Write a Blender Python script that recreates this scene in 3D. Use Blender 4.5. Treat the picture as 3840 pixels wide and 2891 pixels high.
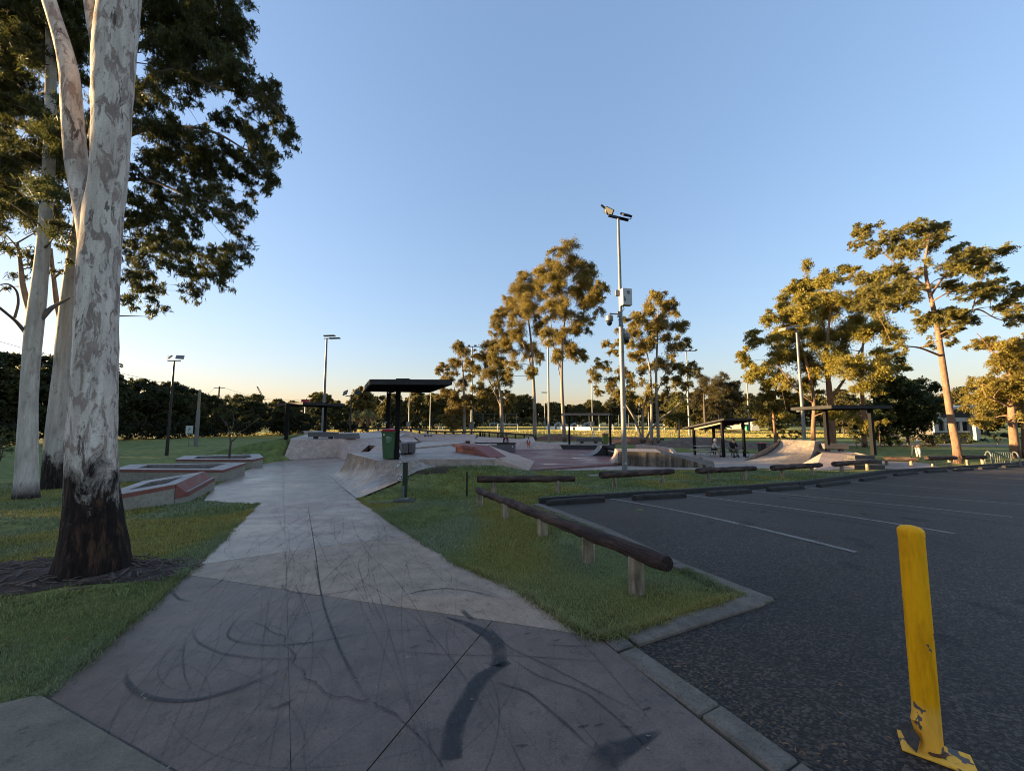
import bpy, bmesh, math, random
import numpy as np
from mathutils import Vector, Matrix

for _o in list(bpy.data.objects):
    bpy.data.objects.remove(_o, do_unlink=True)
scene = bpy.context.scene
COL = scene.collection
R = math.radians

# ------------------------------------------------------------------ camera
EYE = 1.6
PITCH = 5.19
cam_d = bpy.data.cameras.new('camera')
cam_d.sensor_width = 36.0
cam_d.lens = 13.51
cam_d.clip_start = 0.05
cam_d.clip_end = 3000
cam = bpy.data.objects.new('camera', cam_d)
COL.objects.link(cam)
cam.location = (0, 0, EYE)
cam.rotation_euler = (R(90 + PITCH), 0, 0)
scene.camera = cam

# ------------------------------------------------------------------ sky and sun
SUN_AZ = -86.0      # degrees from +Y, negative is left
SUN_EL = 6.0
w = bpy.data.worlds.new('World')
scene.world = w
w.use_nodes = True
nt = w.node_tree
bg = nt.nodes['Background']
sky = nt.nodes.new('ShaderNodeTexSky')
sky.sky_type = 'NISHITA'
sky.sun_disc = False
sky.sun_elevation = R(SUN_EL)
sky.sun_rotation = R(SUN_AZ)
sky.air_density = 1.4
sky.dust_density = 0.8
sky.ozone_density = 4.5
bg.inputs['Strength'].default_value = 0.15
grade = nt.nodes.new('ShaderNodeGamma')          # the whole sky, softened as a phone exposes it
grade.inputs['Gamma'].default_value = 0.62
nt.links.new(sky.outputs['Color'], grade.inputs['Color'])
tint = nt.nodes.new('ShaderNodeMix'); tint.data_type = 'RGBA'; tint.blend_type = 'MULTIPLY'
tint.inputs[0].default_value = 1.0; tint.inputs[7].default_value = (1.13, .97, 1.03, 1)     # white balance of the whole sky
nt.links.new(grade.outputs['Color'], tint.inputs[6])
nt.links.new(tint.outputs[2], bg.inputs['Color'])

sun_d = bpy.data.lights.new('sun', 'SUN')
sun_d.energy = 5.0
sun_d.angle = R(0.6)
sun_d.color = (1.0, 0.73, 0.37)
sun = bpy.data.objects.new('sun', sun_d)
COL.objects.link(sun)
_to = Vector((math.sin(R(SUN_AZ)) * math.cos(R(SUN_EL)), math.cos(R(SUN_AZ)) * math.cos(R(SUN_EL)), math.sin(R(SUN_EL))))
sun.rotation_euler = (-_to).to_track_quat('-Z', 'Y').to_euler()
sun.location = (-30, 0, 40)

scene.view_settings.view_transform = 'Standard'
scene.view_settings.look = 'None'
scene.view_settings.gamma = 1.0
scene.view_settings.exposure = 2.1
scene.render.engine = 'CYCLES'
scene.cycles.use_denoising = True
scene.cycles.filter_width = 1.0
scene.cycles.max_bounces = 6
scene.cycles.diffuse_bounces = 3
scene.cycles.transparent_max_bounces = 12
scene.cycles.caustics_reflective = False
scene.cycles.caustics_refractive = False

rng = np.random.default_rng(7)
random.seed(7)

# ------------------------------------------------------------------ terrain
_K = np.array([(-500, 0), (4, 0), (10.5, -.55), (16, -.8), (24, -1.0), (40, -1.12), (61, -1.3), (75, -1.6), (90, -1.7), (3000, -1.7)], float)
def _f(s):
    r = 0
    for k in (-1.6, -.8, 0, .8, 1.6):
        r = r + np.interp(s + k, _K[:, 0], _K[:, 1])
    return r / 5
def sstep(a, b, x):
    t = np.clip((x - a) / (b - a), 0, 1)
    return t * t * (3 - 2 * t)
def zbase(x, y):
    x = np.asarray(x, float); y = np.asarray(y, float)
    s = y - 2.2 * sstep(-1.5, 3, x) * (1 - sstep(14, 40, y))
    return _f(s)
MOUNDS = [
    ([(-4.2, 10.5, -.56), (-3.5, 11.6, -.3), (-3.05, 12.6, -.02), (-2.4, 13.15, .08), (-.6, 13.25, .06), (.15, 15.6, -.4), (.8, 18.2, -.8)], 2.6, 1),
    ([(-15.0, 24.8, -.98), (-15.3, 26.4, .26), (-16.6, 28.2, .3), (-20, 37, .3), (-19, 44, .0)], 7.0, -1),
]
def zt(x, y):
    x = np.asarray(x, float); y = np.asarray(y, float)
    z = zbase(x, y)
    for pts, rad, side in MOUNDS:
        bd = np.full(z.shape, 1e9); bz = np.zeros(z.shape); sg = np.zeros(z.shape)
        for (x0, y0, z0), (x1, y1, z1) in zip(pts[:-1], pts[1:]):
            dx, dy = x1 - x0, y1 - y0
            t = np.clip(((x - x0) * dx + (y - y0) * dy) / (dx * dx + dy * dy), 0, 1)
            d = np.hypot(x - (x0 + t * dx), y - (y0 + t * dy))
            m = d < bd
            bd = np.where(m, d, bd); bz = np.where(m, z0 + t * (z1 - z0), bz); sg = np.where(m, (dx * (y - y0) - dy * (x - x0)) * side, sg)
        wgt = 1 - sstep(0, np.where(sg > 0, .3, rad), bd)      # the covered side drops away at once
        z = np.where(bz > z, z + (bz - z) * wgt, z)
    return z

# measurements were taken on enlarged pieces of the photograph: name -> (x0, y0, scale)
CR = {'D': (0, 0, 1.7360), 'S': (0, 0, 1), '1': (0, 0, .5425), '2': (0, 900, .5425), '3': (0, 1600, .4521), '4': (900, 1200, .4204), '5': (1500, 1350, .36166),
      '6': (2200, 1300, .36166), '7': (2900, 1300, .42495), '8': (1200, 1750, .5425), '9': (1400, 2100, .7233),
      'E1': (1480, 1580, .18083), 'E2': (1840, 1580, .18083), 'E3': (2100, 1520, .18083), 'E4': (2480, 1560, .18083),
      'E5': (2780, 1580, .23508), 'E6': (3260, 1480, .26221), 'E7': (1000, 1480, .22604), 'E8': (1280, 1380, .25229)}
_cp, _sp = math.cos(R(PITCH)), math.sin(R(PITCH))
def ray(c, x, y):
    x0, y0, s = CR[c]
    u, v = x0 + x * s, y0 + y * s
    a, b = (u - 1920) / 1441.0, (1445.5 - v) / 1441.0
    return np.array([a, _cp - b * _sp, _sp + b * _cp])
def hit(c, x, y, dz=0.0, base=False):
    """the ground point seen there"""
    d = ray(c, x, y)
    f = zbase if base else zt
    lo, hi = .3, None
    for t in np.arange(.5, 260, .25):
        p = d * t
        if EYE + p[2] < float(f(p[0], p[1])) + dz:
            hi = t; break
        lo = t
    if hi is None: hi = 260
    for _ in range(30):
        m = (lo + hi) / 2; p = d * m
        if EYE + p[2] < float(f(p[0], p[1])) + dz: hi = m
        else: lo = m
    p = d * hi
    return Vector((p[0], p[1], EYE + p[2]))
def atz(c, x, y, z):
    d = ray(c, x, y); t = (z - EYE) / d[2]
    return Vector((d[0] * t, d[1] * t, z))
def aty(c, x, y, Y):
    d = ray(c, x, y); t = Y / d[1]
    return Vector((d[0] * t, Y, EYE + d[2] * t))

# ------------------------------------------------------------------ object helpers
WL = {}
def tag(o, label=None, cat=None, group=None, kind=None):
    if label: o['label'] = label
    if cat: o['category'] = cat
    if group: o['group'] = group
    if kind: o['kind'] = kind
    return o
def thing(name, label, cat, loc=(0, 0, 0), group=None):
    o = bpy.data.objects.new(name, None)
    o.empty_display_size = .2
    COL.objects.link(o)
    o.location = loc
    WL[o] = Vector(loc)
    return tag(o, label, cat, group)
def link_mesh(name, me, m, parent=None, smooth=False):
    o = bpy.data.objects.new(name, me)
    COL.objects.link(o)
    if m: me.materials.append(m)
    if smooth: me.polygons.foreach_set('use_smooth', [True] * len(me.polygons))
    if parent is not None:
        o.parent = parent; WL[o] = WL.get(parent, Vector((0, 0, 0)))
    else:
        WL[o] = Vector((0, 0, 0))
    return o
def copy_tree(o, parent=None):
    c = o.copy(); COL.objects.link(c); c.parent = parent
    for ch in o.children: copy_tree(ch, c)
    return c

class MB:
    def __init__(s): s.v = []; s.f = []
    def add(s, vs, fs):
        n = len(s.v); s.v += [tuple(p) for p in vs]; s.f += [tuple(i + n for i in f) for f in fs]; return s
    def hexa(s, p):            # bottom 4 (ccw from above) then top 4
        return s.add(p, [(3, 2, 1, 0), (4, 5, 6, 7), (0, 1, 5, 4), (1, 2, 6, 5), (2, 3, 7, 6), (3, 0, 4, 7)])
    def box(s, c, sz, rz=0, rx=0, ry=0):
        M = Matrix.Rotation(rz, 3, 'Z') @ Matrix.Rotation(ry, 3, 'Y') @ Matrix.Rotation(rx, 3, 'X')
        c = Vector(c); hx, hy, hz = sz[0] / 2, sz[1] / 2, sz[2] / 2
        return s.hexa([c + M @ Vector((a * hx, b * hy, k * hz)) for k in (-1, 1) for a, b in ((-1, -1), (1, -1), (1, 1), (-1, 1))])
    def beam(s, a, b, wd, ht, up=(0, 0, 1)):
        a = Vector(a); b = Vector(b); d = (b - a).normalized(); u = Vector(up)
        sx = d.cross(u).normalized() * wd / 2; uz = sx.cross(d).normalized() * ht / 2
        return s.hexa([a - sx - uz, a + sx - uz, b + sx - uz, b - sx - uz, a - sx + uz, a + sx + uz, b + sx + uz, b - sx + uz])
    def prism(s, poly, z0, z1):
        n = len(poly)
        z0 = z0 if hasattr(z0, '__len__') else [z0] * n
        z1 = z1 if hasattr(z1, '__len__') else [z1] * n
        vs = [(p[0], p[1], z) for p, z in zip(poly, z0)] + [(p[0], p[1], z) for p, z in zip(poly, z1)]
        return s.add(vs, [tuple(range(n - 1, -1, -1)), tuple(range(n, 2 * n))] + [(i, (i + 1) % n, n + (i + 1) % n, n + i) for i in range(n)])
    def tube(s, pts, rad, n=8, caps=True):
        pts = [Vector(p) for p in pts]
        rad = rad if hasattr(rad, '__len__') else [rad] * len(pts)
        vs = []; ref = None
        for i, p in enumerate(pts):
            d = (pts[min(i + 1, len(pts) - 1)] - pts[max(i - 1, 0)])
            d = d.normalized() if d.length > 1e-9 else Vector((0, 0, 1))
            if ref is None:
                ref = Vector((1, 0, 0)) if abs(d.x) < .9 else Vector((0, 1, 0))
            a = (ref - d * ref.dot(d)).normalized(); b = d.cross(a); ref = a
            for k in range(n):
                t = 2 * math.pi * k / n
                vs.append(p + (a * math.cos(t) + b * math.sin(t)) * rad[i])
        fs = [(i * n + k, i * n + (k + 1) % n, (i + 1) * n + (k + 1) % n, (i + 1) * n + k) for i in range(len(pts) - 1) for k in range(n)]
        if caps:
            fs += [tuple(range(n - 1, -1, -1)), tuple(range((len(pts) - 1) * n, len(pts) * n))]
        return s.add(vs, fs)
    def loft(s, rows, closed=False):
        n = len(rows[0]); vs = [p for r in rows for p in r]
        fs = [(i * n + k, i * n + k + 1, (i + 1) * n + k + 1, (i + 1) * n + k) for i in range(len(rows) - 1) for k in range(n - 1)]
        return s.add(vs, fs)
    def lathe(s, c, prof, n=16):
        vs = []
        for r, z in prof:
            for k in range(n):
                t = 2 * math.pi * k / n
                vs.append((c[0] + r * math.cos(t), c[1] + r * math.sin(t), c[2] + z))
        m = len(prof)
        fs = [(i * n + k, i * n + (k + 1) % n, (i + 1) * n + (k + 1) % n, (i + 1) * n + k) for i in range(m - 1) for k in range(n)]
        fs += [tuple(range(n - 1, -1, -1)), tuple(range((m - 1) * n, m * n))]
        return s.add(vs, fs)
    def ball(s, c, r, n=10, m=7):
        r = r if hasattr(r, '__len__') else (r, r, r)
        vs = []
        for i in range(m + 1):
            ph = math.pi * i / m
            for k in range(n):
                t = 2 * math.pi * k / n
                vs.append((c[0] + r[0] * math.sin(ph) * math.cos(t), c[1] + r[1] * math.sin(ph) * math.sin(t), c[2] + r[2] * math.cos(ph)))
        return s.add(vs, [(i * n + k, (i + 1) * n + k, (i + 1) * n + (k + 1) % n, i * n + (k + 1) % n) for i in range(m) for k in range(n)])
    def build(s, name, m, parent=None, smooth=False, bevel=0, local=False, seg=1):
        me = bpy.data.meshes.new(name)
        off = Vector((0, 0, 0)) if (local or parent is None) else WL[parent]
        me.from_pydata([(p[0] - off.x, p[1] - off.y, p[2] - off.z) for p in s.v], [], s.f)
        bm = bmesh.new(); bm.from_mesh(me)
        bmesh.ops.remove_doubles(bm, verts=bm.verts, dist=1e-5)
        bmesh.ops.recalc_face_normals(bm, faces=bm.faces)
        if bevel:
            try: bmesh.ops.bevel(bm, geom=[e for e in bm.edges if len(e.link_faces) == 2 and e.calc_face_angle(0) > .5], offset=bevel, segments=seg, affect='EDGES', clamp_overlap=True)
            except Exception: pass
        bm.to_mesh(me); bm.free()
        o = link_mesh(name, me, m, parent)
        if smooth:
            for p in me.polygons: p.use_smooth = True
            try: me.set_sharp_from_angle(angle=R(40))
            except Exception: pass
        return o
# ------------------------------------------------------------------ materials
MATS = {}
def _nodes(name):
    m = bpy.data.materials.new(name); m.use_nodes = True
    t = m.node_tree
    return m, t, t.nodes['Principled BSDF']
def N(t, typ, **kw):
    n = t.nodes.new(typ)
    for k, v in kw.items(): setattr(n, k, v)
    return n
def setin(n, **kw):
    for k, v in kw.items(): n.inputs[k.replace('_', ' ')].default_value = v
    return n
def ramp(t, stops, interp='LINEAR'):
    r = t.nodes.new('ShaderNodeValToRGB'); r.color_ramp.interpolation = interp
    e = r.color_ramp.elements
    while len(e) < len(stops): e.new(.5)
    for k, (p, c) in enumerate(stops):
        e[k].position = p; e[k].color = (*c, 1) if len(c) == 3 else c
    return r
def coords(t, scale=(1, 1, 1), kind='Object'):
    tc = t.nodes.new('ShaderNodeTexCoord'); mp = t.nodes.new('ShaderNodeMapping')
    mp.inputs['Scale'].default_value = scale
    t.links.new(tc.outputs[kind], mp.inputs['Vector'])
    return mp.outputs['Vector']
def noise(t, vec, scale, detail=4, rough=.55, dist=0.0):
    n = t.nodes.new('ShaderNodeTexNoise')
    n.inputs['Scale'].default_value = scale; n.inputs['Detail'].default_value = detail
    n.inputs['Roughness'].default_value = rough; n.inputs['Distortion'].default_value = dist
    t.links.new(vec, n.inputs['Vector'])
    return n.outputs['Fac']
def mixc(t, fac, a, b, blend='MIX'):
    m = t.nodes.new('ShaderNodeMix'); m.data_type = 'RGBA'; m.blend_type = blend
    for sock, v in ((m.inputs[0], fac), (m.inputs[6], a), (m.inputs[7], b)):
        if isinstance(v, (int, float)): sock.default_value = v
        elif isinstance(v, tuple): sock.default_value = (*v, 1) if len(v) == 3 else v
        else: t.links.new(v, sock)
    return m.outputs[2]
def bump(t, bs, h, strength=.3, dist=.02):
    b = t.nodes.new('ShaderNodeBump'); b.inputs['Strength'].default_value = strength; b.inputs['Distance'].default_value = dist
    t.links.new(h, b.inputs['Height']); t.links.new(b.outputs['Normal'], bs.inputs['Normal'])
def math_(t, op, a, b=None):
    m = t.nodes.new('ShaderNodeMath'); m.operation = op
    for i, v in enumerate((a, b)):
        if v is None: continue
        if isinstance(v, (int, float)): m.inputs[i].default_value = v
        else: t.links.new(v, m.inputs[i])
    return m.outputs[0]

def plain(name, col, rough=.6, metal=0, var=.25, scale=6, bmp=.15, spec=.5, coat=0):
    if name in MATS: return MATS[name]
    m, t, b = _nodes(name)
    v = coords(t)
    n1 = noise(t, v, scale, 5)
    lo = tuple(c * (1 - var) for c in col); hi = tuple(min(1, c * (1 + var)) for c in col)
    r = ramp(t, [(.3, lo), (.7, hi)])
    t.links.new(n1, r.inputs[0]); t.links.new(r.outputs[0], b.inputs['Base Color'])
    b.inputs['Roughness'].default_value = rough; b.inputs['Metallic'].default_value = metal
    b.inputs['Specular IOR Level'].default_value = spec
    if coat: b.inputs['Coat Weight'].default_value = coat
    if bmp: bump(t, b, noise(t, v, scale * 8, 3), bmp, .01)
    MATS[name] = m
    return m

def concrete(name, col, dark=.6, stain=.5, scale=.7, rough=(.55, .85), wet=0.0, streak=0.0, warm=None):
    m, t, b = _nodes(name)
    v = coords(t)
    big = noise(t, v, scale, 6, .6, .4)
    med = noise(t, v, scale * 7, 5, .65)
    fine = noise(t, v, 90, 3, .6)
    lo = tuple(c * dark for c in col)
    r = ramp(t, [(.28, lo), (.55, col), (.8, tuple(min(1, c * 1.16) for c in col))])
    t.links.new(big, r.inputs[0])
    c1 = r.outputs[0]
    r2 = ramp(t, [(.35, (1 - stain * .55,) * 3), (.62, (1.05,) * 3)])
    t.links.new(med, r2.inputs[0])
    c1 = mixc(t, 1.0, c1, r2.outputs[0], 'MULTIPLY')
    r3 = ramp(t, [(.3, (.72,) * 3), (.7, (1.2,) * 3)])
    t.links.new(fine, r3.inputs[0])
    c1 = mixc(t, 1.0, c1, r3.outputs[0], 'MULTIPLY')
    sp_n = noise(t, v, scale * 22, 6, .75)
    r4 = ramp(t, [(.36, (.55,) * 3), (.44, (1,) * 3), (.62, (1,) * 3), (.7, (1.18,) * 3)]); t.links.new(sp_n, r4.inputs[0])
    c1 = mixc(t, .8, c1, r4.outputs[0], 'MULTIPLY')
    if warm:
        w = ramp(t, [(.5, (0, 0, 0)), (.66, (1, 1, 1))]); t.links.new(noise(t, v, scale * 1.7, 4), w.inputs[0])
        c1 = mixc(t, math_(t, 'MULTIPLY', w.outputs[0], .6), c1, warm)
    if streak:
        vs = coords(t, (3, 3, .25))
        s = ramp(t, [(.42, (.16, .14, .12)), (.6, (1, 1, 1))]); t.links.new(noise(t, vs, 1.6, 5, .6), s.inputs[0])
        c1 = mixc(t, streak, c1, s.outputs[0], 'MULTIPLY')
    t.links.new(c1, b.inputs['Base Color'])
    rr = ramp(t, [(.35, (rough[0],) * 3), (.65, (rough[1],) * 3)]); t.links.new(big, rr.inputs[0])
    ro = rr.outputs[0]
    if wet:
        vw = coords(t, (.32, 1.1, 1))
        ww = ramp(t, [(.56, (0, 0, 0)), (.66, (1, 1, 1))]); t.links.new(noise(t, vw, 1.1, 4, .55), ww.inputs[0])
        ro = mixc(t, math_(t, 'MULTIPLY', ww.outputs[0], wet), ro, (.12, .12, .12))
    t.links.new(ro, b.inputs['Roughness'])
    bump(t, b, math_(t, 'ADD', fine, math_(t, 'MULTIPLY', med, 1.5)), .22, .006)
    MATS[name] = m
    return m

# concretes of the park
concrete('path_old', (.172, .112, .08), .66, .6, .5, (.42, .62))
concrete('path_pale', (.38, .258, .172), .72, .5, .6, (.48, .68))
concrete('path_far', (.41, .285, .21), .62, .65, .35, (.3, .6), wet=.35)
concrete('footpath', (.19, .15, .10), .75, .4, .9, (.7, .9))
concrete('kerb_concrete', (.18, .14, .105), .62, .6, 1.3, (.75, .95))
concrete('kerb_dirty', (.055, .046, .036), .55, .7, 1.6, (.8, .95))
concrete('skate_grey', (.44, .335, .27), .7, .55, .6, (.45, .75), wet=.3)
concrete('skate_pink', (.52, .365, .285), .75, .45, .6, (.55, .8))
concrete('skate_ramp', (.50, .38, .285), .6, .7, .9, (.28, .55), streak=.35, warm=(.33, .26, .2))
concrete('skate_red', (.22, .092, .082), .7, .5, .5, (.4, .7), wet=.75)
concrete('skate_stained', (.27, .20, .14), .6, .6, .8, (.7, .9), streak=.85)
concrete('ledge_side', (.34, .30, .235), .75, .45, 1.2, (.7, .9))
concrete('ledge_red', (.27, .085, .066), .7, .5, 2, (.5, .75))
concrete('ledge_orange', (.36, .12, .07), .75, .45, 2, (.6, .8))
concrete('ledge_top', (.27, .22, .195), .7, .5, 1.4, (.35, .6))
concrete('block_grey', (.15, .13, .125), .75, .45, 2.5, (.55, .75))
plain('shelter_steel', (.010, .009, .009), .75, .0, .2, 8, .05, .15)
plain('shelter_fascia', (.038, .034, .032), .75, .0, .25, 5, .05, .2)
plain('black_steel', (.006, .0055, .0055), .45, .0, .3, 8, .03)
plain('galvanised', (.20, .19, .18), .5, .3, .18, 9, .05)
plain('galvanised_dull', (.18, .175, .165), .5, .3, .2, 5, .05)
plain('white_paint', (.5, .48, .44), .5, 0, .08, 5, .03)
plain('line_paint', (.21, .18, .15), .75, 0, .35, 14, .05)
plain('box_white', (.46, .44, .40), .4, 0, .06, 5, .02)
plain('camera_grey', (.2, .19, .18), .4, .2, .08, 5, 0)
plain('dark_glass', (.01, .011, .013), .08, 0, .1, 5, 0)
plain('bin_green', (.04, .10, .036), .5, 0, .12, 5, .04)
plain('bin_lime', (.13, .17, .03), .5, 0, .15, 5, .04)
plain('bin_black', (.012, .011, .011), .5, 0, .15, 5, .04)
plain('lid_red', (.42, .02, .035), .4, 0, .1, 5, .03)
plain('lid_orange', (.45, .10, .05), .45, 0, .1, 5, .03)
plain('rubber', (.006, .006, .006), .7, 0, .2, 8, .05)
plain('print_white', (.5, .55, .52), .6, 0, .1, 30, 0)
plain('tap_green', (.01, .022, .012), .4, 0, .2, 8, .05)
plain('chrome', (.6, .62, .64), .22, .9, .08, 8, 0)
plain('timber_rail', (.05, .035, .024), .85, 0, .4, 6, .5)
plain('limb_shaded', (.14, .105, .08), .85, 0, .3, 6, .3)  # limbs of the pale gums, their backlit shade put into the colour
plain('dirt', (.16, .085, .05), .95, 0, .3, 3, .6)
plain('dirt_dark', (.13, .095, .07), .95, 0, .35, 2, .6)
plain('mulch', (.05, .028, .02), .95, 0, .5, 9, .9)
plain('goal_white', (.75, .75, .72), .5, 0, .05, 5, 0)
plain('fence_dark', (.03, .045, .05), .6, .2, .2, 5, 0)
plain('fence_grey', (.17, .18, .17), .6, .2, .2, 5, 0)
plain('board_white', (.72, .70, .66), .6, 0, .12, 2, .05)
plain('brick_red', (.16, .05, .035), .8, 0, .3, 8, .2)
plain('house_white', (.40, .37, .33), .6, 0, .08, 3, .03)
plain('house_wall', (.10, .085, .07), .7, 0, .15, 3, .05)
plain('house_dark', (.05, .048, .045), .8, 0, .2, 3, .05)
plain('roof_metal', (.32, .29, .25), .45, .2, .1, 4, .05)
plain('navy', (.03, .04, .06), .6, 0, .1, 4, 0)
plain('graffiti', (.015, .012, .014), .7, 0, .2, 20, 0)
plain('skin', (.42, .25, .18), .55, 0, .08, 12, 0)
plain('cloth_maroon', (.12, .012, .02), .9, 0, .2, 20, .1)
plain('cloth_white', (.62, .62, .62), .9, 0, .1, 20, .1)
plain('cloth_navy', (.02, .026, .05), .9, 0, .2, 20, .1)
plain('cloth_orange', (.72, .11, .04), .9, 0, .1, 20, .1)
plain('cloth_beige', (.48, .40, .33), .9, 0, .12, 20, .1)
plain('cloth_black', (.012, .012, .014), .9, 0, .2, 20, .1)
plain('cloth_tan', (.40, .26, .17), .9, 0, .12, 20, .1)
plain('cloth_cream', (.58, .53, .44), .9, 0, .1, 20, .1)
plain('cloth_khaki', (.16, .13, .09), .9, 0, .12, 20, .1)
plain('hair_dark', (.012, .009, .008), .6, 0, .2, 20, .1)
plain('helmet_white', (.7, .7, .68), .35, 0, .05, 5, 0)
plain('leaf_litter', (.2, .10, .04), .8, 0, .5, 30, 0)
plain('leaf_pale', (.26, .22, .14), .8, 0, .4, 30, 0)

def asphalt():
    m, t, b = _nodes('asphalt')
    v = coords(t)
    vo = t.nodes.new('ShaderNodeTexVoronoi'); vo.inputs['Scale'].default_value = 75
    t.links.new(v, vo.inputs['Vector'])
    rg = ramp(t, [(.0, (.010, .0068, .005)), (.55, (.024, .016, .0118)), (1, (.10, .072, .052))])
    sep = t.nodes.new('ShaderNodeSeparateColor'); t.links.new(vo.outputs['Color'], sep.inputs[0])
    t.links.new(sep.outputs[0], rg.inputs[0])
    big = noise(t, v, .45, 8, .68)
    rb = ramp(t, [(.3, (.6,) * 3), (.5, (1,) * 3), (.72, (1.35,) * 3)]); t.links.new(big, rb.inputs[0])
    c = mixc(t, 1, rg.outputs[0], rb.outputs[0], 'MULTIPLY')
    t.links.new(c, b.inputs['Base Color'])
    b.inputs['Roughness'].default_value = .62; b.inputs['Specular IOR Level'].default_value = .3
    bump(t, b, math_(t, 'SUBTRACT', 1.0, vo.outputs['Distance']), .55, .008)
    MATS['asphalt'] = m
asphalt()

def ground_grass():
    m, t, b = _nodes('grass_ground')
    v = coords(t)
    n1 = noise(t, v, .22, 6, .6); n2 = noise(t, v, 2.2, 5, .65); n3 = noise(t, v, 35, 4, .7)
    r1 = ramp(t, [(.32, (.13, .165, .045)), (.5, (.18, .20, .055)), (.66, (.24, .215, .06))])
    t.links.new(n1, r1.inputs[0])
    r2 = ramp(t, [(.35, (.6,) * 3), (.65, (1.25,) * 3)]); t.links.new(n2, r2.inputs[0])
    r3 = ramp(t, [(.3, (.55,) * 3), (.7, (1.35,) * 3)]); t.links.new(n3, r3.inputs[0])
    c = mixc(t, 1, mixc(t, 1, r1.outputs[0], r2.outputs[0], 'MULTIPLY'), r3.outputs[0], 'MULTIPLY')
    t.links.new(c, b.inputs['Base Color']); b.inputs['Roughness'].default_value = .95
    b.inputs['Specular IOR Level'].default_value = .2
    bump(t, b, n3, .8, .04)
    MATS['grass_ground'] = m
ground_grass()

def field():
    m, t, b = _nodes('field_grass')
    v = coords(t)
    n1 = noise(t, v, .05, 5, .6); n2 = noise(t, coords(t, (.2, 1.6, 1)), .5, 4, .6)
    r1 = ramp(t, [(.35, (.18, .18, .055)), (.6, (.28, .22, .075))]); t.links.new(n1, r1.inputs[0])
    r2 = ramp(t, [(.35, (.75,) * 3), (.65, (1.15,) * 3)]); t.links.new(n2, r2.inputs[0])
    t.links.new(mixc(t, 1, r1.outputs[0], r2.outputs[0], 'MULTIPLY'), b.inputs['Base Color'])
    b.inputs['Roughness'].default_value = .95
    bump(t, b, noise(t, v, 6, 5, .7), 1.0, .25)
    MATS['field_grass'] = m
field()

def blade_mat(name):
    m, t, b = _nodes(name)
    a = t.nodes.new('ShaderNodeAttribute'); a.attribute_name = 'Col'
    t.links.new(a.outputs['Color'], b.inputs['Base Color'])
    b.inputs['Roughness'].default_value = .55; b.inputs['Specular IOR Level'].default_value = .3
    tr = t.nodes.new('ShaderNodeBsdfTranslucent'); t.links.new(a.outputs['Color'], tr.inputs['Color'])
    mx = t.nodes.new('ShaderNodeMixShader'); mx.inputs[0].default_value = .42
    out = t.nodes['Material Output']
    t.links.new(b.outputs[0], mx.inputs[1]); t.links.new(tr.outputs[0], mx.inputs[2]); t.links.new(mx.outputs[0], out.inputs['Surface'])
    MATS[name] = m
    return m
blade_mat('leafy')

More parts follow.
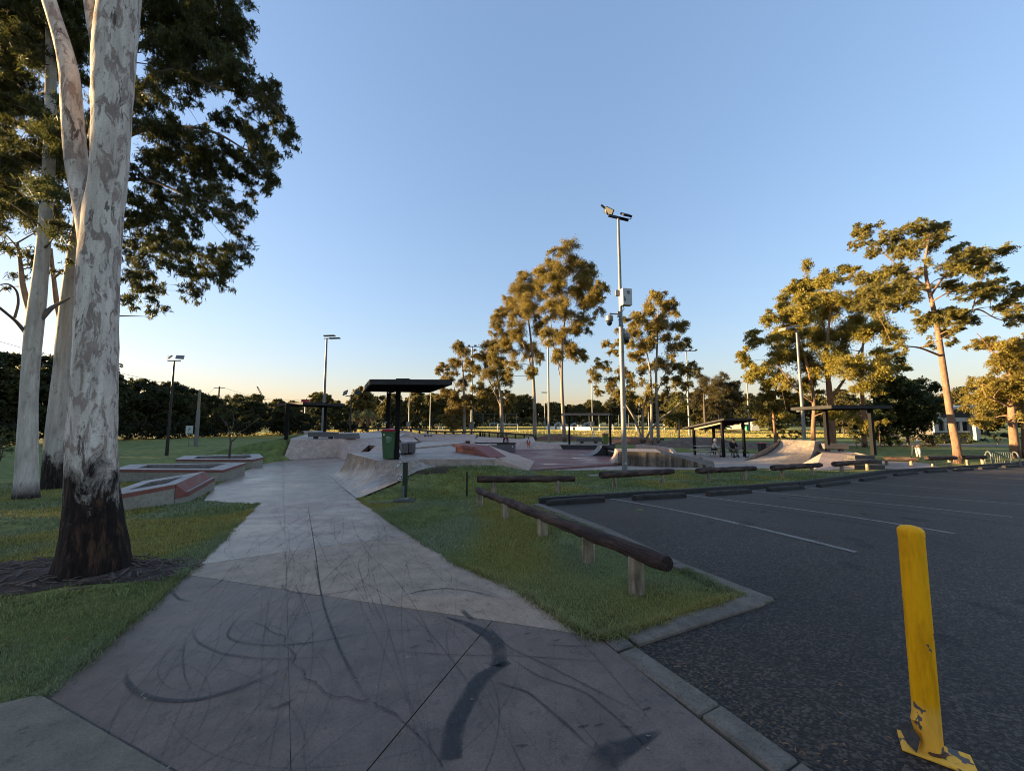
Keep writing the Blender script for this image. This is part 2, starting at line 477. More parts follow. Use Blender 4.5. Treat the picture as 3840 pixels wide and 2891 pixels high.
def gum_bark(name, base, patch, dark, height, scale=1.0, thr=.56):
    """smooth pale gum bark with shed patches and streaks; rough dark stocking bark up to about height"""
    m, t, b = _nodes(name)
    vo = coords(t); v = coords(t, (1, 1, .34)); vs = coords(t, (1, 1, .07))
    big = noise(t, v, 2.2 * scale, 6, .6, .6)
    c = ramp(t, [(.30, tuple(x * .66 for x in base)), (.48, base), (.70, tuple(min(1, x * 1.18) for x in base))]); t.links.new(big, c.inputs[0]); c = c.outputs[0]
    st = ramp(t, [(.4, (.80, .76, .74)), (.6, (1.06, 1.05, 1.04))]); t.links.new(noise(t, vs, 9 * scale, 6, .65), st.inputs[0])
    c = mixc(t, 1.0, c, st.outputs[0], 'MULTIPLY')
    n1 = noise(t, v, 7.0 * scale, 8, .68, .7)
    k1 = ramp(t, [(thr - .02, (0, 0, 0)), (thr + .035, (1, 1, 1))]); t.links.new(n1, k1.inputs[0])
    pv = ramp(t, [(.35, tuple(x * .75 for x in patch)), (.65, tuple(min(1, x * 1.45) for x in patch))]); t.links.new(noise(t, vo, 3.1, 3), pv.inputs[0])
    c = mixc(t, math_(t, 'MULTIPLY', k1.outputs[0], .82), c, pv.outputs[0])
    n2 = noise(t, coords(t, (1, 1, .22)), 4.2 * scale, 9, .72, .5)
    k2 = ramp(t, [(thr + .055, (0, 0, 0)), (thr + .09, (1, 1, 1))]); t.links.new(n2, k2.inputs[0])
    c = mixc(t, math_(t, 'MULTIPLY', k2.outputs[0], .85), c, tuple(x * .33 for x in patch))
    fl = ramp(t, [(.35, (.86,) * 3), (.65, (1.1,) * 3)]); t.links.new(noise(t, vo, 55, 4, .7), fl.inputs[0])
    c = mixc(t, 1.0, c, fl.outputs[0], 'MULTIPLY')
    sp = t.nodes.new('ShaderNodeSeparateXYZ'); t.links.new(vo, sp.inputs[0])
    n4 = noise(t, coords(t, (1, 1, .4)), 4.5, 10, .74, .6)
    hz = math_(t, 'SUBTRACT', sp.outputs[2], math_(t, 'MULTIPLY', math_(t, 'SUBTRACT', n4, .5), height * 3.0))
    kd = ramp(t, [(0, (1, 1, 1)), (.1, (.75,) * 3), (.4, (0, 0, 0))]); t.links.new(math_(t, 'SUBTRACT', hz, height), kd.inputs[0])
    n5 = noise(t, coords(t, (1, 1, .13)), 16, 8, .72, .3)
    n6 = noise(t, coords(t, (1, 1, .2)), 3.5, 5, .6)
    rd = ramp(t, [(.34, tuple(d * .12 for d in dark)), (.52, tuple(d * .8 for d in dark)), (.70, (dark[0] * 5, dark[1] * 4, dark[2] * 3.2))]); t.links.new(n5, rd.inputs[0])
    kr = ramp(t, [(.60, (0, 0, 0)), (.66, (1, 1, 1))]); t.links.new(n6, kr.inputs[0])
    dk = mixc(t, math_(t, 'MULTIPLY', kr.outputs[0], .75), rd.outputs[0], (.13, .065, .035))
    c = mixc(t, kd.outputs[0], c, dk)
    t.links.new(c, b.inputs['Base Color']); b.inputs['Roughness'].default_value = .85; b.inputs['Specular IOR Level'].default_value = .25
    hgt = math_(t, 'ADD', math_(t, 'MULTIPLY', k1.outputs[0], -.3), math_(t, 'ADD', math_(t, 'MULTIPLY', big, 1.2), math_(t, 'MULTIPLY', math_(t, 'MULTIPLY', kd.outputs[0], n5), 4.0)))
    bump(t, b, hgt, .6, .035)
    MATS[name] = m
gum_bark('gum_spotted', (.66, .57, .475), (.25, .17, .135), (.028, .016, .011), .95, 1.5, .535)
gum_bark('gum_pale', (.54, .475, .40), (.34, .27, .22), (.07, .05, .045), .1, 1.4, .60)
gum_bark('gum_pale_dark_foot', (.48, .425, .36), (.30, .235, .19), (.03, .022, .018), .8, .9, .58)
gum_bark('gum_far', (.30, .25, .20), (.17, .11, .08), (.10, .06, .045), .5, .5, .57)
gum_bark('bark_orange', (.26, .155, .095), (.17, .095, .06), (.12, .07, .045), .3, .9, .55)
plain('bark_brown', (.085, .06, .045), .9, 0, .4, 5, .6)

def log_mat():
    m, t, b = _nodes('log_wood')
    v = coords(t, (.35, 1, 1)); n1 = noise(t, v, 4.5, 7, .68, .4); n2 = noise(t, coords(t, (.07, 1, 1)), 34, 7, .7, .3); n3 = noise(t, coords(t), 60, 3)
    r1 = ramp(t, [(.34, (.018, .010, .008)), (.52, (.062, .033, .025)), (.66, (.13, .078, .055)), (.8, (.24, .17, .12))]); t.links.new(n1, r1.inputs[0])
    r2 = ramp(t, [(.36, (.22,) * 3), (.5, (.95,) * 3), (.7, (1.35,) * 3)]); t.links.new(n2, r2.inputs[0])
    t.links.new(mixc(t, 1, r1.outputs[0], r2.outputs[0], 'MULTIPLY'), b.inputs['Base Color']); b.inputs['Roughness'].default_value = .8; b.inputs['Specular IOR Level'].default_value = .3
    bump(t, b, math_(t, 'ADD', n2, math_(t, 'MULTIPLY', n3, .3)), .9, .03); MATS['log_wood'] = m
    m, t, b = _nodes('post_wood')
    v = coords(t, (1, 1, .12)); n1 = noise(t, v, 22, 5, .65); n2 = noise(t, coords(t), 4, 4)
    r1 = ramp(t, [(.32, (.12, .085, .05)), (.6, (.36, .28, .18)), (.8, (.48, .385, .26))]); t.links.new(n1, r1.inputs[0])
    r2 = ramp(t, [(.35, (.55,) * 3), (.65, (1.15,) * 3)]); t.links.new(n2, r2.inputs[0])
    t.links.new(mixc(t, 1, r1.outputs[0], r2.outputs[0], 'MULTIPLY'), b.inputs['Base Color']); b.inputs['Roughness'].default_value = .85
    bump(t, b, n1, .6, .01); MATS['post_wood'] = m
log_mat()

def yellow():
    m, t, b = _nodes('bollard_yellow')
    v = coords(t)
    n1 = noise(t, v, 4, 4); n2 = noise(t, coords(t, (1, 1, .7)), 15, 3, .5); n3 = noise(t, v, 60, 3)
    r1 = ramp(t, [(.3, (.70, .29, .002)), (.5, (.95, .42, .001)), (.7, (.99, .46, .01))]); t.links.new(noise(t, coords(t, (1, 1, .3)), 9, 7, .7, .4), r1.inputs[0])
    sp = t.nodes.new('ShaderNodeSeparateXYZ'); t.links.new(v, sp.inputs[0])
    low = ramp(t, [(0, (.085, .085, .085)), (.45, (0, 0, 0))]); t.links.new(sp.outputs[2], low.inputs[0])
    k = ramp(t, [(.665, (0, 0, 0)), (.675, (1, 1, 1))]); t.links.new(math_(t, 'ADD', n2, low.outputs[0]), k.inputs[0])
    fd_ = ramp(t, [(.2, (.55,) * 3), (.26, (0, 0, 0))]); t.links.new(math_(t, 'ADD', sp.outputs[2], math_(t, 'MULTIPLY', n1, .05)), fd_.inputs[0])
    y2 = mixc(t, fd_.outputs[0], r1.outputs[0], (.95, .50, .09))
    gr = ramp(t, [(.45, (1, 1, 1)), (.7, (.62, .55, .5))]); t.links.new(noise(t, coords(t, (1, 1, .12)), 30, 6, .7), gr.inputs[0])
    y2 = mixc(t, .55, y2, gr.outputs[0], 'MULTIPLY')
    c = mixc(t, k.outputs[0], y2, (.12, .10, .09))
    t.links.new(c, b.inputs['Base Color']); b.inputs['Roughness'].default_value = .6; b.inputs['Specular IOR Level'].default_value = .2
    bump(t, b, math_(t, 'SUBTRACT', math_(t, 'MULTIPLY', n3, .15), k.outputs[0]), .35, .003); MATS['bollard_yellow'] = m
    plain('rust', (.09, .035, .015), .85, 0, .5, 20, .3)
yellow()

def mark_mat(name, col, alpha):
    m, t, b = _nodes(name)
    b.inputs['Base Color'].default_value = (*col, 1); b.inputs['Roughness'].default_value = .55
    a = t.nodes.new('ShaderNodeAttribute'); a.attribute_name = 'Col'
    n = noise(t, coords(t), 7, 4, .7); r = ramp(t, [(.3, (.25,) * 3), (.65, (1,) * 3)]); t.links.new(n, r.inputs[0])
    al = math_(t, 'MULTIPLY', math_(t, 'MULTIPLY', a.outputs['Fac'], r.outputs[0]), alpha)
    t.links.new(al, b.inputs['Alpha']); MATS[name] = m
mark_mat('tyre_mark', (.018, .018, .02), 1.0)
mark_mat('oil_stain', (.006, .005, .005), .8)
# ------------------------------------------------------------------ ground sheets
def sheet_bm(poly, step=1.0, splits=()):
    bm = bmesh.new()
    vs = [bm.verts.new((p[0], p[1], 0)) for p in poly]
    bm.faces.new(vs)
    bmesh.ops.triangulate(bm, faces=bm.faces[:])
    xs = [p[0] for p in poly]; ys = [p[1] for p in poly]
    for ax, lo, hi in ((0, min(xs), max(xs)), (1, min(ys), max(ys))):
        k = math.floor(lo / step) * step
        while k < hi:
            if k > lo:
                co = (k, 0, 0) if ax == 0 else (0, k, 0); no = (1, 0, 0) if ax == 0 else (0, 1, 0)
                bmesh.ops.bisect_plane(bm, geom=bm.verts[:] + bm.edges[:] + bm.faces[:], plane_co=co, plane_no=no)
            k += step
    return bm
def finish_sheet(bm, name, m, zf, off, parent=None, thick=0.0):
    if thick:
        bmesh.ops.dissolve_degenerate(bm, edges=bm.edges[:], dist=1e-5)
    bmesh.ops.recalc_face_normals(bm, faces=bm.faces[:])
    if bm.faces and sum(f.normal.z for f in bm.faces) < 0:
        bmesh.ops.reverse_faces(bm, faces=bm.faces[:])
    co = np.array([v.co[:] for v in bm.verts])
    z = zf(co[:, 0], co[:, 1]) + off
    for v, k in zip(bm.verts, z): v.co.z = k
    if thick:
        be = [e for e in bm.edges if len(e.link_faces) == 1]
        r = bmesh.ops.extrude_edge_only(bm, edges=be)
        for v in [g for g in r['geom'] if isinstance(g, bmesh.types.BMVert)]: v.co.z -= thick
    me = bpy.data.meshes.new(name); bm.to_mesh(me); bm.free()
    o = link_mesh(name, me, m, parent)
    return o
def sheet(name, poly, m, off, step=1.0, zf=zt, parent=None, thick=0.0):
    return finish_sheet(sheet_bm(poly, step), name, m, zf, off, parent, thick)

# the ground itself, one sheet to the horizon
gx = np.unique(np.round(np.concatenate([np.linspace(-1500, -200, 8), np.linspace(-200, -60, 15), np.arange(-60, -24, 2), np.arange(-24, -8, .5), np.arange(-8, 8, .25), np.arange(8, 30, .5), np.arange(30, 80, 2), np.linspace(80, 300, 12), np.linspace(300, 1500, 8)]), 4))
gy = np.unique(np.round(np.concatenate([np.linspace(-400, -10, 14), np.arange(-10, 0, 1), np.arange(0, 22, .25), np.arange(22, 50, .5), np.arange(50, 100, 2), np.linspace(100, 400, 16), np.linspace(400, 2500, 9)]), 4))
GX, GY = np.meshgrid(gx, gy)
GZ = zt(GX, GY)
GZ = GZ + .02 * np.sin(GX * .9 + 1.3) * np.sin(GY * .7) * (np.abs(GX + 12) < 40) * sstep(4, 9, np.hypot(GX, GY)) * (1 - sstep(-7, -4, GX)) * (GY < 60)
hills = 22 * sstep(500, 1400, GY) * (.6 + .4 * np.sin(GX * .004 + 1))
GZ = GZ + hills
nx, ny = len(gx), len(gy)
idx = np.arange(nx * ny).reshape(ny, nx)
faces = np.stack([idx[:-1, :-1], idx[:-1, 1:], idx[1:, 1:], idx[1:, :-1]], -1).reshape(-1, 4)
me = bpy.data.meshes.new('ground')
me.from_pydata(np.stack([GX, GY, GZ], -1).reshape(-1, 3).tolist(), [], faces.tolist())
ground = tag(link_mesh('ground', me, MATS['grass_ground'], None, True), 'green lawn and ground falling gently away to the sports field', None, None, 'structure')

def H(*pts, **k): return [hit(*p, **k) for p in pts]
def dpts(s, c='D'):
    return [(c, float(a), float(b)) for a, b in (q.split(',') for q in s.split())]

# ---- footpath slabs: the wide scuffed path, in poured slabs with open joints
path_left = [(-3.2, -2.5)] + [(p.x, p.y) for p in H(*dpts('90,1515 210,1408 335,1300 455,1190 555,1090 440,1083'))]
path_pl = [(p.x, p.y) for p in H(*dpts('463,1052 525,1020 565,1004 612,995'), base=True)]
path_back = [(p.x, p.y) for p in [hit('E7', 270, 1095, base=True), hit('E7', 1000, 1050, base=True)]] + [(-7.6, 22.5), (-4.0, 21.5), (-4.5, 15.5)]
path_right = [(p.x, p.y) for p in H(*dpts('772,1078 800,1096 870,1146 980,1216 1140,1291 1247,1366 1300,1388 1331,1414 1480,1537 1640,1665'), base=True)]
kerbA_end = hit('D', 1640, 1665)
path_poly = path_left + path_pl + path_back + path_right + [(kerbA_end.x + (kerbA_end.x - path_right[-3][0]) * .9, kerbA_end.y + (kerbA_end.y - path_right[-3][1]) * .9), (1.6, -2.5)]
path = tag(bpy.data.objects.new('path', None), 'wide scuffed concrete path leading to the skate park', None, None, 'structure')
COL.objects.link(path); WL[path] = Vector((0, 0, 0))
def line_of(a, b):
    p, q = hit(*a, base=True), hit(*b, base=True)
    d = Vector((q.x - p.x, q.y - p.y, 0)).normalized()
    return Vector((p.x, p.y, 0)), Vector((-d.y, d.x, 0))          # point and left normal
J1 = line_of(('D', 385, 1243), ('D', 1250, 1375))
J2 = line_of(('D', 1060, 1350), ('D', 800, 1665))
J3 = line_of(('S', 900, 2100), ('S', 1515, 2013))
J4 = line_of(('D', 540, 1105), ('D', 790, 1088))
J5 = line_of(('D', 674, 1150), ('D', 690, 1260))
def cut(bm, ln, side, gap=.004):
    n = bm.copy()
    co, no = ln
    bmesh.ops.bisect_plane(n, geom=n.verts[:] + n.edges[:] + n.faces[:], plane_co=co + no * (gap if side > 0 else -gap), plane_no=no, clear_inner=side > 0, clear_outer=side < 0)
    return n
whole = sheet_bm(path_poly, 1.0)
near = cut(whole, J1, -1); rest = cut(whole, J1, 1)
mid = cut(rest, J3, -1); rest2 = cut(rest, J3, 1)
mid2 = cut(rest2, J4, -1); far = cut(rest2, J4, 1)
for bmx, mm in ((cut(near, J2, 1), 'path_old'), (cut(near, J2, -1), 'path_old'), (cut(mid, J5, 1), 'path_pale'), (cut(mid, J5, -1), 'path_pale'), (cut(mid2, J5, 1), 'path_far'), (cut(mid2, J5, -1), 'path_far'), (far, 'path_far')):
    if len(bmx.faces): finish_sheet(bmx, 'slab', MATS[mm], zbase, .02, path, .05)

# paler footpath slab at the lower left corner
fp = [(p.x, p.y) for p in H(('D', 85, 1512), ('D', 345, 1665))]
d = Vector((fp[1][0] - fp[0][0], fp[1][1] - fp[0][1], 0)).normalized()
e = hit('D', -60, 1545)
slab_poly = [fp[0], (fp[0][0] + d.x * 6, fp[0][1] + d.y * 6), (fp[0][0] + d.x * 6 - 5, fp[0][1] + d.y * 6), (e.x - 4, e.y - 1.2), (e.x, e.y)]
tag(sheet('footpath', slab_poly, MATS['footpath'], .032, 1.0, zt, None, .06), 'pale concrete footpath slab in the bottom left corner', None, None, 'structure')

# ---- car park
kA_r = [hit('9', x, y) for x, y in ((1362, 462), (1800, 775), (2212, 1070))]
kB_o = [hit('9', x, y) for x, y in ((1375, 452), (2040, 236), (2097, 211))]
kC_o = [hit('9', 2097, 211), hit('9', 1600, 25), hit('D', 1165, 1090, base=True)]
BAYK = [hit(*p, base=True) for p in (('D', 1165, 1088), ('6', 0, 1592), ('6', 900, 1535), ('6', 2212, 1440), ('7', 1000, 1115), ('7', 2000, 1052))]
b0, b1 = BAYK[1], BAYK[-1]
bdir = (b1 - b0); bdir.z = 0; bdir.normalize()
BAYK.append(b1 + bdir * 30)
kA_dir = (kA_r[-1] - kA_r[0]); kA_dir.z = 0; kA_dir.normalize()
kA_end = kA_r[-1] + kA_dir * 3.5
cp = [(p.x, p.y) for p in (kA_r[0], kA_r[1], kA_r[2], kA_end)] + [(6, -25), (70, -25), (70, BAYK[-1].y)] + [(p.x, p.y) for p in reversed(BAYK)] + [(p.x, p.y) for p in (kC_o[1], kC_o[0], kB_o[1], kB_o[0])]
carpark = tag(sheet('car_park', cp, MATS['asphalt'], .008, 1.0, zbase), 'dark asphalt car park with faded white bay lines', None, None, 'structure')

# ---- kerbs, each poured length its own piece
def kerb_run(parent, pts, wdt, hgt, seg, m, side=1):
    """pieces along the polyline, the piece lies to the left (side 1) of the direction"""
    for a, b in zip(pts[:-1], pts[1:]):
        L = Vector((b.x - a.x, b.y - a.y, 0)); n = max(1, round(L.length / seg)); u = L.normalized(); nn = Vector((-u.y, u.x, 0)) * side * wdt
        for k in range(n):
            p = Vector((a.x, a.y, 0)) + L * (k / n) + u * .004; q = Vector((a.x, a.y, 0)) + L * ((k + 1) / n) - u * .004
            quad = [p, q, q + nn, p + nn]
            if side < 0: quad = quad[::-1]
            z = [float(zbase(c.x, c.y)) for c in quad]
            MB().prism(quad, [k_ - .1 for k_ in z], [k_ + hgt + random.uniform(-.004, .004) for k_ in z]).build('kerb_stone', m, parent, bevel=.012)
kerb = tag(bpy.data.objects.new('kerb', None), 'flush concrete kerb around the corner of the lawn', None, None, 'structure'); COL.objects.link(kerb); WL[kerb] = Vector((0, 0, 0))
kerb_run(kerb, [hit('9', 1360, 466), kA_r[1], kA_r[2], kA_end], .165, .035, 1.25, MATS['kerb_concrete'], -1)
kerb_run(kerb, [hit('9', 1372, 456), hit('9', 2040, 238)], .17, .035, 1.6, MATS['kerb_concrete'], 1)
kerb_run(kerb, [hit('9', 2085, 216), kC_o[1], kC_o[2]], .17, .035, 1.5, MATS['kerb_concrete'], 1)
c0 = hit('9', 1190, 425); c1 = hit('9', 1285, 402)
MB().prism([hit('9', 1264, 488), hit('9', 1352, 458), hit('9', 1288, 403), hit('9', 1190, 425)], [-.1] * 4, [.03] * 4).build('kerb_stone', MATS['kerb_concrete'], kerb, bevel=.01)
kerb2 = tag(bpy.data.objects.new('bay_kerb', None), 'dirty raised concrete kerb behind the wheel stops', None, None, 'structure'); COL.objects.link(kerb2); WL[kerb2] = Vector((0, 0, 0))
kerb_run(kerb2, BAYK, .16, .13, 2.6, MATS['kerb_dirty'], 1)

# ---- bay lines and wheel stops
def on_kerb(px):
    """where that column of the picture meets the bay kerb"""
    for a, b in zip(BAYK[:-1], BAYK[1:]):
        for k in range(200):
            p = a.lerp(b, k / 200)
            if p.y > 0 and 1920 + p.x / (p.y * _cp + (float(zbase(p.x, p.y)) - EYE) * _sp) * 1441 >= px * 1.736: return p
    return BAYK[-1]
l1a, l1b = hit('D', 1310, 1079, base=True), hit('D', 1835, 1197, base=True)
ldir = l1b - l1a; ldir.z = 0; llen = ldir.length; ldir.normalize(); lnrm = Vector((-ldir.y, ldir.x, 0))
lines = []
cols = [1309, 1467, 1600, 1708, 1806, 1884, 1952, 2015, 2070, 2122, 2170, 2208]
KP = [on_kerb(c) for c in cols]
for i, kp in enumerate(KP):
    off0 = (l1a - KP[0]).dot(ldir); a = kp + ldir * off0; b = kp + ldir * (off0 + llen)
    poly = [(a + lnrm * .045)[:2], (a - lnrm * .045)[:2], (b - lnrm * .045)[:2], (b + lnrm * .045)[:2]]
    tag(sheet('bay_line', [tuple(q) for q in poly], MATS['line_paint'], .0125, 1.0, zbase), None, None, None, None).parent = carpark
def wheel_stop(a, b, label):
    c = (a + b) / 2; t = thing('wheel_stop', label, 'wheel stop', (c.x, c.y, float(zbase(c.x, c.y)) + .008), 'wheel stops in the parking bays')
    u = (b - a); u.z = 0; L = u.length; u.normalize()
    n = Vector((-u.y, u.x, 0))
    rows = []
    nn = 9
    for k in range(nn + 1):
        p = Vector((a.x, a.y, 0)).lerp(Vector((b.x, b.y, 0)), k / nn); z = float(zbase(p.x, p.y)) + .008
        j = lambda s: random.uniform(-s, s)
        e = .86 if k in (0, nn) else 1
        pr = [(-.085, 0), (-.075 * e, .09 * e + j(.006)), (-.045, .115 * e + j(.006)), (.045, .115 * e + j(.006)), (.075 * e, .09 * e + j(.006)), (.085, 0)]
        rows.append([p + n * q[0] + Vector((0, 0, z + q[1])) for q in pr])
    m = MB().loft(rows)
    k = len(rows[0])
    m.add(rows[0], [tuple(range(k))]); m.add(rows[-1], [tuple(range(k - 1, -1, -1))])
    m.build('bar', MATS['stop_timber'], t)
plain('stop_timber', (.03, .024, .018), .9, 0, .5, 7, .6)
SL = ['nearest wheel stop, its left end beside the corner of the low log rail', 'second wheel stop from the long log rail', 'third wheel stop from the long log rail', 'fourth wheel stop from the long log rail', 'fifth wheel stop from the long log rail', 'sixth wheel stop from the long log rail', 'seventh wheel stop from the long log rail', 'eighth wheel stop, in front of the child on the scooter', 'ninth wheel stop, in front of the leaning tree', 'tenth wheel stop, just right of the leaning tree', 'eleventh wheel stop, in front of the bike rack', 'last wheel stop at the right edge']
prev = on_kerb(1166)
for i, kp in enumerate([prev] + KP[:-1]):
    nx_ = KP[i]
    a = kp.lerp(nx_, .14); b = kp.lerp(nx_, .80)
    if i == 0: a, b = kp.lerp(nx_, .08), kp.lerp(nx_, .92)
    a = a + ldir * .62; b = b + ldir * .62
    if i == 0: a = hit('D', 1180, 1092, base=True); b = hit('D', 1305, 1084, base=True)
    wheel_stop(a, b, SL[i])

# ---- playing field far beyond the fence
tag(sheet('sports_field', [(-60, 64), (75, 62), (110, 120), (100, 215), (-75, 215)], MATS['field_grass'], .03, 5.0, zbase), 'dry golden playing field beyond the skate park', None, None, 'structure')

# ---- bare mulch round the spotted gum
def blob(name, c, rx, ry, m, off, seed, rot=0, parent=None, hump=.04):
    r_ = random.Random(seed); ph = [r_.uniform(0, 6.28) for _ in range(4)]
    mm = MB(); n = 28; rows = []
    for j in range(6):
        f = j / 5; row = []
        for k in range(n + 1):
            t = 2 * math.pi * (k % n) / n; rr = f * (1 + .16 * math.sin(3 * t + ph[0]) + .1 * math.sin(5 * t + ph[1]))
            x, y = rx * rr * math.cos(t), ry * rr * math.sin(t)
            X, Y = c[0] + x * math.cos(rot) - y * math.sin(rot), c[1] + x * math.sin(rot) + y * math.cos(rot)
            row.append((X, Y, float(zt(X, Y)) + off + hump * (1 - f * f)))
        rows.append(row)
    mm.loft(rows)
    return mm.build(name, m, parent, smooth=True)
TB = hit('D', 200, 1243)
tag(blob('mulch_bed', (TB.x - .45, TB.y + .02), 1.35, .6, MATS['mulch'], .006, 3, .12), 'bare brown bark mulch round the foot of the spotted gum', None, None, 'structure')
tag(blob('bare_soil', tuple(hit('D', 1290, 1372))[:2], .17, .05, MATS['dirt'], .012, 5, .25, None, .012), 'small orange bare soil patch at the tip of the lawn by the kerb', None, None, 'structure')
# ------------------------------------------------------------------ skate park
def arcprofile(lip, toe, n=8, power=2.2):
    """concave transition from lip point to toe point"""
    out = []
    for k in range(n + 1):
        t = k / n
        a = t * math.pi / 2 * .93
        hfrac = math.sin(a) / math.sin(math.pi / 2 * .93)
        zfrac = (1 - math.cos(a)) / (1 - math.cos(math.pi / 2 * .93))
        # t=0 toe, 1 lip: run grows first, height later
        p = toe.lerp(lip, hfrac); p.z = toe.z + (lip.z - toe.z) * zfrac
        out.append(p)
    return out
def interp_poly(pts, n):
    L = [0]
    for a, b in zip(pts[:-1], pts[1:]): L.append(L[-1] + (b - a).length)
    out = []
    for k in range(n):
        d = L[-1] * k / (n - 1)
        for i in range(len(pts) - 1):
            if d <= L[i + 1] + 1e-9:
                out.append(pts[i].lerp(pts[i + 1], (d - L[i]) / max(1e-9, L[i + 1] - L[i]))); break
    return out
def transition(mb, lips, toes, n=14, m=9, drop=None):
    A = interp_poly(lips, n); B = interp_poly(toes, n)
    mb.loft([arcprofile(a, b, m) for a, b in zip(A, B)])

U = .25
# big concrete floor lying under and between everything
floor_poly = [(-15.2, 26.0), (-7.8, 22.0), (-4.2, 19.2), (.9, 18.8), (10.4, 19.4), (14.5, 20.3), (21.5, 19.2), (24.5, 23), (22.5, 30), (10, 33.5), (6, 37), (2, 41.5), (-9, 43), (-18, 43)]
tag(sheet('skate_floor', floor_poly, MATS['skate_grey'], .012, 2.0, zbase), 'grey concrete floor of the skate park', None, None, 'structure')

# near quarter pipe and its platform
qp = thing('quarter_pipe', 'worn concrete quarter pipe with platform, beside the path, under the green bin', 'skate ramp', (-5, 14, -.6))
lipL = atz('E7', 1340, 965, U); lipR = atz('E8', 530, 1378, U); lipW = atz('E8', 850, 1380, U); lipW2 = atz('E8', 1010, 1376, U); c3 = atz('E8', 1160, 1358, U); c4 = atz('E1', 820, 790, U); c5 = atz('E1', 2080, 779, U)
toeL = hit('4', 780, 1375, base=True); toeM = hit('4', 890, 1475, base=True); toeR = hit('4', 1042, 1602, base=True)
toeW = Vector((-3.55, 11.5, -.28)); toeW2 = Vector((-3.05, 12.5, -.02)); toeW3 = Vector((-2.55, 13.05, .08))
for p in (toeL, toeM, toeR): p.z += .024
m = MB()
transition(m, [lipL, lipL.lerp(lipR, .5), lipR], [toeL, toeM, toeL.lerp(toeR, .8)], 14, 10)
m.build('transition', MATS['skate_ramp'], qp, smooth=True)
m = MB()
transition(m, [lipR, lipW, lipW2, c3], [toeL.lerp(toeR, .8), toeR, toeW, toeW2, toeW3], 14, 10)
m.build('wing', MATS['skate_ramp'], qp, smooth=True)
s1 = Vector((.05, 16.3, -.30)); sBank = Vector((.8, 18.5, -.74))
e1 = atz('E1', 740, 543, U); e2 = atz('E1', 1450, 470, U)
plat = [lipL, lipR, lipW, lipW2, c3, c4, c5, Vector((-.55, 15.4, U)), Vector((-1.2, 19.2, U)), Vector((-1.6, 22.5, U)), e1 + Vector((0, .2, 0)), atz('E1', 430, 548, U), atz('E7', 1920, 935, U)]
MB().prism(plat, [-1.0] * len(plat), [U + .004] * len(plat)).build('deck', MATS['skate_grey'], qp, bevel=.01)
# end bank falling from the platform to the red slab
m = MB(); m.hexa([c5 + Vector((0, 0, -1.2)), sBank + Vector((0, 0, -.5)), Vector((1.3, 22.5, -1.3)), Vector((-1.6, 22.5, -1.2)), c5 + Vector((.01, 0, .0)), sBank, Vector((1.3, 22.5, -.74)), Vector((-1.6, 22.5, U))])
m.build('end_bank', MATS['skate_pink'], qp)
# coping strip at the outer lip
m = MB(); m.tube([p + Vector((0, 0, .006)) for p in (lipL, lipR)], .018, 8); m.build('coping', MATS['skate_ramp'], qp)

# red slab
redp = [sBank + Vector((.02, .05, 0)), hit('E3', 1150, 1262, base=True), Vector((5.9, 22.5, 0)), Vector((12, 24.5, 0)), Vector((11, 31.6, 0)), Vector((0, 32.2, 0)), Vector((-1.2, 29.3, 0)), Vector((-1.4, 22.8, 0))]
RED = -.75
tag(sheet('red_slab', [(p.x, p.y) for p in redp], MATS['skate_red'], .0, 3.0, lambda x, y: np.full(np.shape(x), RED), None, .35), 'damp dull red coloured concrete slab in the middle of the skate park', None, None, 'structure')

# long bank behind the red slab
bk = thing('skate_bank', 'low pinkish concrete bank along the back of the red slab', 'skate ramp', (2, 33, -.75))
bot = [atz('E2', x, y, RED + .01) for x, y in ((-420, 590), (130, 580), (500, 577), (1000, 577), (1495, 578))]
top = [atz('E1', 1560, 408, -.17), atz('E2', 60, 405, -.17), atz('E2', 545, 406, -.17), atz('E2', 900, 440, -.24), atz('E2', 1460, 485, -.36)]
for p, q in zip(top, bot):
    if p.y < q.y + .8: p.y = q.y + .8
m = MB(); m.loft([interp_poly(bot, 12), interp_poly(top, 12), [p + Vector((0, 1.6, 0)) for p in interp_poly(top, 12)], [p + Vector((0, 1.7, -.8)) for p in interp_poly(top, 12)]])
m.build('bank_face', MATS['skate_pink'], bk)
# hump right behind it
hp = thing('concrete_hump', 'long low concrete hump behind the graffitied bank', 'skate ramp', (-1, 37, -.5))
t0, t1 = aty('E1', 1735, 318, 38.5), aty('E2', 620, 368, 38.0)
t2 = aty('E2', 880, 318, 39.5)
rows = []
A = interp_poly([aty('E1', 1600, 402, 35.4), aty('E2', 560, 408, 35.4), aty('E2', 940, 440, 36)], 14); B = interp_poly([t0, t1, t2], 14)
m = MB(); m.loft([[p + Vector((0, 0, -.4)) for p in A], A, B, [p + Vector((0, 1.2, -.05)) for p in B], [p + Vector((0, 2.2, -.8)) for p in B]])
m.build('surface', MATS['skate_pink'], hp, smooth=True)
# spine quarter
sp_ = thing('spine_ramp', 'concrete quarter pipe standing in front of the wavy bowl wall', 'skate ramp', (-6, 38.5, -.5))
lip = [aty('E1', 1350, 260, 38.8), aty('E1', 1690, 268, 38.2)]; toe = [aty('E1', 1225, 378, 37.0), aty('E1', 1620, 402, 36.2)]
m = MB(); transition(m, lip, toe, 8, 8); m.build('transition', MATS['skate_pink'], sp_, smooth=True)
bl = aty('E1', 1735, 322, 39.6)
m = MB(); m.add([lip[1], bl, toe[1]] + arcprofile(lip[1], toe[1], 8)[1:-1], [(0, 1, 2) + tuple(range(3, 10))]); m.add([lip[0], lip[1], bl, lip[0] + Vector((0, 1.2, 0))], [(0, 1, 2, 3)])
m.build('side_wall', MATS['skate_stained'], sp_)
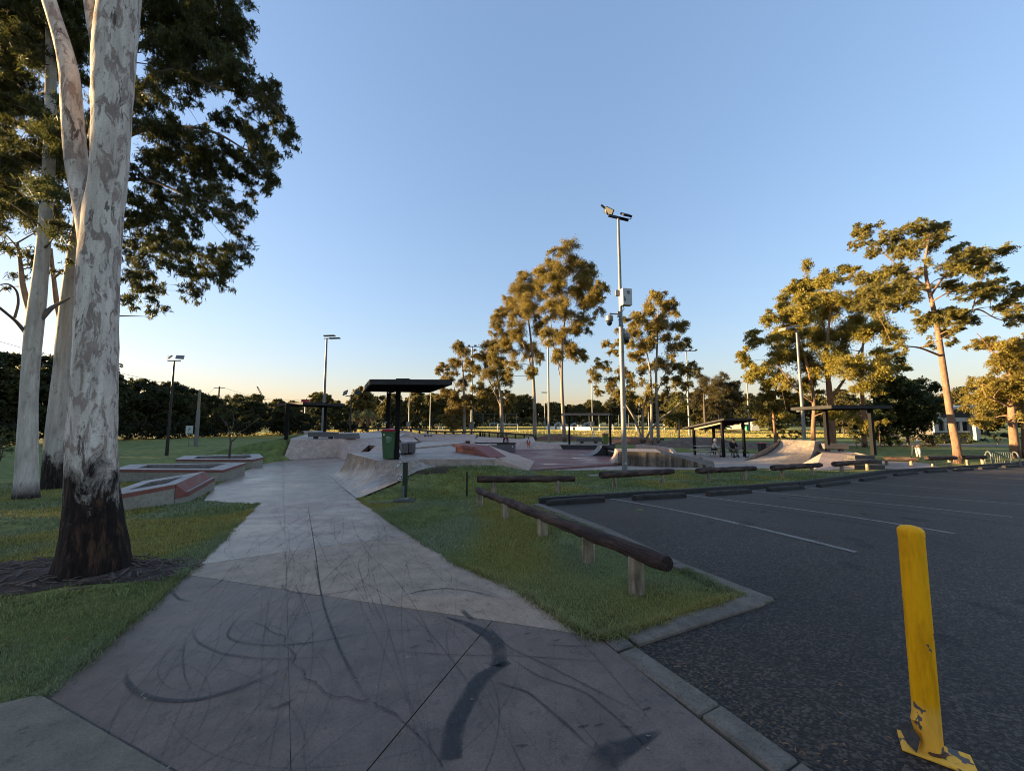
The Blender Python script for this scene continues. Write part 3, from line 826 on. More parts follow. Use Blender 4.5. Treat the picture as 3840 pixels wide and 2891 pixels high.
# pale hip
hip = thing('concrete_hip', 'small pale concrete hip beside the start of the red ledge', 'skate ramp', (-4.2, 31, -.3))
h = [aty('E1', 1185, 462, 27.5), aty('E1', 1455, 432, 28.5), aty('E1', 1470, 400, 31), aty('E1', 1290, 383, 31), aty('E1', 1225, 415, 30)]
m = MB(); m.add(h, [(0, 1, 2, 3, 4)]); m.add([p + Vector((0, 0, -.6)) for p in h] + h, [(i, (i + 1) % 5, 5 + (i + 1) % 5, 5 + i) for i in range(5)]); m.build('surface', MATS['skate_grey'], hip)

# bowl floor falling away behind the platform, the step in front of it
bf = thing('bowl', 'grey concrete bowl floor with wavy curved back wall and graffiti tag', 'skate ramp', (-8, 34, -.5))
fl = [atz('E1', 430, 541, .33), atz('E1', 740, 512, .33), atz('E1', 1450, 440, .33)]
fb = [aty('E1', 300, 420, 38.5), aty('E1', 900, 412, 39.5), aty('E1', 1300, 395, 39.5)]
m = MB(); m.loft([[p + Vector((0, 0, -.3)) for p in fl], fl, [fl[i].lerp(fb[i], .5) for i in range(3)], fb]); m.build('floor', MATS['skate_grey'], bf)
rim = [aty('E7', 1500, 650, 42), aty('E8', 700, 905, 42), aty('E1', 90, 186, 41.5), aty('E1', 200, 190, 41.5), aty('E1', 350, 226, 41), aty('E1', 450, 250, 41), aty('E1', 600, 262, 41), aty('E1', 900, 265, 41), aty('E1', 1340, 273, 40.5), aty('E1', 1700, 290, 41)]
foot = [Vector((p.x, p.y - 1.6, fb[0].z + .005)) for p in rim]
m = MB(); m.loft([arcprofile(a, b, 7) + [a + Vector((0, .35, 0)), a + Vector((0, .4, -1.2))] for a, b in zip(interp_poly(rim, 40), interp_poly(foot, 40))]); m.build('wave_wall', MATS['skate_pink'], bf, smooth=True)
hb = thing('hip_bank', 'small concrete bank with pale coping lines behind the grey blocks', 'skate ramp', (-10, 29, 0))
lp = [aty('E1', 95, 335, 29.5), aty('E1', 120, 318, 30), aty('E1', 400, 318, 30.2)]; tp = [aty('E1', 182, 440, 26.2), aty('E1', 300, 442, 26.5), aty('E1', 520, 412, 29)]
m = MB(); transition(m, lp, tp, 10, 7); m.build('transition', MATS['skate_pink'], hb, smooth=True)
m = MB(); m.add([lp[0], lp[1], lp[2], lp[2] + Vector((.3, 1.4, -.5)), lp[0] + Vector((-.6, 1.4, -.5))], [(0, 1, 2, 3, 4)]); m.build('back_slope', MATS['skate_pink'], hb)
m = MB(); m.tube([lp[0], lp[1], lp[2]], .03, 6); m.build('coping', MATS['ledge_side'], hb)

# left bank ramp
bank = thing('bank_ramp', 'broad pink-grey concrete bank ramp at the end of the path', 'skate ramp', (-12, 25, -.95))
D2 = .27
btop = [atz('E7', 400, 748, D2), atz('E7', 1000, 738, D2), atz('E7', 1470, 728, D2), atz('E7', 1810, 716, D2), atz('E7', 2100, 745, D2)]
bbot = [hit('E7', 270, 1096, base=True), hit('E7', 820, 1062, base=True), hit('E7', 1150, 1046, base=True), Vector((-9.4, 23.4, -.98)), Vector((-7.2, 22.6, -.98))]
for p in bbot: p.z += .03
A, B = interp_poly(bbot, 30), interp_poly(btop, 30)
hole = (19, 23)
rows = [[A[i].lerp(B[i], t) for i in range(30)] for t in (0, .33, .66, 1)]
m = MB()
for r0 in range(3):
    for i in range(29):
        if r0 == 1 and hole[0] <= i < hole[1]: continue
        m.add([rows[r0][i], rows[r0][i + 1], rows[r0 + 1][i + 1], rows[r0 + 1][i]], [(0, 1, 2, 3)])
m.add([A[0], B[0], B[0] + Vector((0, 0, -1.3))], [(0, 1, 2)])
m.build('bank_face', MATS['skate_pink'], bank)
q = [rows[1][hole[0]], rows[1][hole[1]], rows[2][hole[1]], rows[2][hole[0]]]
qb = [Vector((p.x, p.y + .1, min(q[0].z, q[1].z) - .12)) for p in q]
m = MB(); m.add(q + qb, [(4, 5, 6, 7), (0, 1, 5, 4), (1, 2, 6, 5), (2, 3, 7, 6), (3, 0, 4, 7)]); m.build('planter_recess', MATS['dirt'], bank)
dk = [btop[0], btop[1], btop[2], btop[3], Vector((btop[3].x + 1, btop[3].y + 3, 0)), Vector((-10.5, 38, 0)), Vector((-13, 43.5, 0)), Vector((-18.5, 43.0, 0)), Vector((-19.6, 37, 0)), Vector((-16.2, 28.3, 0))]
MB().prism(dk, [-1.2] * len(dk), [D2 + .004] * len(dk)).build('deck', MATS['skate_grey'], bank)
# round bowl rim far back on that deck
rb = thing('curved_ledge', 'low curved pale concrete bowl rim behind the far left shelter', 'skate ramp', (-18, 40, .27))
rm = [aty('E7', x, y, Y) for x, y, Y in ((560, 612, 39), (640, 600, 41), (740, 598, 42), (900, 605, 42.5), (1060, 625, 42), (1400, 640, 42), (1920, 652, 42))]
m = MB(); m.loft([[p + Vector((0, -1.2, -.35)) for p in interp_poly(rm, 20)], interp_poly(rm, 20), [p + Vector((.05, .5, 0)) for p in interp_poly(rm, 20)], [p + Vector((.05, .6, -.6)) for p in interp_poly(rm, 20)]])
m.build('rim', MATS['skate_grey'], rb, smooth=True)

# near red ledge
rl = thing('red_ledge', 'red painted concrete ledge with overhanging cap and sloping end, on the platform', 'skate ledge', (-1.9, 15.8, U))
pa, pb_, pc = atz('E1', 1262, 628, U + .006), atz('E1', 1668, 694, U + .006), atz('E1', 2042, 748, U + .006)
u = (pb_ - pa); u.z = 0; u.normalize(); nrm = Vector((-u.y, u.x, 0))
if nrm.y < 0: nrm = -nrm
hh = .33; wd = .55
def slabx(a, b, z0a, z1a, z0b, z1b, off0, off1):
    P = [a + nrm * off0, b + nrm * off0, b + nrm * off1, a + nrm * off1]
    return [Vector((P[0].x, P[0].y, z0a)), Vector((P[1].x, P[1].y, z0b)), Vector((P[2].x, P[2].y, z0b)), Vector((P[3].x, P[3].y, z0a)),
            Vector((P[0].x, P[0].y, z1a)), Vector((P[1].x, P[1].y, z1b)), Vector((P[2].x, P[2].y, z1b)), Vector((P[3].x, P[3].y, z1a))]
MB().hexa(slabx(pa, pb_, U, U + .21, U, U + .21, .0, wd)).build('base', MATS['ledge_orange'], rl, bevel=.008)
MB().hexa(slabx(pa - u * .12, pb_ + u * .04, U + .212, U + .34, U + .212, U + .34, -.1, wd + .08)).build('cap', MATS['ledge_red'], rl, bevel=.012)
endp = pa + u * ((pc - pa).dot(u)); 
MB().hexa(slabx(pb_ + u * .045, endp, U, U + .338, U - .0, U + .03, -.08, wd + .06)).build('end_slope', MATS['ledge_red'], rl, bevel=.008)

# grey grind ledge on the red slab
gl = thing('grind_ledge', 'grey concrete grind ledge with a long dark steel cap and a white sticker', 'skate ledge', (-1, 28.4, RED))
g0, g1 = atz('E2', 128, 638, RED + .005), atz('E2', 505, 643, RED + .005)
gp = atz('E1', 1850, 640, RED + .005); gp.y = g0.y + .25
ht = .62
MB().prism([g0, g1, g1 + Vector((.05, .62, 0)), g0 + Vector((.05, .62, 0))], [RED] * 4, [RED + ht] * 4).build('block', MATS['block_grey'], gl, bevel=.012)
MB().prism([gp, g0 + Vector((-.01, .2, 0)), g0 + Vector((-.01, .6, 0)), gp + Vector((0, .4, 0))], [RED] * 4, [RED + .5] * 4).build('pale_block', MATS['ledge_side'], gl, bevel=.01)
MB().prism([gp + Vector((-.7, -.1, 0)), g1 + Vector((.05, -.03, 0)), g1 + Vector((.1, .66, 0)), gp + Vector((-.7, .55, 0))], [RED + ht + .003] * 4, [RED + ht + .06] * 4).build('cap', MATS['shelter_steel'], gl, bevel=.006)
sx = g0.lerp(g1, .87); MB().box((sx.x, sx.y - .004, RED + .42), (.09, .006, .12), 0).build('sticker', MATS['white_paint'], gl)

# ledge the mid shelter stands on
sl = thing('shelter_platform', 'dark edged concrete platform under the middle shelter', 'platform', (6.5, 32, RED))
f0, f1 = atz('E3', 55, 905, RED), atz('E3', 985, 915, RED)
PZ = -.385
MB().prism([f0, f1, f1 + Vector((1.5, 3.2, 0)), f0 + Vector((.3, 3.6, 0))], [RED - .2] * 4, [PZ - .035] * 4).build('base', MATS['block_dark'] if 'block_dark' in MATS else concrete('block_dark', (.045, .045, .05), .7, .4, 2), sl)
MB().prism([f0 + Vector((-.25, -.06, 0)), f1 + Vector((.05, -.06, 0)), f1 + Vector((1.6, 3.3, 0)), f0 + Vector((-.3, 3.7, 0))], [PZ - .034] * 4, [PZ] * 4).build('slab', MATS['skate_grey'], sl, bevel=.006)

# kicker
kk = thing('kicker_ramp', 'small dark steel kicker ramp with curved top on the red slab', 'skate ramp', (5.6, 25.3, RED))
k0, k1 = atz('E3', 590, 1045, RED + .004), atz('E3', 995, 1050, RED + .004)
def kprof(y):
    pts = [Vector((k0.x, k0.y + y, RED + .006))]
    for k in range(1, 9):
        t = k / 8; pts.append(Vector((k0.x + (k1.x - k0.x) * .74 * math.sin(t * 1.2) / math.sin(1.2), k0.y + y, RED + .006 + .66 * (1 - math.cos(t * 1.2)) / (1 - math.cos(1.2)))))
    return pts
A, B = kprof(0), kprof(1.25)
m = MB(); m.loft([A, B]); m.build('riding_surface', MATS['galvanised_dull'], kk, smooth=True)
E = [Vector((k1.x, k1.y, RED + .006)), Vector((k1.x, k1.y, RED + .42)), Vector((A[-1].x + .08, k1.y, RED + .62))]
m = MB()
for dy in (0.01, 1.24):
    P = [Vector((p.x, k0.y + dy, p.z - .01)) for p in A] + [Vector((e_.x, k0.y + dy, e_.z)) for e_ in reversed(E)]
    m.add(P, [tuple(range(len(P)))])
m.add([E[0], E[1], E[1] + Vector((0, 1.24, 0)), E[0] + Vector((0, 1.24, 0))], [(0, 1, 2, 3)]); m.add([E[1], E[2], E[2] + Vector((0, 1.24, 0)), E[1] + Vector((0, 1.24, 0))], [(0, 1, 2, 3)])
m.build('side_panel', MATS['black_steel'], kk)
m = MB(); m.beam(Vector((k1.x - .25, k1.y + .3, RED + .56)), Vector((k1.x + 1.5, k1.y - .1, RED + .12)), .14, .1); m.build('down_rail', MATS['shelter_steel'], kk)
m = MB(); m.hexa([Vector((k1.x + .02, k1.y + .02, RED)), Vector((k1.x + 1.4, k1.y - .3, RED)), Vector((k1.x + 1.5, k1.y + .5, RED)), Vector((k1.x + .02, k1.y + .8, RED)), Vector((k1.x + .02, k1.y + .02, RED + .3)), Vector((k1.x + 1.4, k1.y - .3, RED + .03)), Vector((k1.x + 1.5, k1.y + .5, RED + .03)), Vector((k1.x + .02, k1.y + .8, RED + .3))]); m.build('back_wedge', MATS['black_steel'], kk)

# raised pad with stained wall
pad = thing('raised_pad', 'raised concrete pad with black streaked front wall sloping down at its right end', 'skate ramp', (8, 20.5, -.85))
WZ = -.10
w0 = hit('E3', 1225, 1252, base=True); w1 = hit('E4', 0, 1062, base=True); w2 = hit('E4', 1110, 1082, base=True)
w0t, w1t = Vector((w0.x, w0.y, WZ)), Vector((w1.x, w1.y, WZ - .01))
bk0, bk1, bk2 = w0 + Vector((.25, 1.7, 0)), w1 + Vector((.5, 2.0, 0)), w2 + Vector((1.6, 3.2, 0))
MB().hexa([w0 + Vector((0, 0, -.3)), w1 + Vector((0, 0, -.3)), Vector((bk1.x, bk1.y, -1.2)), Vector((bk0.x, bk0.y, -1.2)), w0t, w1t, Vector((bk1.x, bk1.y, WZ)), Vector((bk0.x, bk0.y, WZ))]).build('wall', MATS['skate_stained'], pad, bevel=.01)
mid = 8
fr = interp_poly([w1t + Vector((.003, 0, 0)), w1t.lerp(w2, .35) + Vector((0, 0, .03)), w2 + Vector((0, 0, .02))], mid); bkx = interp_poly([Vector((bk1.x, bk1.y, WZ)), Vector((bk2.x, bk2.y, w2.z + .02))], mid)
m = MB(); m.loft([[p + Vector((0, 0, -(p.z + 1.2))) for p in fr], fr, bkx]); m.build('end_slope', MATS['skate_stained'], pad)
MB().prism([w0 + Vector((-.02, -.015, 0)), w1 + Vector((-.002, -.015, 0)), Vector((bk1.x, bk1.y, 0)), Vector((bk0.x - .02, bk0.y, 0))], [WZ + .002] * 4, [WZ + .03] * 4).build('top_slab', MATS['skate_grey'], pad, bevel=.006)
lq = [w0t + Vector((-.02, .02, 0)), Vector((bk0.x - .02, bk0.y, WZ))]; tq = [w0 + Vector((-.62, .1, .03)), Vector((bk0.x - .7, bk0.y, w0.z + .03))]
m = MB(); transition(m, lq, tq, 5, 8); m.add(arcprofile(lq[0], tq[0], 8) + [Vector((lq[0].x, lq[0].y, tq[0].z))], [tuple(range(10))]); m.build('left_transition', MATS['skate_pink'], pad, smooth=True)

# winding kerb ledge
wl = thing('winding_ledge', 'narrow winding concrete ledge curving down behind the streaked wall', 'skate ledge', (12, 27, -.8))
cpts = [aty('E3', 1560, 812, 31), aty('E3', 1700, 822, 30.5), aty('E3', 2000, 850, 29), aty('E3', 2212, 880, 27.5), aty('E4', 130, 655, 26.5), aty('E4', 190, 690, 25.6), aty('E4', 240, 760, 24.8), aty('E4', 300, 812, 24.3), aty('E4', 345, 826, 24)]
cc = interp_poly(cpts, 30)
m = MB(); m.loft([[p + Vector((-.02, -.02, -.5)), p, p + Vector((.30, .14, 0)), p + Vector((.32, .16, -.5))] for p in cc]); m.build('ledge', MATS['skate_grey'], wl)

# right quarter pipe
rq = thing('large_quarter_pipe', 'tall concrete quarter pipe right of the black bin with red lid', 'skate ramp', (18, 24, -.9))
L_, R_ = atz('E5', 625, 297, .25), atz('E5', 1170, 317, .25)
tl, tm, tr_ = hit('E5', -40, 648, base=True), hit('E5', 500, 690, base=True), hit('E5', 975, 674, base=True)
for p in (tl, tm, tr_): p.z += .02
m = MB(); transition(m, [L_, L_.lerp(R_, .35), R_], [tl, tm, tr_], 16, 11); m.build('transition', MATS['skate_ramp'], rq, smooth=True)
Rb = R_ + Vector((.9, .55, 0)); Lb = L_ + Vector((.9, .9, 0))
pr = arcprofile(R_, tr_, 11)
m = MB(); m.add(pr + [Rb, Vector((Rb.x - .1, Rb.y - .5, -1.0))], [tuple(range(14))]); m.build('side_wall', MATS['ledge_side'], rq)
m = MB(); m.add([L_, R_, Rb, Lb], [(0, 1, 2, 3)]); m.add([Rb, Lb, Lb + Vector((0, 0, -1.3)), Rb + Vector((0, 0, -1.3))], [(0, 1, 2, 3)]); m.add([L_, Lb, Lb + Vector((0, 0, -1.3)), tl + Vector((0, .5, -.3))], [(0, 1, 2, 3)]); m.build('top', MATS['skate_grey'], rq)
m = MB(); m.tube([L_ + Vector((0, 0, .02)), R_ + Vector((0, 0, .02))], .028, 8); m.build('coping', MATS['galvanised_dull'], rq)
# pink bank right of it
pk = thing('pink_bank', 'smooth reddish concrete bank between the tall quarter pipe and right shelter', 'skate ramp', (19, 21, -.9))
a0, a1, a2 = hit('E5', 975, 676, base=True), hit('E5', 1170, 788, base=True), hit('E5', 1790, 770, base=True)
b0_, b1_, b2_ = aty('E5', 1290, 500, 24.0), aty('E5', 1900, 540, 23.5), aty('E5', 2050, 545, 22.5)
for p in (a0, a1, a2): p.z += .015
m = MB(); m.add([a0, a1, a2, b2_, b1_, b0_], [(0, 1, 2, 3, 4, 5)]); m.add([b0_, b1_, b2_, b2_ + Vector((1.5, 3, 0)), b0_ + Vector((1.5, 3.0, 0))], [(0, 1, 2, 3, 4)])
m.add([a2, b2_, b2_ + Vector((0, 0, -1)), a2 + Vector((0, 0, -.3))], [(0, 1, 2, 3)]); m.build('bank_face', MATS['skate_pink'], pk)
# stepped block
sb_ = thing('stepped_block', 'dark stepped timber block at the foot of the right shelter', 'steps', (21, 20.3, -.9))
z0 = float(zbase(19, 19)) 
s0 = hit('E5', 1800, 765, base=True)
for i, (x0, x1, dz, dy) in enumerate(((1800, 2290, .22, 0), (1860, 2280, .42, .35), (1875, 2200, .60, .7))):
    a = aty('E5', x0, 700, s0.y + dy); b = aty('E5', x1, 700, s0.y + dy)
    MB().box(((a.x + b.x) / 2, s0.y + dy + .45, s0.z + dz / 2 - .05 + (.0 if i == 0 else 0)), (b.x - a.x, .9 - .2 * i, dz + .1)).build('step', concrete('step_dark%d' % i, (.10, .085, .075), .6, .6, 3, (.8, .95)), sb_, bevel=.01)

# benches: long concrete seats on two feet
def conc_bench(label, c, ang, L, wd, h, th, z, m_='block_grey', group='concrete bench seats'):
    t = thing('concrete_bench', label, 'bench', (c[0], c[1], z), group)
    ca, sa = math.cos(ang), math.sin(ang)
    MB().box((c[0], c[1], z + h - th / 2), (L, wd, th), ang).build('seat', MATS[m_], t, bevel=.012)
    for s in (-.27, .27):
        MB().box((c[0] + ca * L * s, c[1] + sa * L * s, z + (h - th) / 2), (L * .11, wd * .6, h - th - .004), ang).build('foot', MATS['block_dark'], t)
    return t
pA, pB = atz('E7', 700, 735, D2 + .004), atz('E7', 1110, 735, D2 + .004)
conc_bench('long grey concrete bench on the bank ramp deck before the far left shelter', ((pA.x + pB.x) / 2 - .1, (pA.y + pB.y) / 2 + .5), -.02, (pB - pA).length * 1.15, .5, .48, .34, D2 + .004)
wA, wB = atz('E7', 1105, 733, D2 + .004), atz('E7', 1470, 730, D2 + .004)
wdg = thing('wedge_block', 'grey concrete wedge block beside the long bench on the deck', 'skate ledge', (wA.x, wA.y, D2))
MB().hexa([wA, wB, wB + Vector((0, .9, 0)), wA + Vector((0, .9, 0)), wA + Vector((.12, .05, .36)), wB + Vector((-.05, .05, .38)), wB + Vector((-.05, .8, .38)), wA + Vector((.12, .8, .36))]).build('block', MATS['block_grey'], wdg, bevel=.012)
mA, mB_ = aty('E3', 330, 745, 34.2), aty('E3', 865, 745, 34.2)
conc_bench('grey concrete bench under the middle shelter', ((mA.x + mB_.x) / 2, 34.2), 0.0, mB_.x - mA.x, .5, .47, .32, PZ)
rA, rB = aty('E5', 1275, 440, 25.2), aty('E5', 1690, 450, 24.8)
conc_bench('grey concrete bench on the pink bank beside the tall quarter pipe', ((rA.x + rB.x) / 2, 25.0), -.15, (rB - rA).length, .5, .5, .34, b0_.z + .01)

# two grey cubes by the near shelter
for i, (x0, x1, lab) in enumerate(((150, 280, 'left one of two grey concrete cube seats beside the green bin'), (292, 432, 'right one of two grey concrete cube seats beside the green bin'))):
    a = atz('E1', x0, 664 - i * 12, U + .08); b = atz('E1', x1, 660 - i * 12, U + .08)
    t = thing('cube_seat', lab, 'seat', (a.x, a.y, U), 'grey cube seats')
    MB().prism([a, b, b + Vector((-.35, .95, 0)), a + Vector((-.35, .95, 0))], [U + .08] * 4, [U + .47] * 4).build('block', MATS['block_grey'], t, bevel=.015)
    cx = (a + b) / 2 + Vector((-.17, .47, 0))
    MB().box((cx.x, cx.y, U + .043), ((b - a).length * .6, .5, .076)).build('foot', MATS['block_dark'], t)

# ---- left planter ledges: concrete sides, red band, pale top with a planting recess
def planter(label, base_pts, hgt, step=None, rec=.32):
    """base_pts: plan outline ccw seen from above"""
    c = sum((Vector((p.x, p.y, 0)) for p in base_pts), Vector()) / len(base_pts)
    zb = min(p.z for p in base_pts) - .12; zt_ = sum(p.z for p in base_pts) / len(base_pts) + hgt
    t = thing('planter_ledge', label, 'planter', (c.x, c.y, zb + .12), 'concrete planter ledges beside the path')
    n = len(base_pts)
    P = [Vector((p.x, p.y, 0)) for p in base_pts]
    out = [c + (p - c) * 1.0 for p in P]
    band = [c + (p - c) * 1.012 for p in P]; inn = [c + (p - c) * (1 - rec) for p in P]
    m = MB(); m.add([(p.x, p.y, zb) for p in out] + [(p.x, p.y, zt_ - .095) for p in out], [(i, (i + 1) % n, n + (i + 1) % n, n + i) for i in range(n)]); m.build('side', MATS['ledge_side'], t)
    m = MB(); m.add([(p.x, p.y, zt_ - .1) for p in band] + [(p.x, p.y, zt_ - .012) for p in band], [(i, (i + 1) % n, n + (i + 1) % n, n + i) for i in range(n)] ); m.add([(p.x, p.y, zt_ - .1) for p in band] + [(p.x, p.y, zt_ - .1) for p in inn], [(i, (i + 1) % n, n + (i + 1) % n, n + i) for i in range(n)]); m.build('red_band', MATS['ledge_red'], t)
    m = MB(); m.add([(p.x, p.y, zt_) for p in band] + [(p.x, p.y, zt_) for p in inn] + [(p.x, p.y, zt_ - .012) for p in band], [(i, (i + 1) % n, n + (i + 1) % n, n + i) for i in range(n)] + [(2 * n + i, 2 * n + (i + 1) % n, (i + 1) % n, i) for i in range(n)]); m.build('top', MATS['ledge_top'], t)
    m = MB(); m.add([(p.x, p.y, zt_ - .001) for p in inn] + [(p.x, p.y, zt_ - .3) for p in inn], [(i, (i + 1) % n, n + (i + 1) % n, n + i) for i in range(n)]); m.build('recess', MATS['ledge_top'], t)
    m = MB(); m.add([(p.x, p.y, zt_ - .13) for p in inn], [tuple(range(n))]); m.build('soil', MATS['mulch'], t)
    return t, zt_, c
def g_(c, x, y): return hit(c, x, y, base=True)
# nearest
F0, F1, F2, F3 = g_('3', 1040, 702), g_('3', 1430, 642), g_('3', 1565, 622), g_('3', 1778, 524)
zq_ = (F0.z + F2.z) / 2
for p in (F0, F1, F2, F3): p.z = zq_
dirx = (F2 - F0).normalized(); perv = F3 - F2
F1 = F0 + dirx * (F1 - F0).dot(dirx); W0 = F0 - dirx * .75
n1 = [W0, F1, F1 + perv * .97 + dirx * .0, W0 + perv * .97]
t1_, z1_, c1_ = planter('nearest planter ledge, red edged, with a lower step at its right end', n1, .46, rec=.5)
stp = [F1 + dirx * .30, F2, F3, F1 + dirx * .30 + perv]
zs = z1_ - .24
MB().prism([F1 + dirx * .012 + perv * .01, F2, F3, F1 + dirx * .012 + perv * .96], [zs - .5] * 4, [zs - .13] * 4).build('step_side', MATS['ledge_side'], t1_)
MB().prism(stp, [zs - .128] * 4, [zs - .012] * 4).build('step_band', MATS['ledge_red'], t1_, bevel=.006)
MB().prism(stp, [zs - .011] * 4, [zs] * 4).build('step_top', MATS['ledge_top'], t1_)
up_ = Vector((0, 0, 1)); A_ = F1 + dirx * .02; B_ = F1 + dirx * .298
MB().hexa([A_ + up_ * (zs - .128 - zq_), B_ + up_ * (zs - .128 - zq_), B_ + perv * .98 + up_ * (zs - .128 - zq_), A_ + perv * .98 + up_ * (zs - .128 - zq_), A_ + up_ * (z1_ - .013 - zq_), B_ + up_ * (zs + .001 - zq_), B_ + perv * .98 + up_ * (zs + .001 - zq_), A_ + perv * .98 + up_ * (z1_ - .013 - zq_)]).build('step_slope', MATS['ledge_red'], t1_)
# middle
m1, m2, m3 = g_('3', 1290, 412), g_('3', 1840, 458), g_('3', 2030, 400)
n2 = [m1 + Vector((-.3, .25, 0)), m2, m3, m3 + Vector((-2.2, .9, 0)), m1 + Vector((-.4, 1.5, 0))]
n2[0] = Vector((m1.x, m2.y + .15, m2.z))
for p in n2: p.z = m2.z
n2[4] = Vector((n2[0].x - 1.0, n2[0].y + 1.7, m2.z)); n2[3] = Vector((m3.x - 1.9, n2[4].y + .35, m2.z))
t2_, z2_, c2_ = planter('middle planter ledge of three, red edged, without a step', n2, .46)
# farthest
f1_, f2_, f3_ = g_('3', 1600, 330), g_('3', 2090, 348), g_('3', 2178, 330)
n3_ = [Vector((f1_.x, f2_.y + .1, f2_.z)), Vector((f2_.x, f2_.y, f2_.z)), Vector((f3_.x, f3_.y, f2_.z)), Vector((f3_.x - 1.6, f3_.y + 2.1, f2_.z)), Vector((f1_.x - 1.2, f2_.y + 2.0, f2_.z))]
t3_, z3_, c3_ = planter('farthest planter ledge, red edged, with the bare young tree', n3_, .48)

# ---- graffiti tags as thin brush strokes on the walls
def strokes(name, parent, surf, polys, wdt):
    m = MB()
    for P in polys:
        pts = [surf(x, y) for x, y in P]
        for a, b in zip(pts[:-1], pts[1:]):
            d = (b - a)
            if d.length < 1e-4: continue
            up = Vector((0, -.35, 1)); s = d.normalized().cross(Vector((0, -1, .3))).normalized() * wdt / 2
            m.add([a - s, a + s, b + s, b - s], [(0, 1, 2, 3)])
    return m.build(name, MATS['graffiti'], parent)
def on_quad(face_lo, face_hi, lift=.012):
    pass
def wall_pt(c, ypl, dzdy):
    def f(x, y):
        p = aty(c, x, y, ypl); return p
    return f
# tag on the long bank (sloping plane between bot and top edges)
nb = (top[1] - bot[1]).cross(bot[2] - bot[1]).normalized()
def on_plane(c, p0, nn, lift=.012):
    if nn.y > 0: nn = -nn
    def f(x, y):
        d = Vector(ray(c, x, y)); o = Vector((0, 0, EYE)); t = (p0 - o).dot(nn) / d.dot(nn)
        return o + d * t + nn * lift
    return f
sf = on_plane('E1', bot[1], nb)
strokes('graffiti_tag', bk, sf, [[(1690, 440), (1625, 445), (1610, 462), (1650, 472), (1640, 490), (1600, 492)], [(1680, 495), (1700, 450), (1720, 480), (1745, 445), (1760, 492)], [(1760, 490), (1785, 440), (1805, 490), (1770, 475), (1815, 470)], [(1790, 448), (1850, 442), (1825, 445), (1822, 490)], [(1880, 462), (1850, 470), (1850, 490), (1885, 492), (1893, 472), (1870, 462)]], .045)
sf2 = on_plane('E1', Vector((-9.6, 40.3, 0)), Vector((0, -1, .25)).normalized(), .02)
strokes('graffiti_tag', bf, sf2, [[(660, 280), (615, 282), (612, 300), (650, 298), (640, 315), (610, 314)], [(660, 315), (672, 282), (690, 290), (668, 300)], [(700, 282), (690, 312), (715, 314)], [(712, 285), (705, 300), (722, 300)], [(750, 285), (728, 290), (745, 300), (728, 314)], [(780, 285), (752, 292), (776, 300), (756, 312)]], .06)
sf3 = on_plane('E7', bbot[1], (btop[1] - bbot[1]).cross(bbot[2] - bbot[1]).normalized())
strokes('graffiti_tag', bank, sf3, [[(1120, 762), (1085, 780), (1088, 798), (1120, 790), (1155, 765), (1150, 790), (1130, 805), (1160, 805)]], .03)
# timber rail behind the bowl
rl_ = thing('timber_rail_fence', 'dark timber post and rail fence along the top of the bowl', 'fence', (-6, 42, 0))
rp = [aty('E7', 1700, 560, 43), aty('E8', 700, 884, 43), aty('E1', 90, 140, 42.6), aty('E1', 345, 152, 42.5), aty('E1', 560, 185, 42.3), aty('E1', 800, 207, 42.2), aty('E1', 1150, 216, 42), aty('E1', 1500, 216, 42), aty('E1', 1800, 218, 42), aty('E2', 0, 230, 42), aty('E2', 500, 258, 41.5), aty('E2', 880, 290, 41)]
for a, b in zip(rp[:-1], rp[1:]):
    MB().beam(a, b, .14, .17).build('rail', MATS['timber_rail'], rl_)
for p in interp_poly(rp, 20)[1:] + [aty('E1', 1770, 225, 42), aty('E1', 1825, 225, 42), aty('E1', 1865, 225, 42)]:
    MB().box((p.x, p.y + .16, p.z - .45), (.16, .14, 1.0)).build('post', MATS['timber_rail'], rl_)
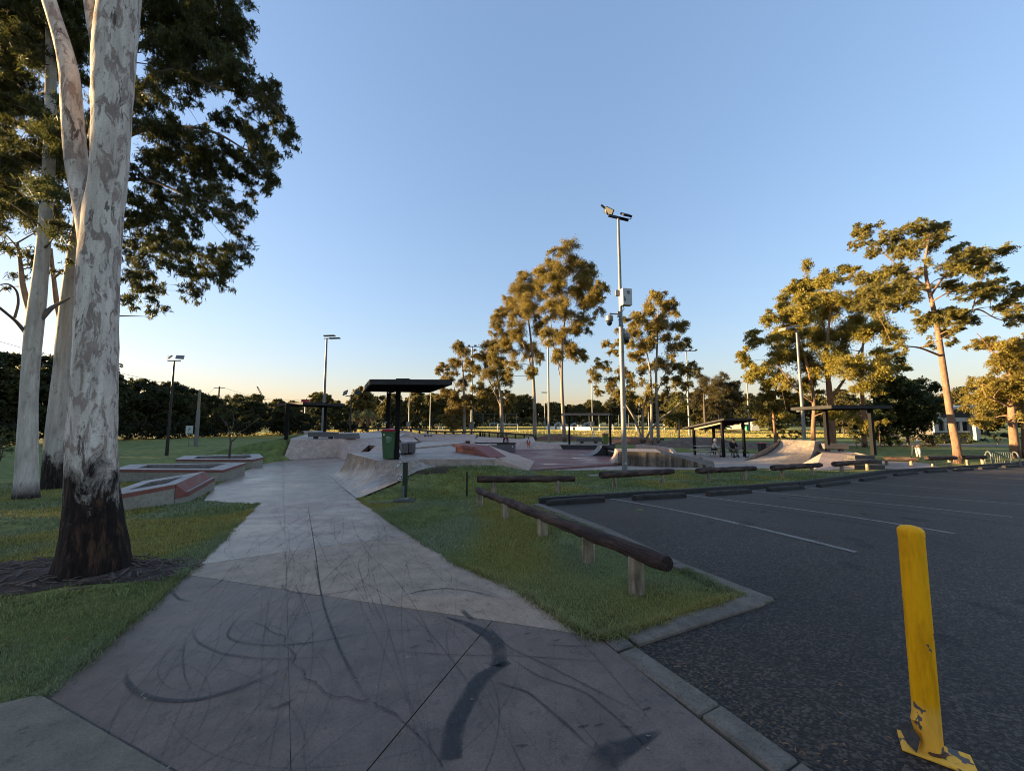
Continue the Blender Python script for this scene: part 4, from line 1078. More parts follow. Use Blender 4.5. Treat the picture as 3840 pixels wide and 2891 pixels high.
# ------------------------------------------------------------------ log rails
def log_rail(label, ends, posts, r=.085, hc=.36, postr=.075, group='low log rails along the edge of the lawn', joints=(0, 1)):
    """ends: two plan points of the log axis; posts: plan points"""
    c = (ends[0] + ends[1]) / 2
    t = thing('log_rail', label, 'log rail', (c.x, c.y, float(zt(c.x, c.y))), group)
    a, b = ends
    zline = np.polyfit([ (Vector((p.x, p.y)) - Vector((a.x, a.y))).length for p in posts], [float(zt(p.x, p.y)) + hc for p in posts], 1)
    L = Vector((b.x - a.x, b.y - a.y)).length
    zz = lambda d: zline[0] * d + zline[1]
    for k0, k1 in zip(joints[:-1], joints[1:]):
        n = max(8, int((k1 - k0) * L / .16)); pts = []; rad = []
        for k in range(n + 1):
            f = k0 + (k1 - k0) * k / n; d = f * L; p = Vector((a.x, a.y, 0)).lerp(Vector((b.x, b.y, 0)), f)
            rr = r * (1 + random.uniform(-.05, .05)) * (.9 if k in (0, n) else 1) * (1.06 - .12 * k / n)
            pts.append(Vector((p.x, p.y, zz(d)))); rad.append(rr)
        # modelled along its own axis so that the grain runs with the log
        ax = (pts[-1] - pts[0]); LL = ax.length; bow = random.uniform(-.018, .018); tw = random.uniform(0, 6)
        mb = MB(); mb.tube([(LL * k / n, bow * math.sin(math.pi * k / n) + random.uniform(-.006, .006), random.uniform(-.006, .006)) for k in range(n + 1)], rad, 16)
        o = mb.build('log', MATS['log_wood'], t, smooth=True, local=True)
        o.location = pts[0] - WL[t]; o.rotation_euler = (Matrix.Rotation(0, 4, 'X') @ ax.to_track_quat('X', 'Z').to_matrix().to_4x4()).to_euler()
    for p in posts:
        z = float(zt(p.x, p.y)); d = (Vector((p.x, p.y)) - Vector((a.x, a.y))).length
        # post top is notched into the log
        MB().tube([(p.x, p.y, z - .15), (p.x, p.y, z + .1), (p.x, p.y, zz(d) - r * .55)], [postr * 1.03, postr, postr * .97], 12).build('post', MATS['post_wood'], t, smooth=True)
    return t
pp = [hit('8', x, y) for x, y in ((1105, 275), (1267, 360), (1482, 487), (1812, 667), (2190, 872))]
line = (pp[-1] - pp[0]); line.z = 0; line.normalize()
# keep the posts on one line
pp = [pp[0] + line * ((p - pp[0]).dot(line)) for p in pp]
log_rail('long thick log rail running from the lawn corner towards the tap post', (pp[0] - line * .22, pp[-1] + line * .42), pp, .074, .335, .075, 'low log rails along the edge of the lawn', (0, .36, 1))
def rail_from(label, c, posts, x0, x1, **k):
    P = [hit(c, *q) for q in posts]
    u = P[-1] - P[0]; u.z = 0
    def at_col(x):
        # point on the posts' line in that column
        best = None
        for s in np.linspace(-2, 3, 1001):
            p = P[0] + u * s
            if p.y < .5: continue
            z = float(zt(p.x, p.y)) + .4
            col = 1920 + 1441 * p.x / (p.y * _cp + (z - EYE) * _sp)
            dd = abs(col - (CR[c][0] + x * CR[c][2]))
            if best is None or dd < best[0]: best = (dd, p)
        return best[1]
    return log_rail(label, (at_col(x0), at_col(x1)), P, **k)
rail_from('log rail behind the near end of the long one, left of the camera pole', '8', [(1202, 183), (1645, 180)], 1086, 1760, r=.095, hc=.40)
rail_from('log rail right in front of the camera pole', '6', [(292, 1466), (785, 1428)], 146, 898, r=.1, hc=.42)
rail_from('log rail in front of the sloping end of the streaked wall', '6', [(1262, 1407), (1645, 1382)], 1146, 1745, r=.1, hc=.42)
rail_from('log rail in front of the tall quarter pipe', 'E5', [(660, 902), (1127, 862)], 492, 1270, r=.105, hc=.42)
rail_from('log rail in front of the stepped block', 'E5', [(1605, 822), (2015, 784)], 1476, 2160, r=.105, hc=.42)
rail_from('log rail sagging to the ground in front of the child on the scooter', 'E6', [(250, 1010), (604, 1025)], 205, 700, r=.11, hc=.38)
rail_from('log rail just left of the leaning tree trunk', 'E6', [(915, 1024), (1155, 1020)], 816, 1236, r=.11, hc=.44)
rail_from('short log rail just right of the leaning tree trunk', 'E6', [(1410, 1010), (1625, 1006)], 1335, 1665, r=.11, hc=.44)
# bike rack
ba, bb = hit('E6', 1715, 1000), hit('E6', 2100, 1010)
t = thing('bike_rack', 'galvanised bike rack with arched ends at the far right of the lawn', 'bike rack', tuple((ba + bb) / 2))
ux = (bb - ba); ux.z = 0; ux.normalize(); uy = Vector((-ux.y, ux.x, 0))
for p in (ba, bb):
    pts = [p + uy * (-.35 * math.cos(k * math.pi / 10)) + Vector((0, 0, .75 * math.sin(k * math.pi / 10))) for k in range(11)]
    MB().tube(pts, .035, 8).build('arch', MATS['galvanised_dull'], t, smooth=True)
for zz_ in (.12, .7):
    MB().tube([ba + Vector((0, 0, zz_)), bb + Vector((0, 0, zz_))], .016, 6).build('bar', MATS['galvanised_dull'], t)
for k in range(1, 12):
    p = ba.lerp(bb, k / 12); MB().tube([p + Vector((0, 0, .12)), p + Vector((0, 0, .7))], .008, 6).build('upright', MATS['galvanised_dull'], t)

# ------------------------------------------------------------------ yellow bollard
bp = hit('D', 2008, 1624)
t = thing('bollard', 'dented yellow steel bollard leaning slightly on a square base plate', 'bollard', tuple(bp + Vector((0, 0, .008))))
gz = bp.z + .008
rot = R(24)
MB().box((bp.x + .01, bp.y - .02, gz + .006), (.25, .15, .012), R(-38)).build('base_plate', MATS['bollard_yellow'], t, bevel=.003)
topc = aty('D', 1967, 1147, bp.y + .02)
zz0 = gz + .012; ztop = topc.z
n = 40; rows = []
Rb_ = .05
cdir = math.atan2(-bp.y, -bp.x)                # towards the viewer
for i in range(33):
    f = i / 32; z = zz0 + (ztop - zz0) * f; cx = bp.x + (topc.x - bp.x) * f; cy = bp.y + (topc.y - bp.y) * f
    row = []
    for k in range(n):
        a = 2 * math.pi * k / n
        rr = Rb_
        da = (a - (cdir - .75) + math.pi) % (2 * math.pi) - math.pi
        if f < .17:
            # crumpled torn foot: bulges out above a fold, collapses inwards below it
            k1 = math.exp(-(da / .6) ** 2)
            fold = .115
            if f > fold: rr += .032 * k1 * .8 * max(0, 1 - (f - fold) / .04)
            else: rr += .03 * k1 * (f / fold) - .028 * k1 * math.sin(math.pi * f / fold) + .008 * math.sin(f * 190 + da * 5) * k1
        row.append((cx + rr * math.cos(a), cy + rr * math.sin(a), z + (.006 * math.sin(da * 5) if .05 < f < .16 else 0)))
    rows.append(row + [row[0]])
m = MB(); m.loft(rows); tube_o = m.build('tube', MATS['bollard_yellow'], t, smooth=True)
# cap: slightly domed and cut at a slant
m = MB(); rows = []
for fr_, dz in ((1.03, -.018), (1.03, .004), (.97, .012), (.75, .022), (.4, .028), (.02, .03)):
    rows.append([(topc.x + Rb_ * fr_ * math.cos(2 * math.pi * k / n), topc.y + Rb_ * fr_ * math.sin(2 * math.pi * k / n), ztop + dz) for k in range(n + 1)])
m.loft(rows); m.build('cap', MATS['bollard_yellow'], t, smooth=True)
# torn flap and rust at the foot
fd = Vector((math.cos(cdir - .75), math.sin(cdir - .75), 0)); fs = Vector((-fd.y, fd.x, 0)); b3 = Vector((bp.x, bp.y, zz0))
m = MB(); m.add([b3 + fd * .05 + fs * -.045 + Vector((0, 0, .085)), b3 + fd * .062 + fs * .02 + Vector((0, 0, .06)), b3 + fd * .10 + fs * .035 + Vector((0, 0, .008)), b3 + fd * .095 + fs * -.01 + Vector((0, 0, .012)), b3 + fd * .075 + fs * -.065 + Vector((0, 0, .05))], [(0, 1, 2, 3, 4)])
o = m.build('torn_flap', plain('flap_metal', (.045, .036, .026), .6, .2, .6, 25, .2), t); sm = o.modifiers.new('s', 'SOLIDIFY'); sm.thickness = .004
m = MB(); m.tube([b3 + Vector(((Rb_ + .004) * math.cos(a), (Rb_ + .004) * math.sin(a), .005)) for a in np.linspace(cdir - .1, cdir + 1.6, 12)], [.001] + [.007] * 10 + [.001], 6); m.build('rust_weld', MATS['rust'], t)
# ------------------------------------------------------------------ tap post
tp_ = hit('4', 1468, 1612)
t = thing('tap_post', 'dark green drinking tap post with two chrome taps', 'tap', tuple(tp_))
d_ = tp_.y
zt1 = aty('4', 1485, 1268, d_).z
MB().box((tp_.x, tp_.y, (tp_.z + zt1) / 2 + .05), (.11, .11, zt1 - tp_.z - .1)).build('post', MATS['tap_green'], t, bevel=.006)
MB().box((tp_.x, tp_.y, tp_.z + .05), (.2, .2, .02)).build('base_plate', MATS['galvanised_dull'], t, bevel=.003)
MB().box((tp_.x - .02, tp_.y - .056, tp_.z + .22), (.05, .012, .34)).build('face_plate', MATS['galvanised_dull'], t)
for zf_, sc in ((.93, 1), (.58, .8)):
    z = tp_.z + (zt1 - tp_.z) * zf_
    m = MB(); m.tube([(tp_.x - .055, tp_.y, z), (tp_.x - .19 * sc, tp_.y, z), (tp_.x - .21 * sc, tp_.y, z - .03)], .016, 8); m.tube([(tp_.x - .055, tp_.y, z - .05), (tp_.x - .22 * sc, tp_.y, z - .05)], .013, 8)
    m.lathe((tp_.x - .13 * sc, tp_.y, z), [(.02, .0), (.022, .05), (.012, .055), (.03, .065), (.03, .08)], 10); m.build('tap', MATS['chrome'], t, smooth=True)
c = tp_
MB().box((c.x, c.y, c.z + .012), (.5, .36, .05), .05).build('base_slab', concrete('drain_slab', (.10, .085, .065), .6, .6, 3, (.8, .95)), t, bevel=.008)
gc = hit('8', 400, 252); m = MB(); MB().box((gc.x, gc.y, gc.z + .006), (.78, .2, .03), .0).build('drain_slab', MATS['drain_slab'], t, bevel=.006)
for k in range(14): m.box((gc.x - .34 + k * .05, gc.y, gc.z + .026), (.016, .15, .012), .05)
m.build('grate', MATS['galvanised_dull'], t)
sp1 = hit('8', 1015, 203)
t = thing('marker_post', 'short thin dark green marker post on the lawn', 'post', tuple(sp1))
MB().box((sp1.x, sp1.y, sp1.z + .3), (.055, .03, .75), .1).build('stake', MATS['tap_green'], t, bevel=.004)
pit = hit('6', 100, 1340)
tag(MB().box((pit.x, pit.y, pit.z + .02), (.6, .45, .03), .1).build('pit_lid', MATS['ledge_side'], None, bevel=.005), 'flat pale concrete pit lid on the grass beside the camera pole', 'pit lid')

# ------------------------------------------------------------------ shelters
def shelter(label, corners, zlow, th, posts, fascia='shelter_fascia', group='flat roofed park shelters', pw=.15, zs=None, extra=None):
    """corners: 4 plan points; posts: list of (x, y, z0, z1)"""
    c = sum((Vector((p[0], p[1], 0)) for p in corners), Vector()) / 4
    z0 = min(p[2] for p in posts)
    t = thing('shelter', label, 'shelter', (c.x, c.y, z0), group)
    zs = zs or [zlow] * 4
    P = [Vector((p[0], p[1], z)) for p, z in zip(corners, zs)]
    C3 = sum(P, Vector()) / 4
    inn = [C3 + (p - C3) * .965 for p in P]
    m = MB(); m.add([p + Vector((0, 0, th * .55)) for p in inn] + [p + Vector((0, 0, th)) for p in P], [(3, 2, 1, 0), (4, 5, 6, 7), (0, 1, 5, 4), (1, 2, 6, 5), (2, 3, 7, 6), (3, 0, 4, 7)])
    m.build('roof_sheet', MATS['shelter_steel'], t)
    for i in range(4):
        a, b = P[i], P[(i + 1) % 4]
        MB().beam(a + Vector((0, 0, th * .47)), b + Vector((0, 0, th * .47)), .05, th * .94).build('fascia', MATS[fascia], t)
    for s in (.25, .5, .75):
        a = inn[0].lerp(inn[3], s); b = inn[1].lerp(inn[2], s)
        MB().beam(a + Vector((0, 0, th * .40)), b + Vector((0, 0, th * .40)), .05, .09).build('purlin', MATS['shelter_steel'], t)
    for q in posts:
        MB().box((q[0], q[1], (q[2] + q[3]) / 2), (pw, pw, q[3] - q[2]), .2).build('post', MATS['shelter_steel'], t, bevel=.006)
    if len(posts) == 2:
        a = Vector((posts[0][0], posts[0][1], posts[0][3] - .08)); b = Vector((posts[1][0], posts[1][1], posts[1][3] - .08))
        MB().beam(a, b, .1, .14).build('beam', MATS['shelter_steel'], t)
    return t
# near shelter
h1 = 1.1; zr = EYE + h1
nl, nr, fl_, fr_ = (atz('E8', 428, 246, zr), atz('E8', 1636, 250, zr), atz('E8', 330, 350, zr), atz('E8', 1312, 366, zr))
t_near = shelter('near black shelter with flat roof above the green bin', [nl, nr, fr_, fl_], zr, .165, [(-4.0, 13.5, U, zr + .1), (-4.85, 15.1, U, zr + .1)], pw=.155)
cN = (nl + nr) / 2 + Vector((-.3, .35, .18)); MB().box(cN, (.4, .5, .05), 0).build('ridge_vent', MATS['shelter_steel'], t_near)
pz = aty('E8', 660, 805, 15.0); MB().box((pz.x, 15.02, pz.z), (.09, .012, .05)).build('sticker', MATS['white_paint'], t_near)
# far left shelter
zr = EYE + 1.1
c_n, c_l, c_r, c_f = (atz('E7', 605, 166, zr), atz('E7', 187, 186, zr), atz('E7', 1300, 193, zr), atz('E7', 950, 214, zr))
t_far = shelter('far left shelter on the bank ramp deck with a red box on its roof', [c_n, c_r, c_f, c_l], zr, .2, [(-15.85, 27.2, D2, zr + .1), (-15.15, 31.3, D2, zr + .1)], pw=.2)
rbx = aty('E7', 640, 108, 29.5); MB().box((rbx.x, 29.5, zr + .36), (.42, .42, .3)).build('red_box', MATS['lid_red'], t_far, bevel=.02)
rbx = aty('E7', 640, 108, 29.5)
# mid shelter
a0, a1 = aty('E3', 112, 208, 31.6), aty('E3', 1036, 208, 31.6); zr = (a0.z + a1.z) / 2
pL, pR = aty('E3', 188, 800, 32.4), aty('E3', 1022, 800, 32.6)
shelter('middle shelter with a pale front beam at the back of the red slab', [(a0.x, 31.6), (a1.x, 31.6), (a1.x + .1, 34.6), (a0.x + .05, 34.6)], zr, .2, [(pL.x, 32.2, PZ, zr + .12), (pR.x, 32.2, PZ, zr + .12)], 'fascia_brown' if plain('fascia_brown', (.20, .14, .10), .6) else '', pw=.14)
# right shelter with four posts and pitched roof
fz = lambda x, y: float(zbase(x, y)) + .015
q1, q2, q3, q4 = Vector((15.06, 27.7, 0)), Vector((16.95, 28.35, 0)), Vector((15.84, 30.4, 0)), Vector((14.0, 29.8, 0))
zh, zl = aty('E4', 1210, 112, 27.7).z, aty('E4', 620, 258, 29.8).z
u1 = (q2 - q1).normalized(); v1 = (q4 - q1).normalized()
cs = [q1 - u1 * .35 - v1 * .45, q2 + u1 * .75 - v1 * .45, q3 + u1 * .75 + v1 * .75, q4 - u1 * .35 + v1 * .75]
t = shelter('right hand picnic shelter with four posts and a pitched roof', [tuple(p) for p in cs], 0, .14, [(q.x, q.y, fz(q.x, q.y), z) for q, z in ((q1, zh), (q2, zh - .02), (q3, zl), (q4, zl))], pw=.16, zs=[zh + .09, zh + .07, zl - .06, zl - .08])
plain('purlin_gold', (.30, .19, .10), .6)
MB().beam(Vector((q1.x, q1.y - .05, zh - .05)), Vector((q4.x, q4.y, zl - .02)), .08, .2).build('side_beam', MATS['purlin_gold'], t)
for k in range(9):
    z = zh - .12 - k * .085
    MB().beam(Vector((q2.x, q2.y, z)), Vector((q3.x, q3.y, z)), .02, .05).build('screen_slat', MATS['shelter_steel'], t)
# far right shelter
zr = EYE + .66
cN_, cL_, cR_ = atz('7', 515, 546, zr), atz('7', 157, 562, zr), atz('7', 1044, 546, zr)
cF_ = cL_ + cR_ - cN_
pz1 = aty('7', 478, 868, 24.0); pz2 = aty('7', 886, 955, 22.0)
shelter('far right flat shelter beside the leaning tree', [tuple(cN_), tuple(cR_), tuple(cF_), tuple(cL_)], zr, .2, [(pz1.x, 24.0, pz1.z, zr + .1), (pz2.x, 22.0, pz2.z, zr + .1)], pw=.19)

# ------------------------------------------------------------------ bins
def bin_(label, p, s, body, lid, rz=0, name='wheelie_bin', letters=True):
    t = thing(name, label, 'bin', tuple(p), 'wheelie bins')
    ca, sa = math.cos(rz), math.sin(rz)
    def W(x, y, z): return Vector((p.x + (x * ca - y * sa) * s, p.y + (x * sa + y * ca) * s, p.z + z * s))
    lo, hi = (.19, .25), (.23, .33)
    m = MB(); m.hexa([W(-lo[0], -lo[1], .03), W(lo[0], -lo[1], .03), W(lo[0], lo[1], .03), W(-lo[0], lo[1], .03), W(-hi[0], -hi[1], .95), W(hi[0], -hi[1], .95), W(hi[0], hi[1], .95), W(-hi[0], hi[1], .95)]); m.build('body', MATS[body], t, bevel=.02 * s, seg=2)
    m = MB(); m.hexa([W(-.243, -.345, .93), W(.243, -.345, .93), W(.243, .345, .93), W(-.243, .345, .93), W(-.248, -.35, .985), W(.248, -.35, .985), W(.248, .35, .985), W(-.248, .35, .985)]); m.build('rim', MATS[body], t, bevel=.01 * s)
    m = MB(); m.hexa([W(-.248, -.355, .988), W(.248, -.355, .988), W(.248, .37, .988), W(-.248, .37, .988), W(-.2, -.3, 1.055), W(.2, -.3, 1.055), W(.21, .35, 1.075), W(-.21, .35, 1.075)]); m.build('lid', MATS[lid], t, bevel=.015 * s, seg=2)
    for sx_ in (-1, 1):
        a, b = W(sx_ * .2, .28, .1), W(sx_ * .25, .28, .1); MB().tube([a, b], .1 * s, 14).build('wheel', MATS['rubber'], t)
    MB().tube([W(-.2, .43, .98), W(.2, .43, .98)], .016 * s, 8).build('handle', MATS[body], t)
    if letters:
        m = MB()
        def fx(x, z): 
            k = (z - .03) / .92; return W(x, -(lo[1] + (hi[1] - lo[1]) * k) - .004, z)
        def dash(x0, x1, z, h_): m.add([fx(x0, z), fx(x1, z), fx(x1, z + h_), fx(x0, z + h_)], [(0, 1, 2, 3)])
        for zz_, wds in ((.78, (.05, .06)), (.735, (.07, .06, .03)), (.69, (.06, .05, .04)), (.62, (.05, .06))):
            x = -.06
            for w_ in wds: dash(x, x + w_, zz_, .018); x += w_ + .012
        dash(-.17, -.12, .84, .07)
        m.build('printed_lettering', MATS['print_white'], t)
    return t
pb = atz('E8', 725, 1352, U + .006)
bin_('green wheelie bin with red lid on the near platform', pb, .84 * 1.17, 'bin_green', 'lid_red', .03)
pb = atz('E3', 998, 812, PZ); pb.y -= .1
bin_('lime green wheelie bin under the middle shelter', Vector((pb.x, 32.9, PZ)), .84, 'bin_lime', 'lid_orange', .1, letters=False)
pb = hit('E4', 2095, 800, base=True)
bin_('black wheelie bin with red lid left of the tall quarter pipe', pb + Vector((0, 0, .014)), .86, 'bin_black', 'lid_red', -.15, letters=False)
pb2 = aty('E4', 1780, 300, 118)
bin_('bright green wheelie bin beside the far club building', Vector((pb2.x, 118, -1.65)), 1.4, 'bin_brightgreen' if plain('bin_brightgreen', (.02, .25, .10), .5) else '', 'bin_brightgreen', 0, letters=False)

# ------------------------------------------------------------------ poles and lights
def flood(mb, c, az, tilt, w_=.42, h_=.34, d_=.09):
    mb.box(c, (w_, d_, h_), az, tilt)
def pole_thing(name, label, cat, p, top_z, r0, r1, m, group=None):
    t = thing(name, label, cat, tuple(p), group)
    MB().tube([p, p + Vector((0, 0, (top_z - p.z) * .5)), Vector((p.x, p.y, top_z))], [r0, (r0 + r1) / 2, r1], 12).build('pole', m, t, smooth=True)
    return t
# camera pole
cpb = hit('E3', 1345, 1390, base=True); Yc = cpb.y
CZ = lambda y: aty('D', 1340, y, Yc).z
t = thing('camera_pole', 'tall galvanised light pole with two security cameras and a white box', 'light pole', tuple(cpb))
MB().tube([cpb, (cpb.x, cpb.y, CZ(690))], [.125, .105], 16).build('lower_pole', MATS['galvanised'], t, smooth=True)
MB().tube([(cpb.x, cpb.y, CZ(691)), (cpb.x, cpb.y, CZ(560)), (cpb.x, cpb.y, CZ(470))], [.085, .075, .06], 14).build('upper_pole', MATS['galvanised'], t, smooth=True)
def C(x, y, dy=0):    # point from the enlarged view of the pole head
    CR['P'] = (2150, 740, 400 / 1110); return aty('P', x, y, Yc + dy)
MB().beam(C(365, 190, -.1), C(572, 240, .1), .1, .12).build('cross_arm', MATS['black_steel'], t, bevel=.01)
m = MB(); p = C(550, 185, -.1); m.box(p, (.5, .1, .36), .35, R(-50)); m.build('floodlight', MATS['black_steel'], t, bevel=.015)
m = MB(); p = C(560, 190, -.12); m.tube([C(560, 235), C(600, 225), C(600, 195)], .02, 6); m.build('bracket', MATS['black_steel'], t)
m = MB(); m.box(C(370, 145, -.05), (.5, .1, .3), -.5, R(30), R(38)); m.build('floodlight', MATS['black_steel'], t, bevel=.015)
m = MB(); m.beam(C(290, 82, 0), C(335, 120, 0), .1, .06); m.build('antenna', MATS['black_steel'], t)
m = MB(); m.tube([C(335, 125), C(345, 170), C(365, 188)], .025, 6); m.build('bracket', MATS['black_steel'], t)
bc = C(545, 1045, -.12); bw = (C(590, 1045, -.12) - C(480, 1045, -.12)).x; bh = (C(545, 960).z - C(545, 1130).z)
MB().box((bc.x, Yc - .16, bc.z), (bw * .98, .28, bh), .28).build('equipment_box', MATS['box_white'], t, bevel=.01)
fx_ = Vector((math.sin(.28), -math.cos(.28), 0)); sx_ = Vector((math.cos(.28), math.sin(.28), 0)); bcc = Vector((bc.x, Yc - .16, bc.z))
m = MB()
for dx, dz, w2, h2 in ((.05, .27, .14, .07), (.05, .18, .14, .05)):
    q = bcc + fx_ * .143 + sx_ * dx + Vector((0, 0, dz)); m.add([q - sx_ * w2 / 2 + Vector((0, 0, -h2)), q + sx_ * w2 / 2 + Vector((0, 0, -h2)), q + sx_ * w2 / 2, q - sx_ * w2 / 2], [(0, 1, 2, 3)])
q = bcc + fx_ * .143 - sx_ * (bw * .36) + Vector((0, 0, -.08)); m.add([q + Vector((0, 0, -.16)), q + sx_ * .1 + Vector((0, 0, -.12)), q + sx_ * .05 + Vector((0, 0, .02)), q + Vector((0, 0, .1))], [(0, 1, 2, 3)])
m.build('notice_print', MATS['navy'], t)
MB().box(bcc + sx_ * (bw * .52) + Vector((0, 0, .16)), (.05, .1, .3), .28).build('clamp', MATS['galvanised_dull'], t)
MB().box((cpb.x - .16, Yc - .02, C(480, 1000).z), (.16, .16, .28)).build('junction_box', MATS['galvanised_dull'], t, bevel=.01)
m = MB(); m.tube([C(515, 1130), C(530, 1160), C(510, 1185)], .018, 6); m.build('conduit', MATS['galvanised_dull'], t)
def dome_cam(x, y, side, dy):
    a = C(x, y, dy); arm0 = Vector((cpb.x, Yc, a.z + .22))
    m = MB(); m.tube([arm0, Vector((a.x, a.y, a.z + .24)), Vector((a.x, a.y, a.z + .12))], .035, 8); m.box(arm0 + Vector((side * .1, dy * .3, 0)), (.14, .14, .26)); m.build('camera_arm', MATS['camera_grey'], t)
    h = MB(); h.lathe((a.x, a.y, a.z - .1), [(.17, -.02), (.18, .0), (.18, .2), (.13, .25), (.04, .26)], 18); ho = h.build('camera_housing', MATS['camera_grey'], t, smooth=True)
    g = MB(); g.ball((a.x, a.y, a.z - .17), (.135, .135, .19), 16, 10); g.build('camera_dome', MATS['dark_glass'], ho, smooth=True)
dome_cam(375, 1262, -1, -.05)
dome_cam(552, 1445, 1, .1)
for y, lab in ((740, 0), (880, 0), (1000, 0)):
    z = aty('D', 1345, y, Yc).z
    MB().box((cpb.x + .02, Yc - .118, z), (.09, .012, .09)).build('sticker', MATS['box_white'] if y != 740 else MATS['galvanised_dull'], t)
for y in (690, 705, 760):
    z = CZ(y); MB().lathe((cpb.x, Yc, z), [(.118, -.02), (.125, -.015), (.125, .015), (.118, .02)], 14).build('band', MATS['galvanised_dull'], t)

# left black floodlight pole
p = hit('2', 1152, 1490, base=True); ztp = aty('2', 1208, 835, p.y).z
t = pole_thing('floodlight_pole', 'black floodlight pole with two lamps on the left lawn', 'light pole', p, ztp, .11, .06, MATS['black_steel'])
m = MB(); m.tube([(p.x - .5, p.y, ztp), (p.x + .5, p.y, ztp)], .04, 8); m.build('cross_arm', MATS['camera_grey'], t)
for s in (-1, 1):
    m = MB(); m.box((p.x + s * .42, p.y, ztp + .28), (.5, .1, .36), s * .5, R(-40)); m.build('floodlight', MATS['camera_grey'], t, bevel=.02)
# galvanised light at 703
p = Vector((0, 0, 0)); p = atz('4', 738, 985, -1.1); p = aty('4', 738, 985, 47); p.z = float(zbase(p.x, p.y))
ztp = aty('4', 772, 170, p.y).z
t = pole_thing('floodlight_pole', 'tall galvanised light pole behind the far left shelter', 'light pole', p, ztp, .22, .1, MATS['galvanised_dull'])
for k in (-.5, .25):
    m = MB(); m.box((p.x + .75 + k * .4, p.y + k, ztp + .2 - k * .2), (1.35, .6, .1), .1, 0, R(-3)); m.build('lamp_head', MATS['galvanised_dull'], t, bevel=.03)
m = MB(); m.beam((p.x - .3, p.y, ztp + .05), (p.x + .9, p.y, ztp + .1), .1, .1); m.build('arm', MATS['galvanised_dull'], t)
# small black twin light
p = aty('4', 982, 1003, 52); p.z = float(zbase(p.x, p.y)); ztp = aty('4', 992, 685, 52).z
t = pole_thing('floodlight_pole', 'slim black pole with two small floodlights beside the palms', 'light pole', p, ztp, .13, .09, MATS['black_steel'])
m = MB(); m.tube([(p.x - .8, p.y, ztp + .1), (p.x + .8, p.y, ztp + .1)], .06, 6); m.build('cross_arm', MATS['black_steel'], t)
for s in (-1, 1):
    m = MB(); m.box((p.x + s * .85, p.y, ztp + .55), (.75, .15, .7), s * .4, R(-30), s * .3); m.build('floodlight', MATS['black_steel'], t, bevel=.03)
# right galvanised light
p = aty('E5', 1010, 305, 33); p.z = -1.08; ztp = aty('7', 208, 5, 33).z; CR['T'] = (2700, 750, 1140 / 1998)
ztp = aty('T', 495, 855, 33).z
tp2 = aty('T', 495, 855, 33)
t = thing('floodlight_pole', 'tall pale light pole with two flat lamps before the big right tree', 'light pole', tuple(p))
MB().tube([p, Vector((p.x - .03, 33, (p.z + ztp) / 2)), Vector((p.x - .05, 33, ztp))], [.15, .12, .08], 12).build('pole', MATS['galvanised'], t, smooth=True)
for x, y in ((455, 845), (495, 822)):
    q = aty('T', x, y, 33); m = MB(); m.box((q.x, 33 + (0 if x < 470 else .9), q.z), (2.0 if x < 470 else 1.6, .7, .12), .35, 0, R(-14)); m.build('lamp_head', MATS['galvanised_dull'], t, bevel=.03)
m = MB(); m.beam((p.x - .1, 33, ztp), (p.x - .3, 33.7, ztp + .35), .1, .1); m.build('arm', MATS['galvanised_dull'], t)

# sports field light masts
def mast(label, c, xb, yb, xt, yt, Y, heads, box=True, r=.17):
    b = aty(c, xb, yb, Y); b.z = float(zbase(b.x, b.y)); tz = aty(c, xt, yt, Y).z
    t = thing('field_mast', label, 'light pole', tuple(b), 'tall light masts round the playing field')
    MB().tube([b, (b.x, b.y, (b.z + tz) / 2), (b.x, b.y, tz)], [r, r * .8, r * .5], 10).build('pole', MATS['galvanised'], t, smooth=True)
    if box: MB().box((b.x - .05, b.y - .3, b.z + 2.2), (1.0, .4, 1.5)).build('switch_box', MATS['galvanised_dull'], t)
    if heads:
        MB().beam((b.x - heads, b.y, tz), (b.x + heads, b.y, tz), .12, .14).build('cross_arm', MATS['galvanised_dull'], t)
        for s in (-1, -.35, .35, 1): MB().box((b.x + s * heads, b.y - .2, tz + .15), (.5, .5, .12), 0, R(-20)).build('lamp', MATS['galvanised_dull'], t)
mast('field mast seen between the near shelter posts and first gum', '4', 1505, 958, 1513, 610, 112, 0)
mast('field mast right of the near shelter roof edge', '4', 1695, 970, 1700, 610, 112, 0, False)
mast('field mast behind the slender gum left of the tall pair', '4', 2065, 990, 2078, 238, 80, 1.9, True, .22)
mast('field mast standing in the tall pair of gums', '5', 1545, 845, 1542, -290, 48, 1.0, False, .14)
mast('field mast far behind between the tall gums', '5', 1502, 690, 1500, 340, 150, 1.0)
mast('field mast behind the middle shelter', '6', 62, 870, 58, 260, 118, 1.4)
mast('field mast right of the middle gum clump', '6', 1063, 805, 1032, 45, 78, 1.9, False, .22)
mast('field mast beside the far club building', '6', 1690, 878, 1665, 322, 112, 1.8, False, .26)
mast('thin mast behind the multi-stemmed gum', '6', 645, 850, 648, 640, 118, 0, False, .2)
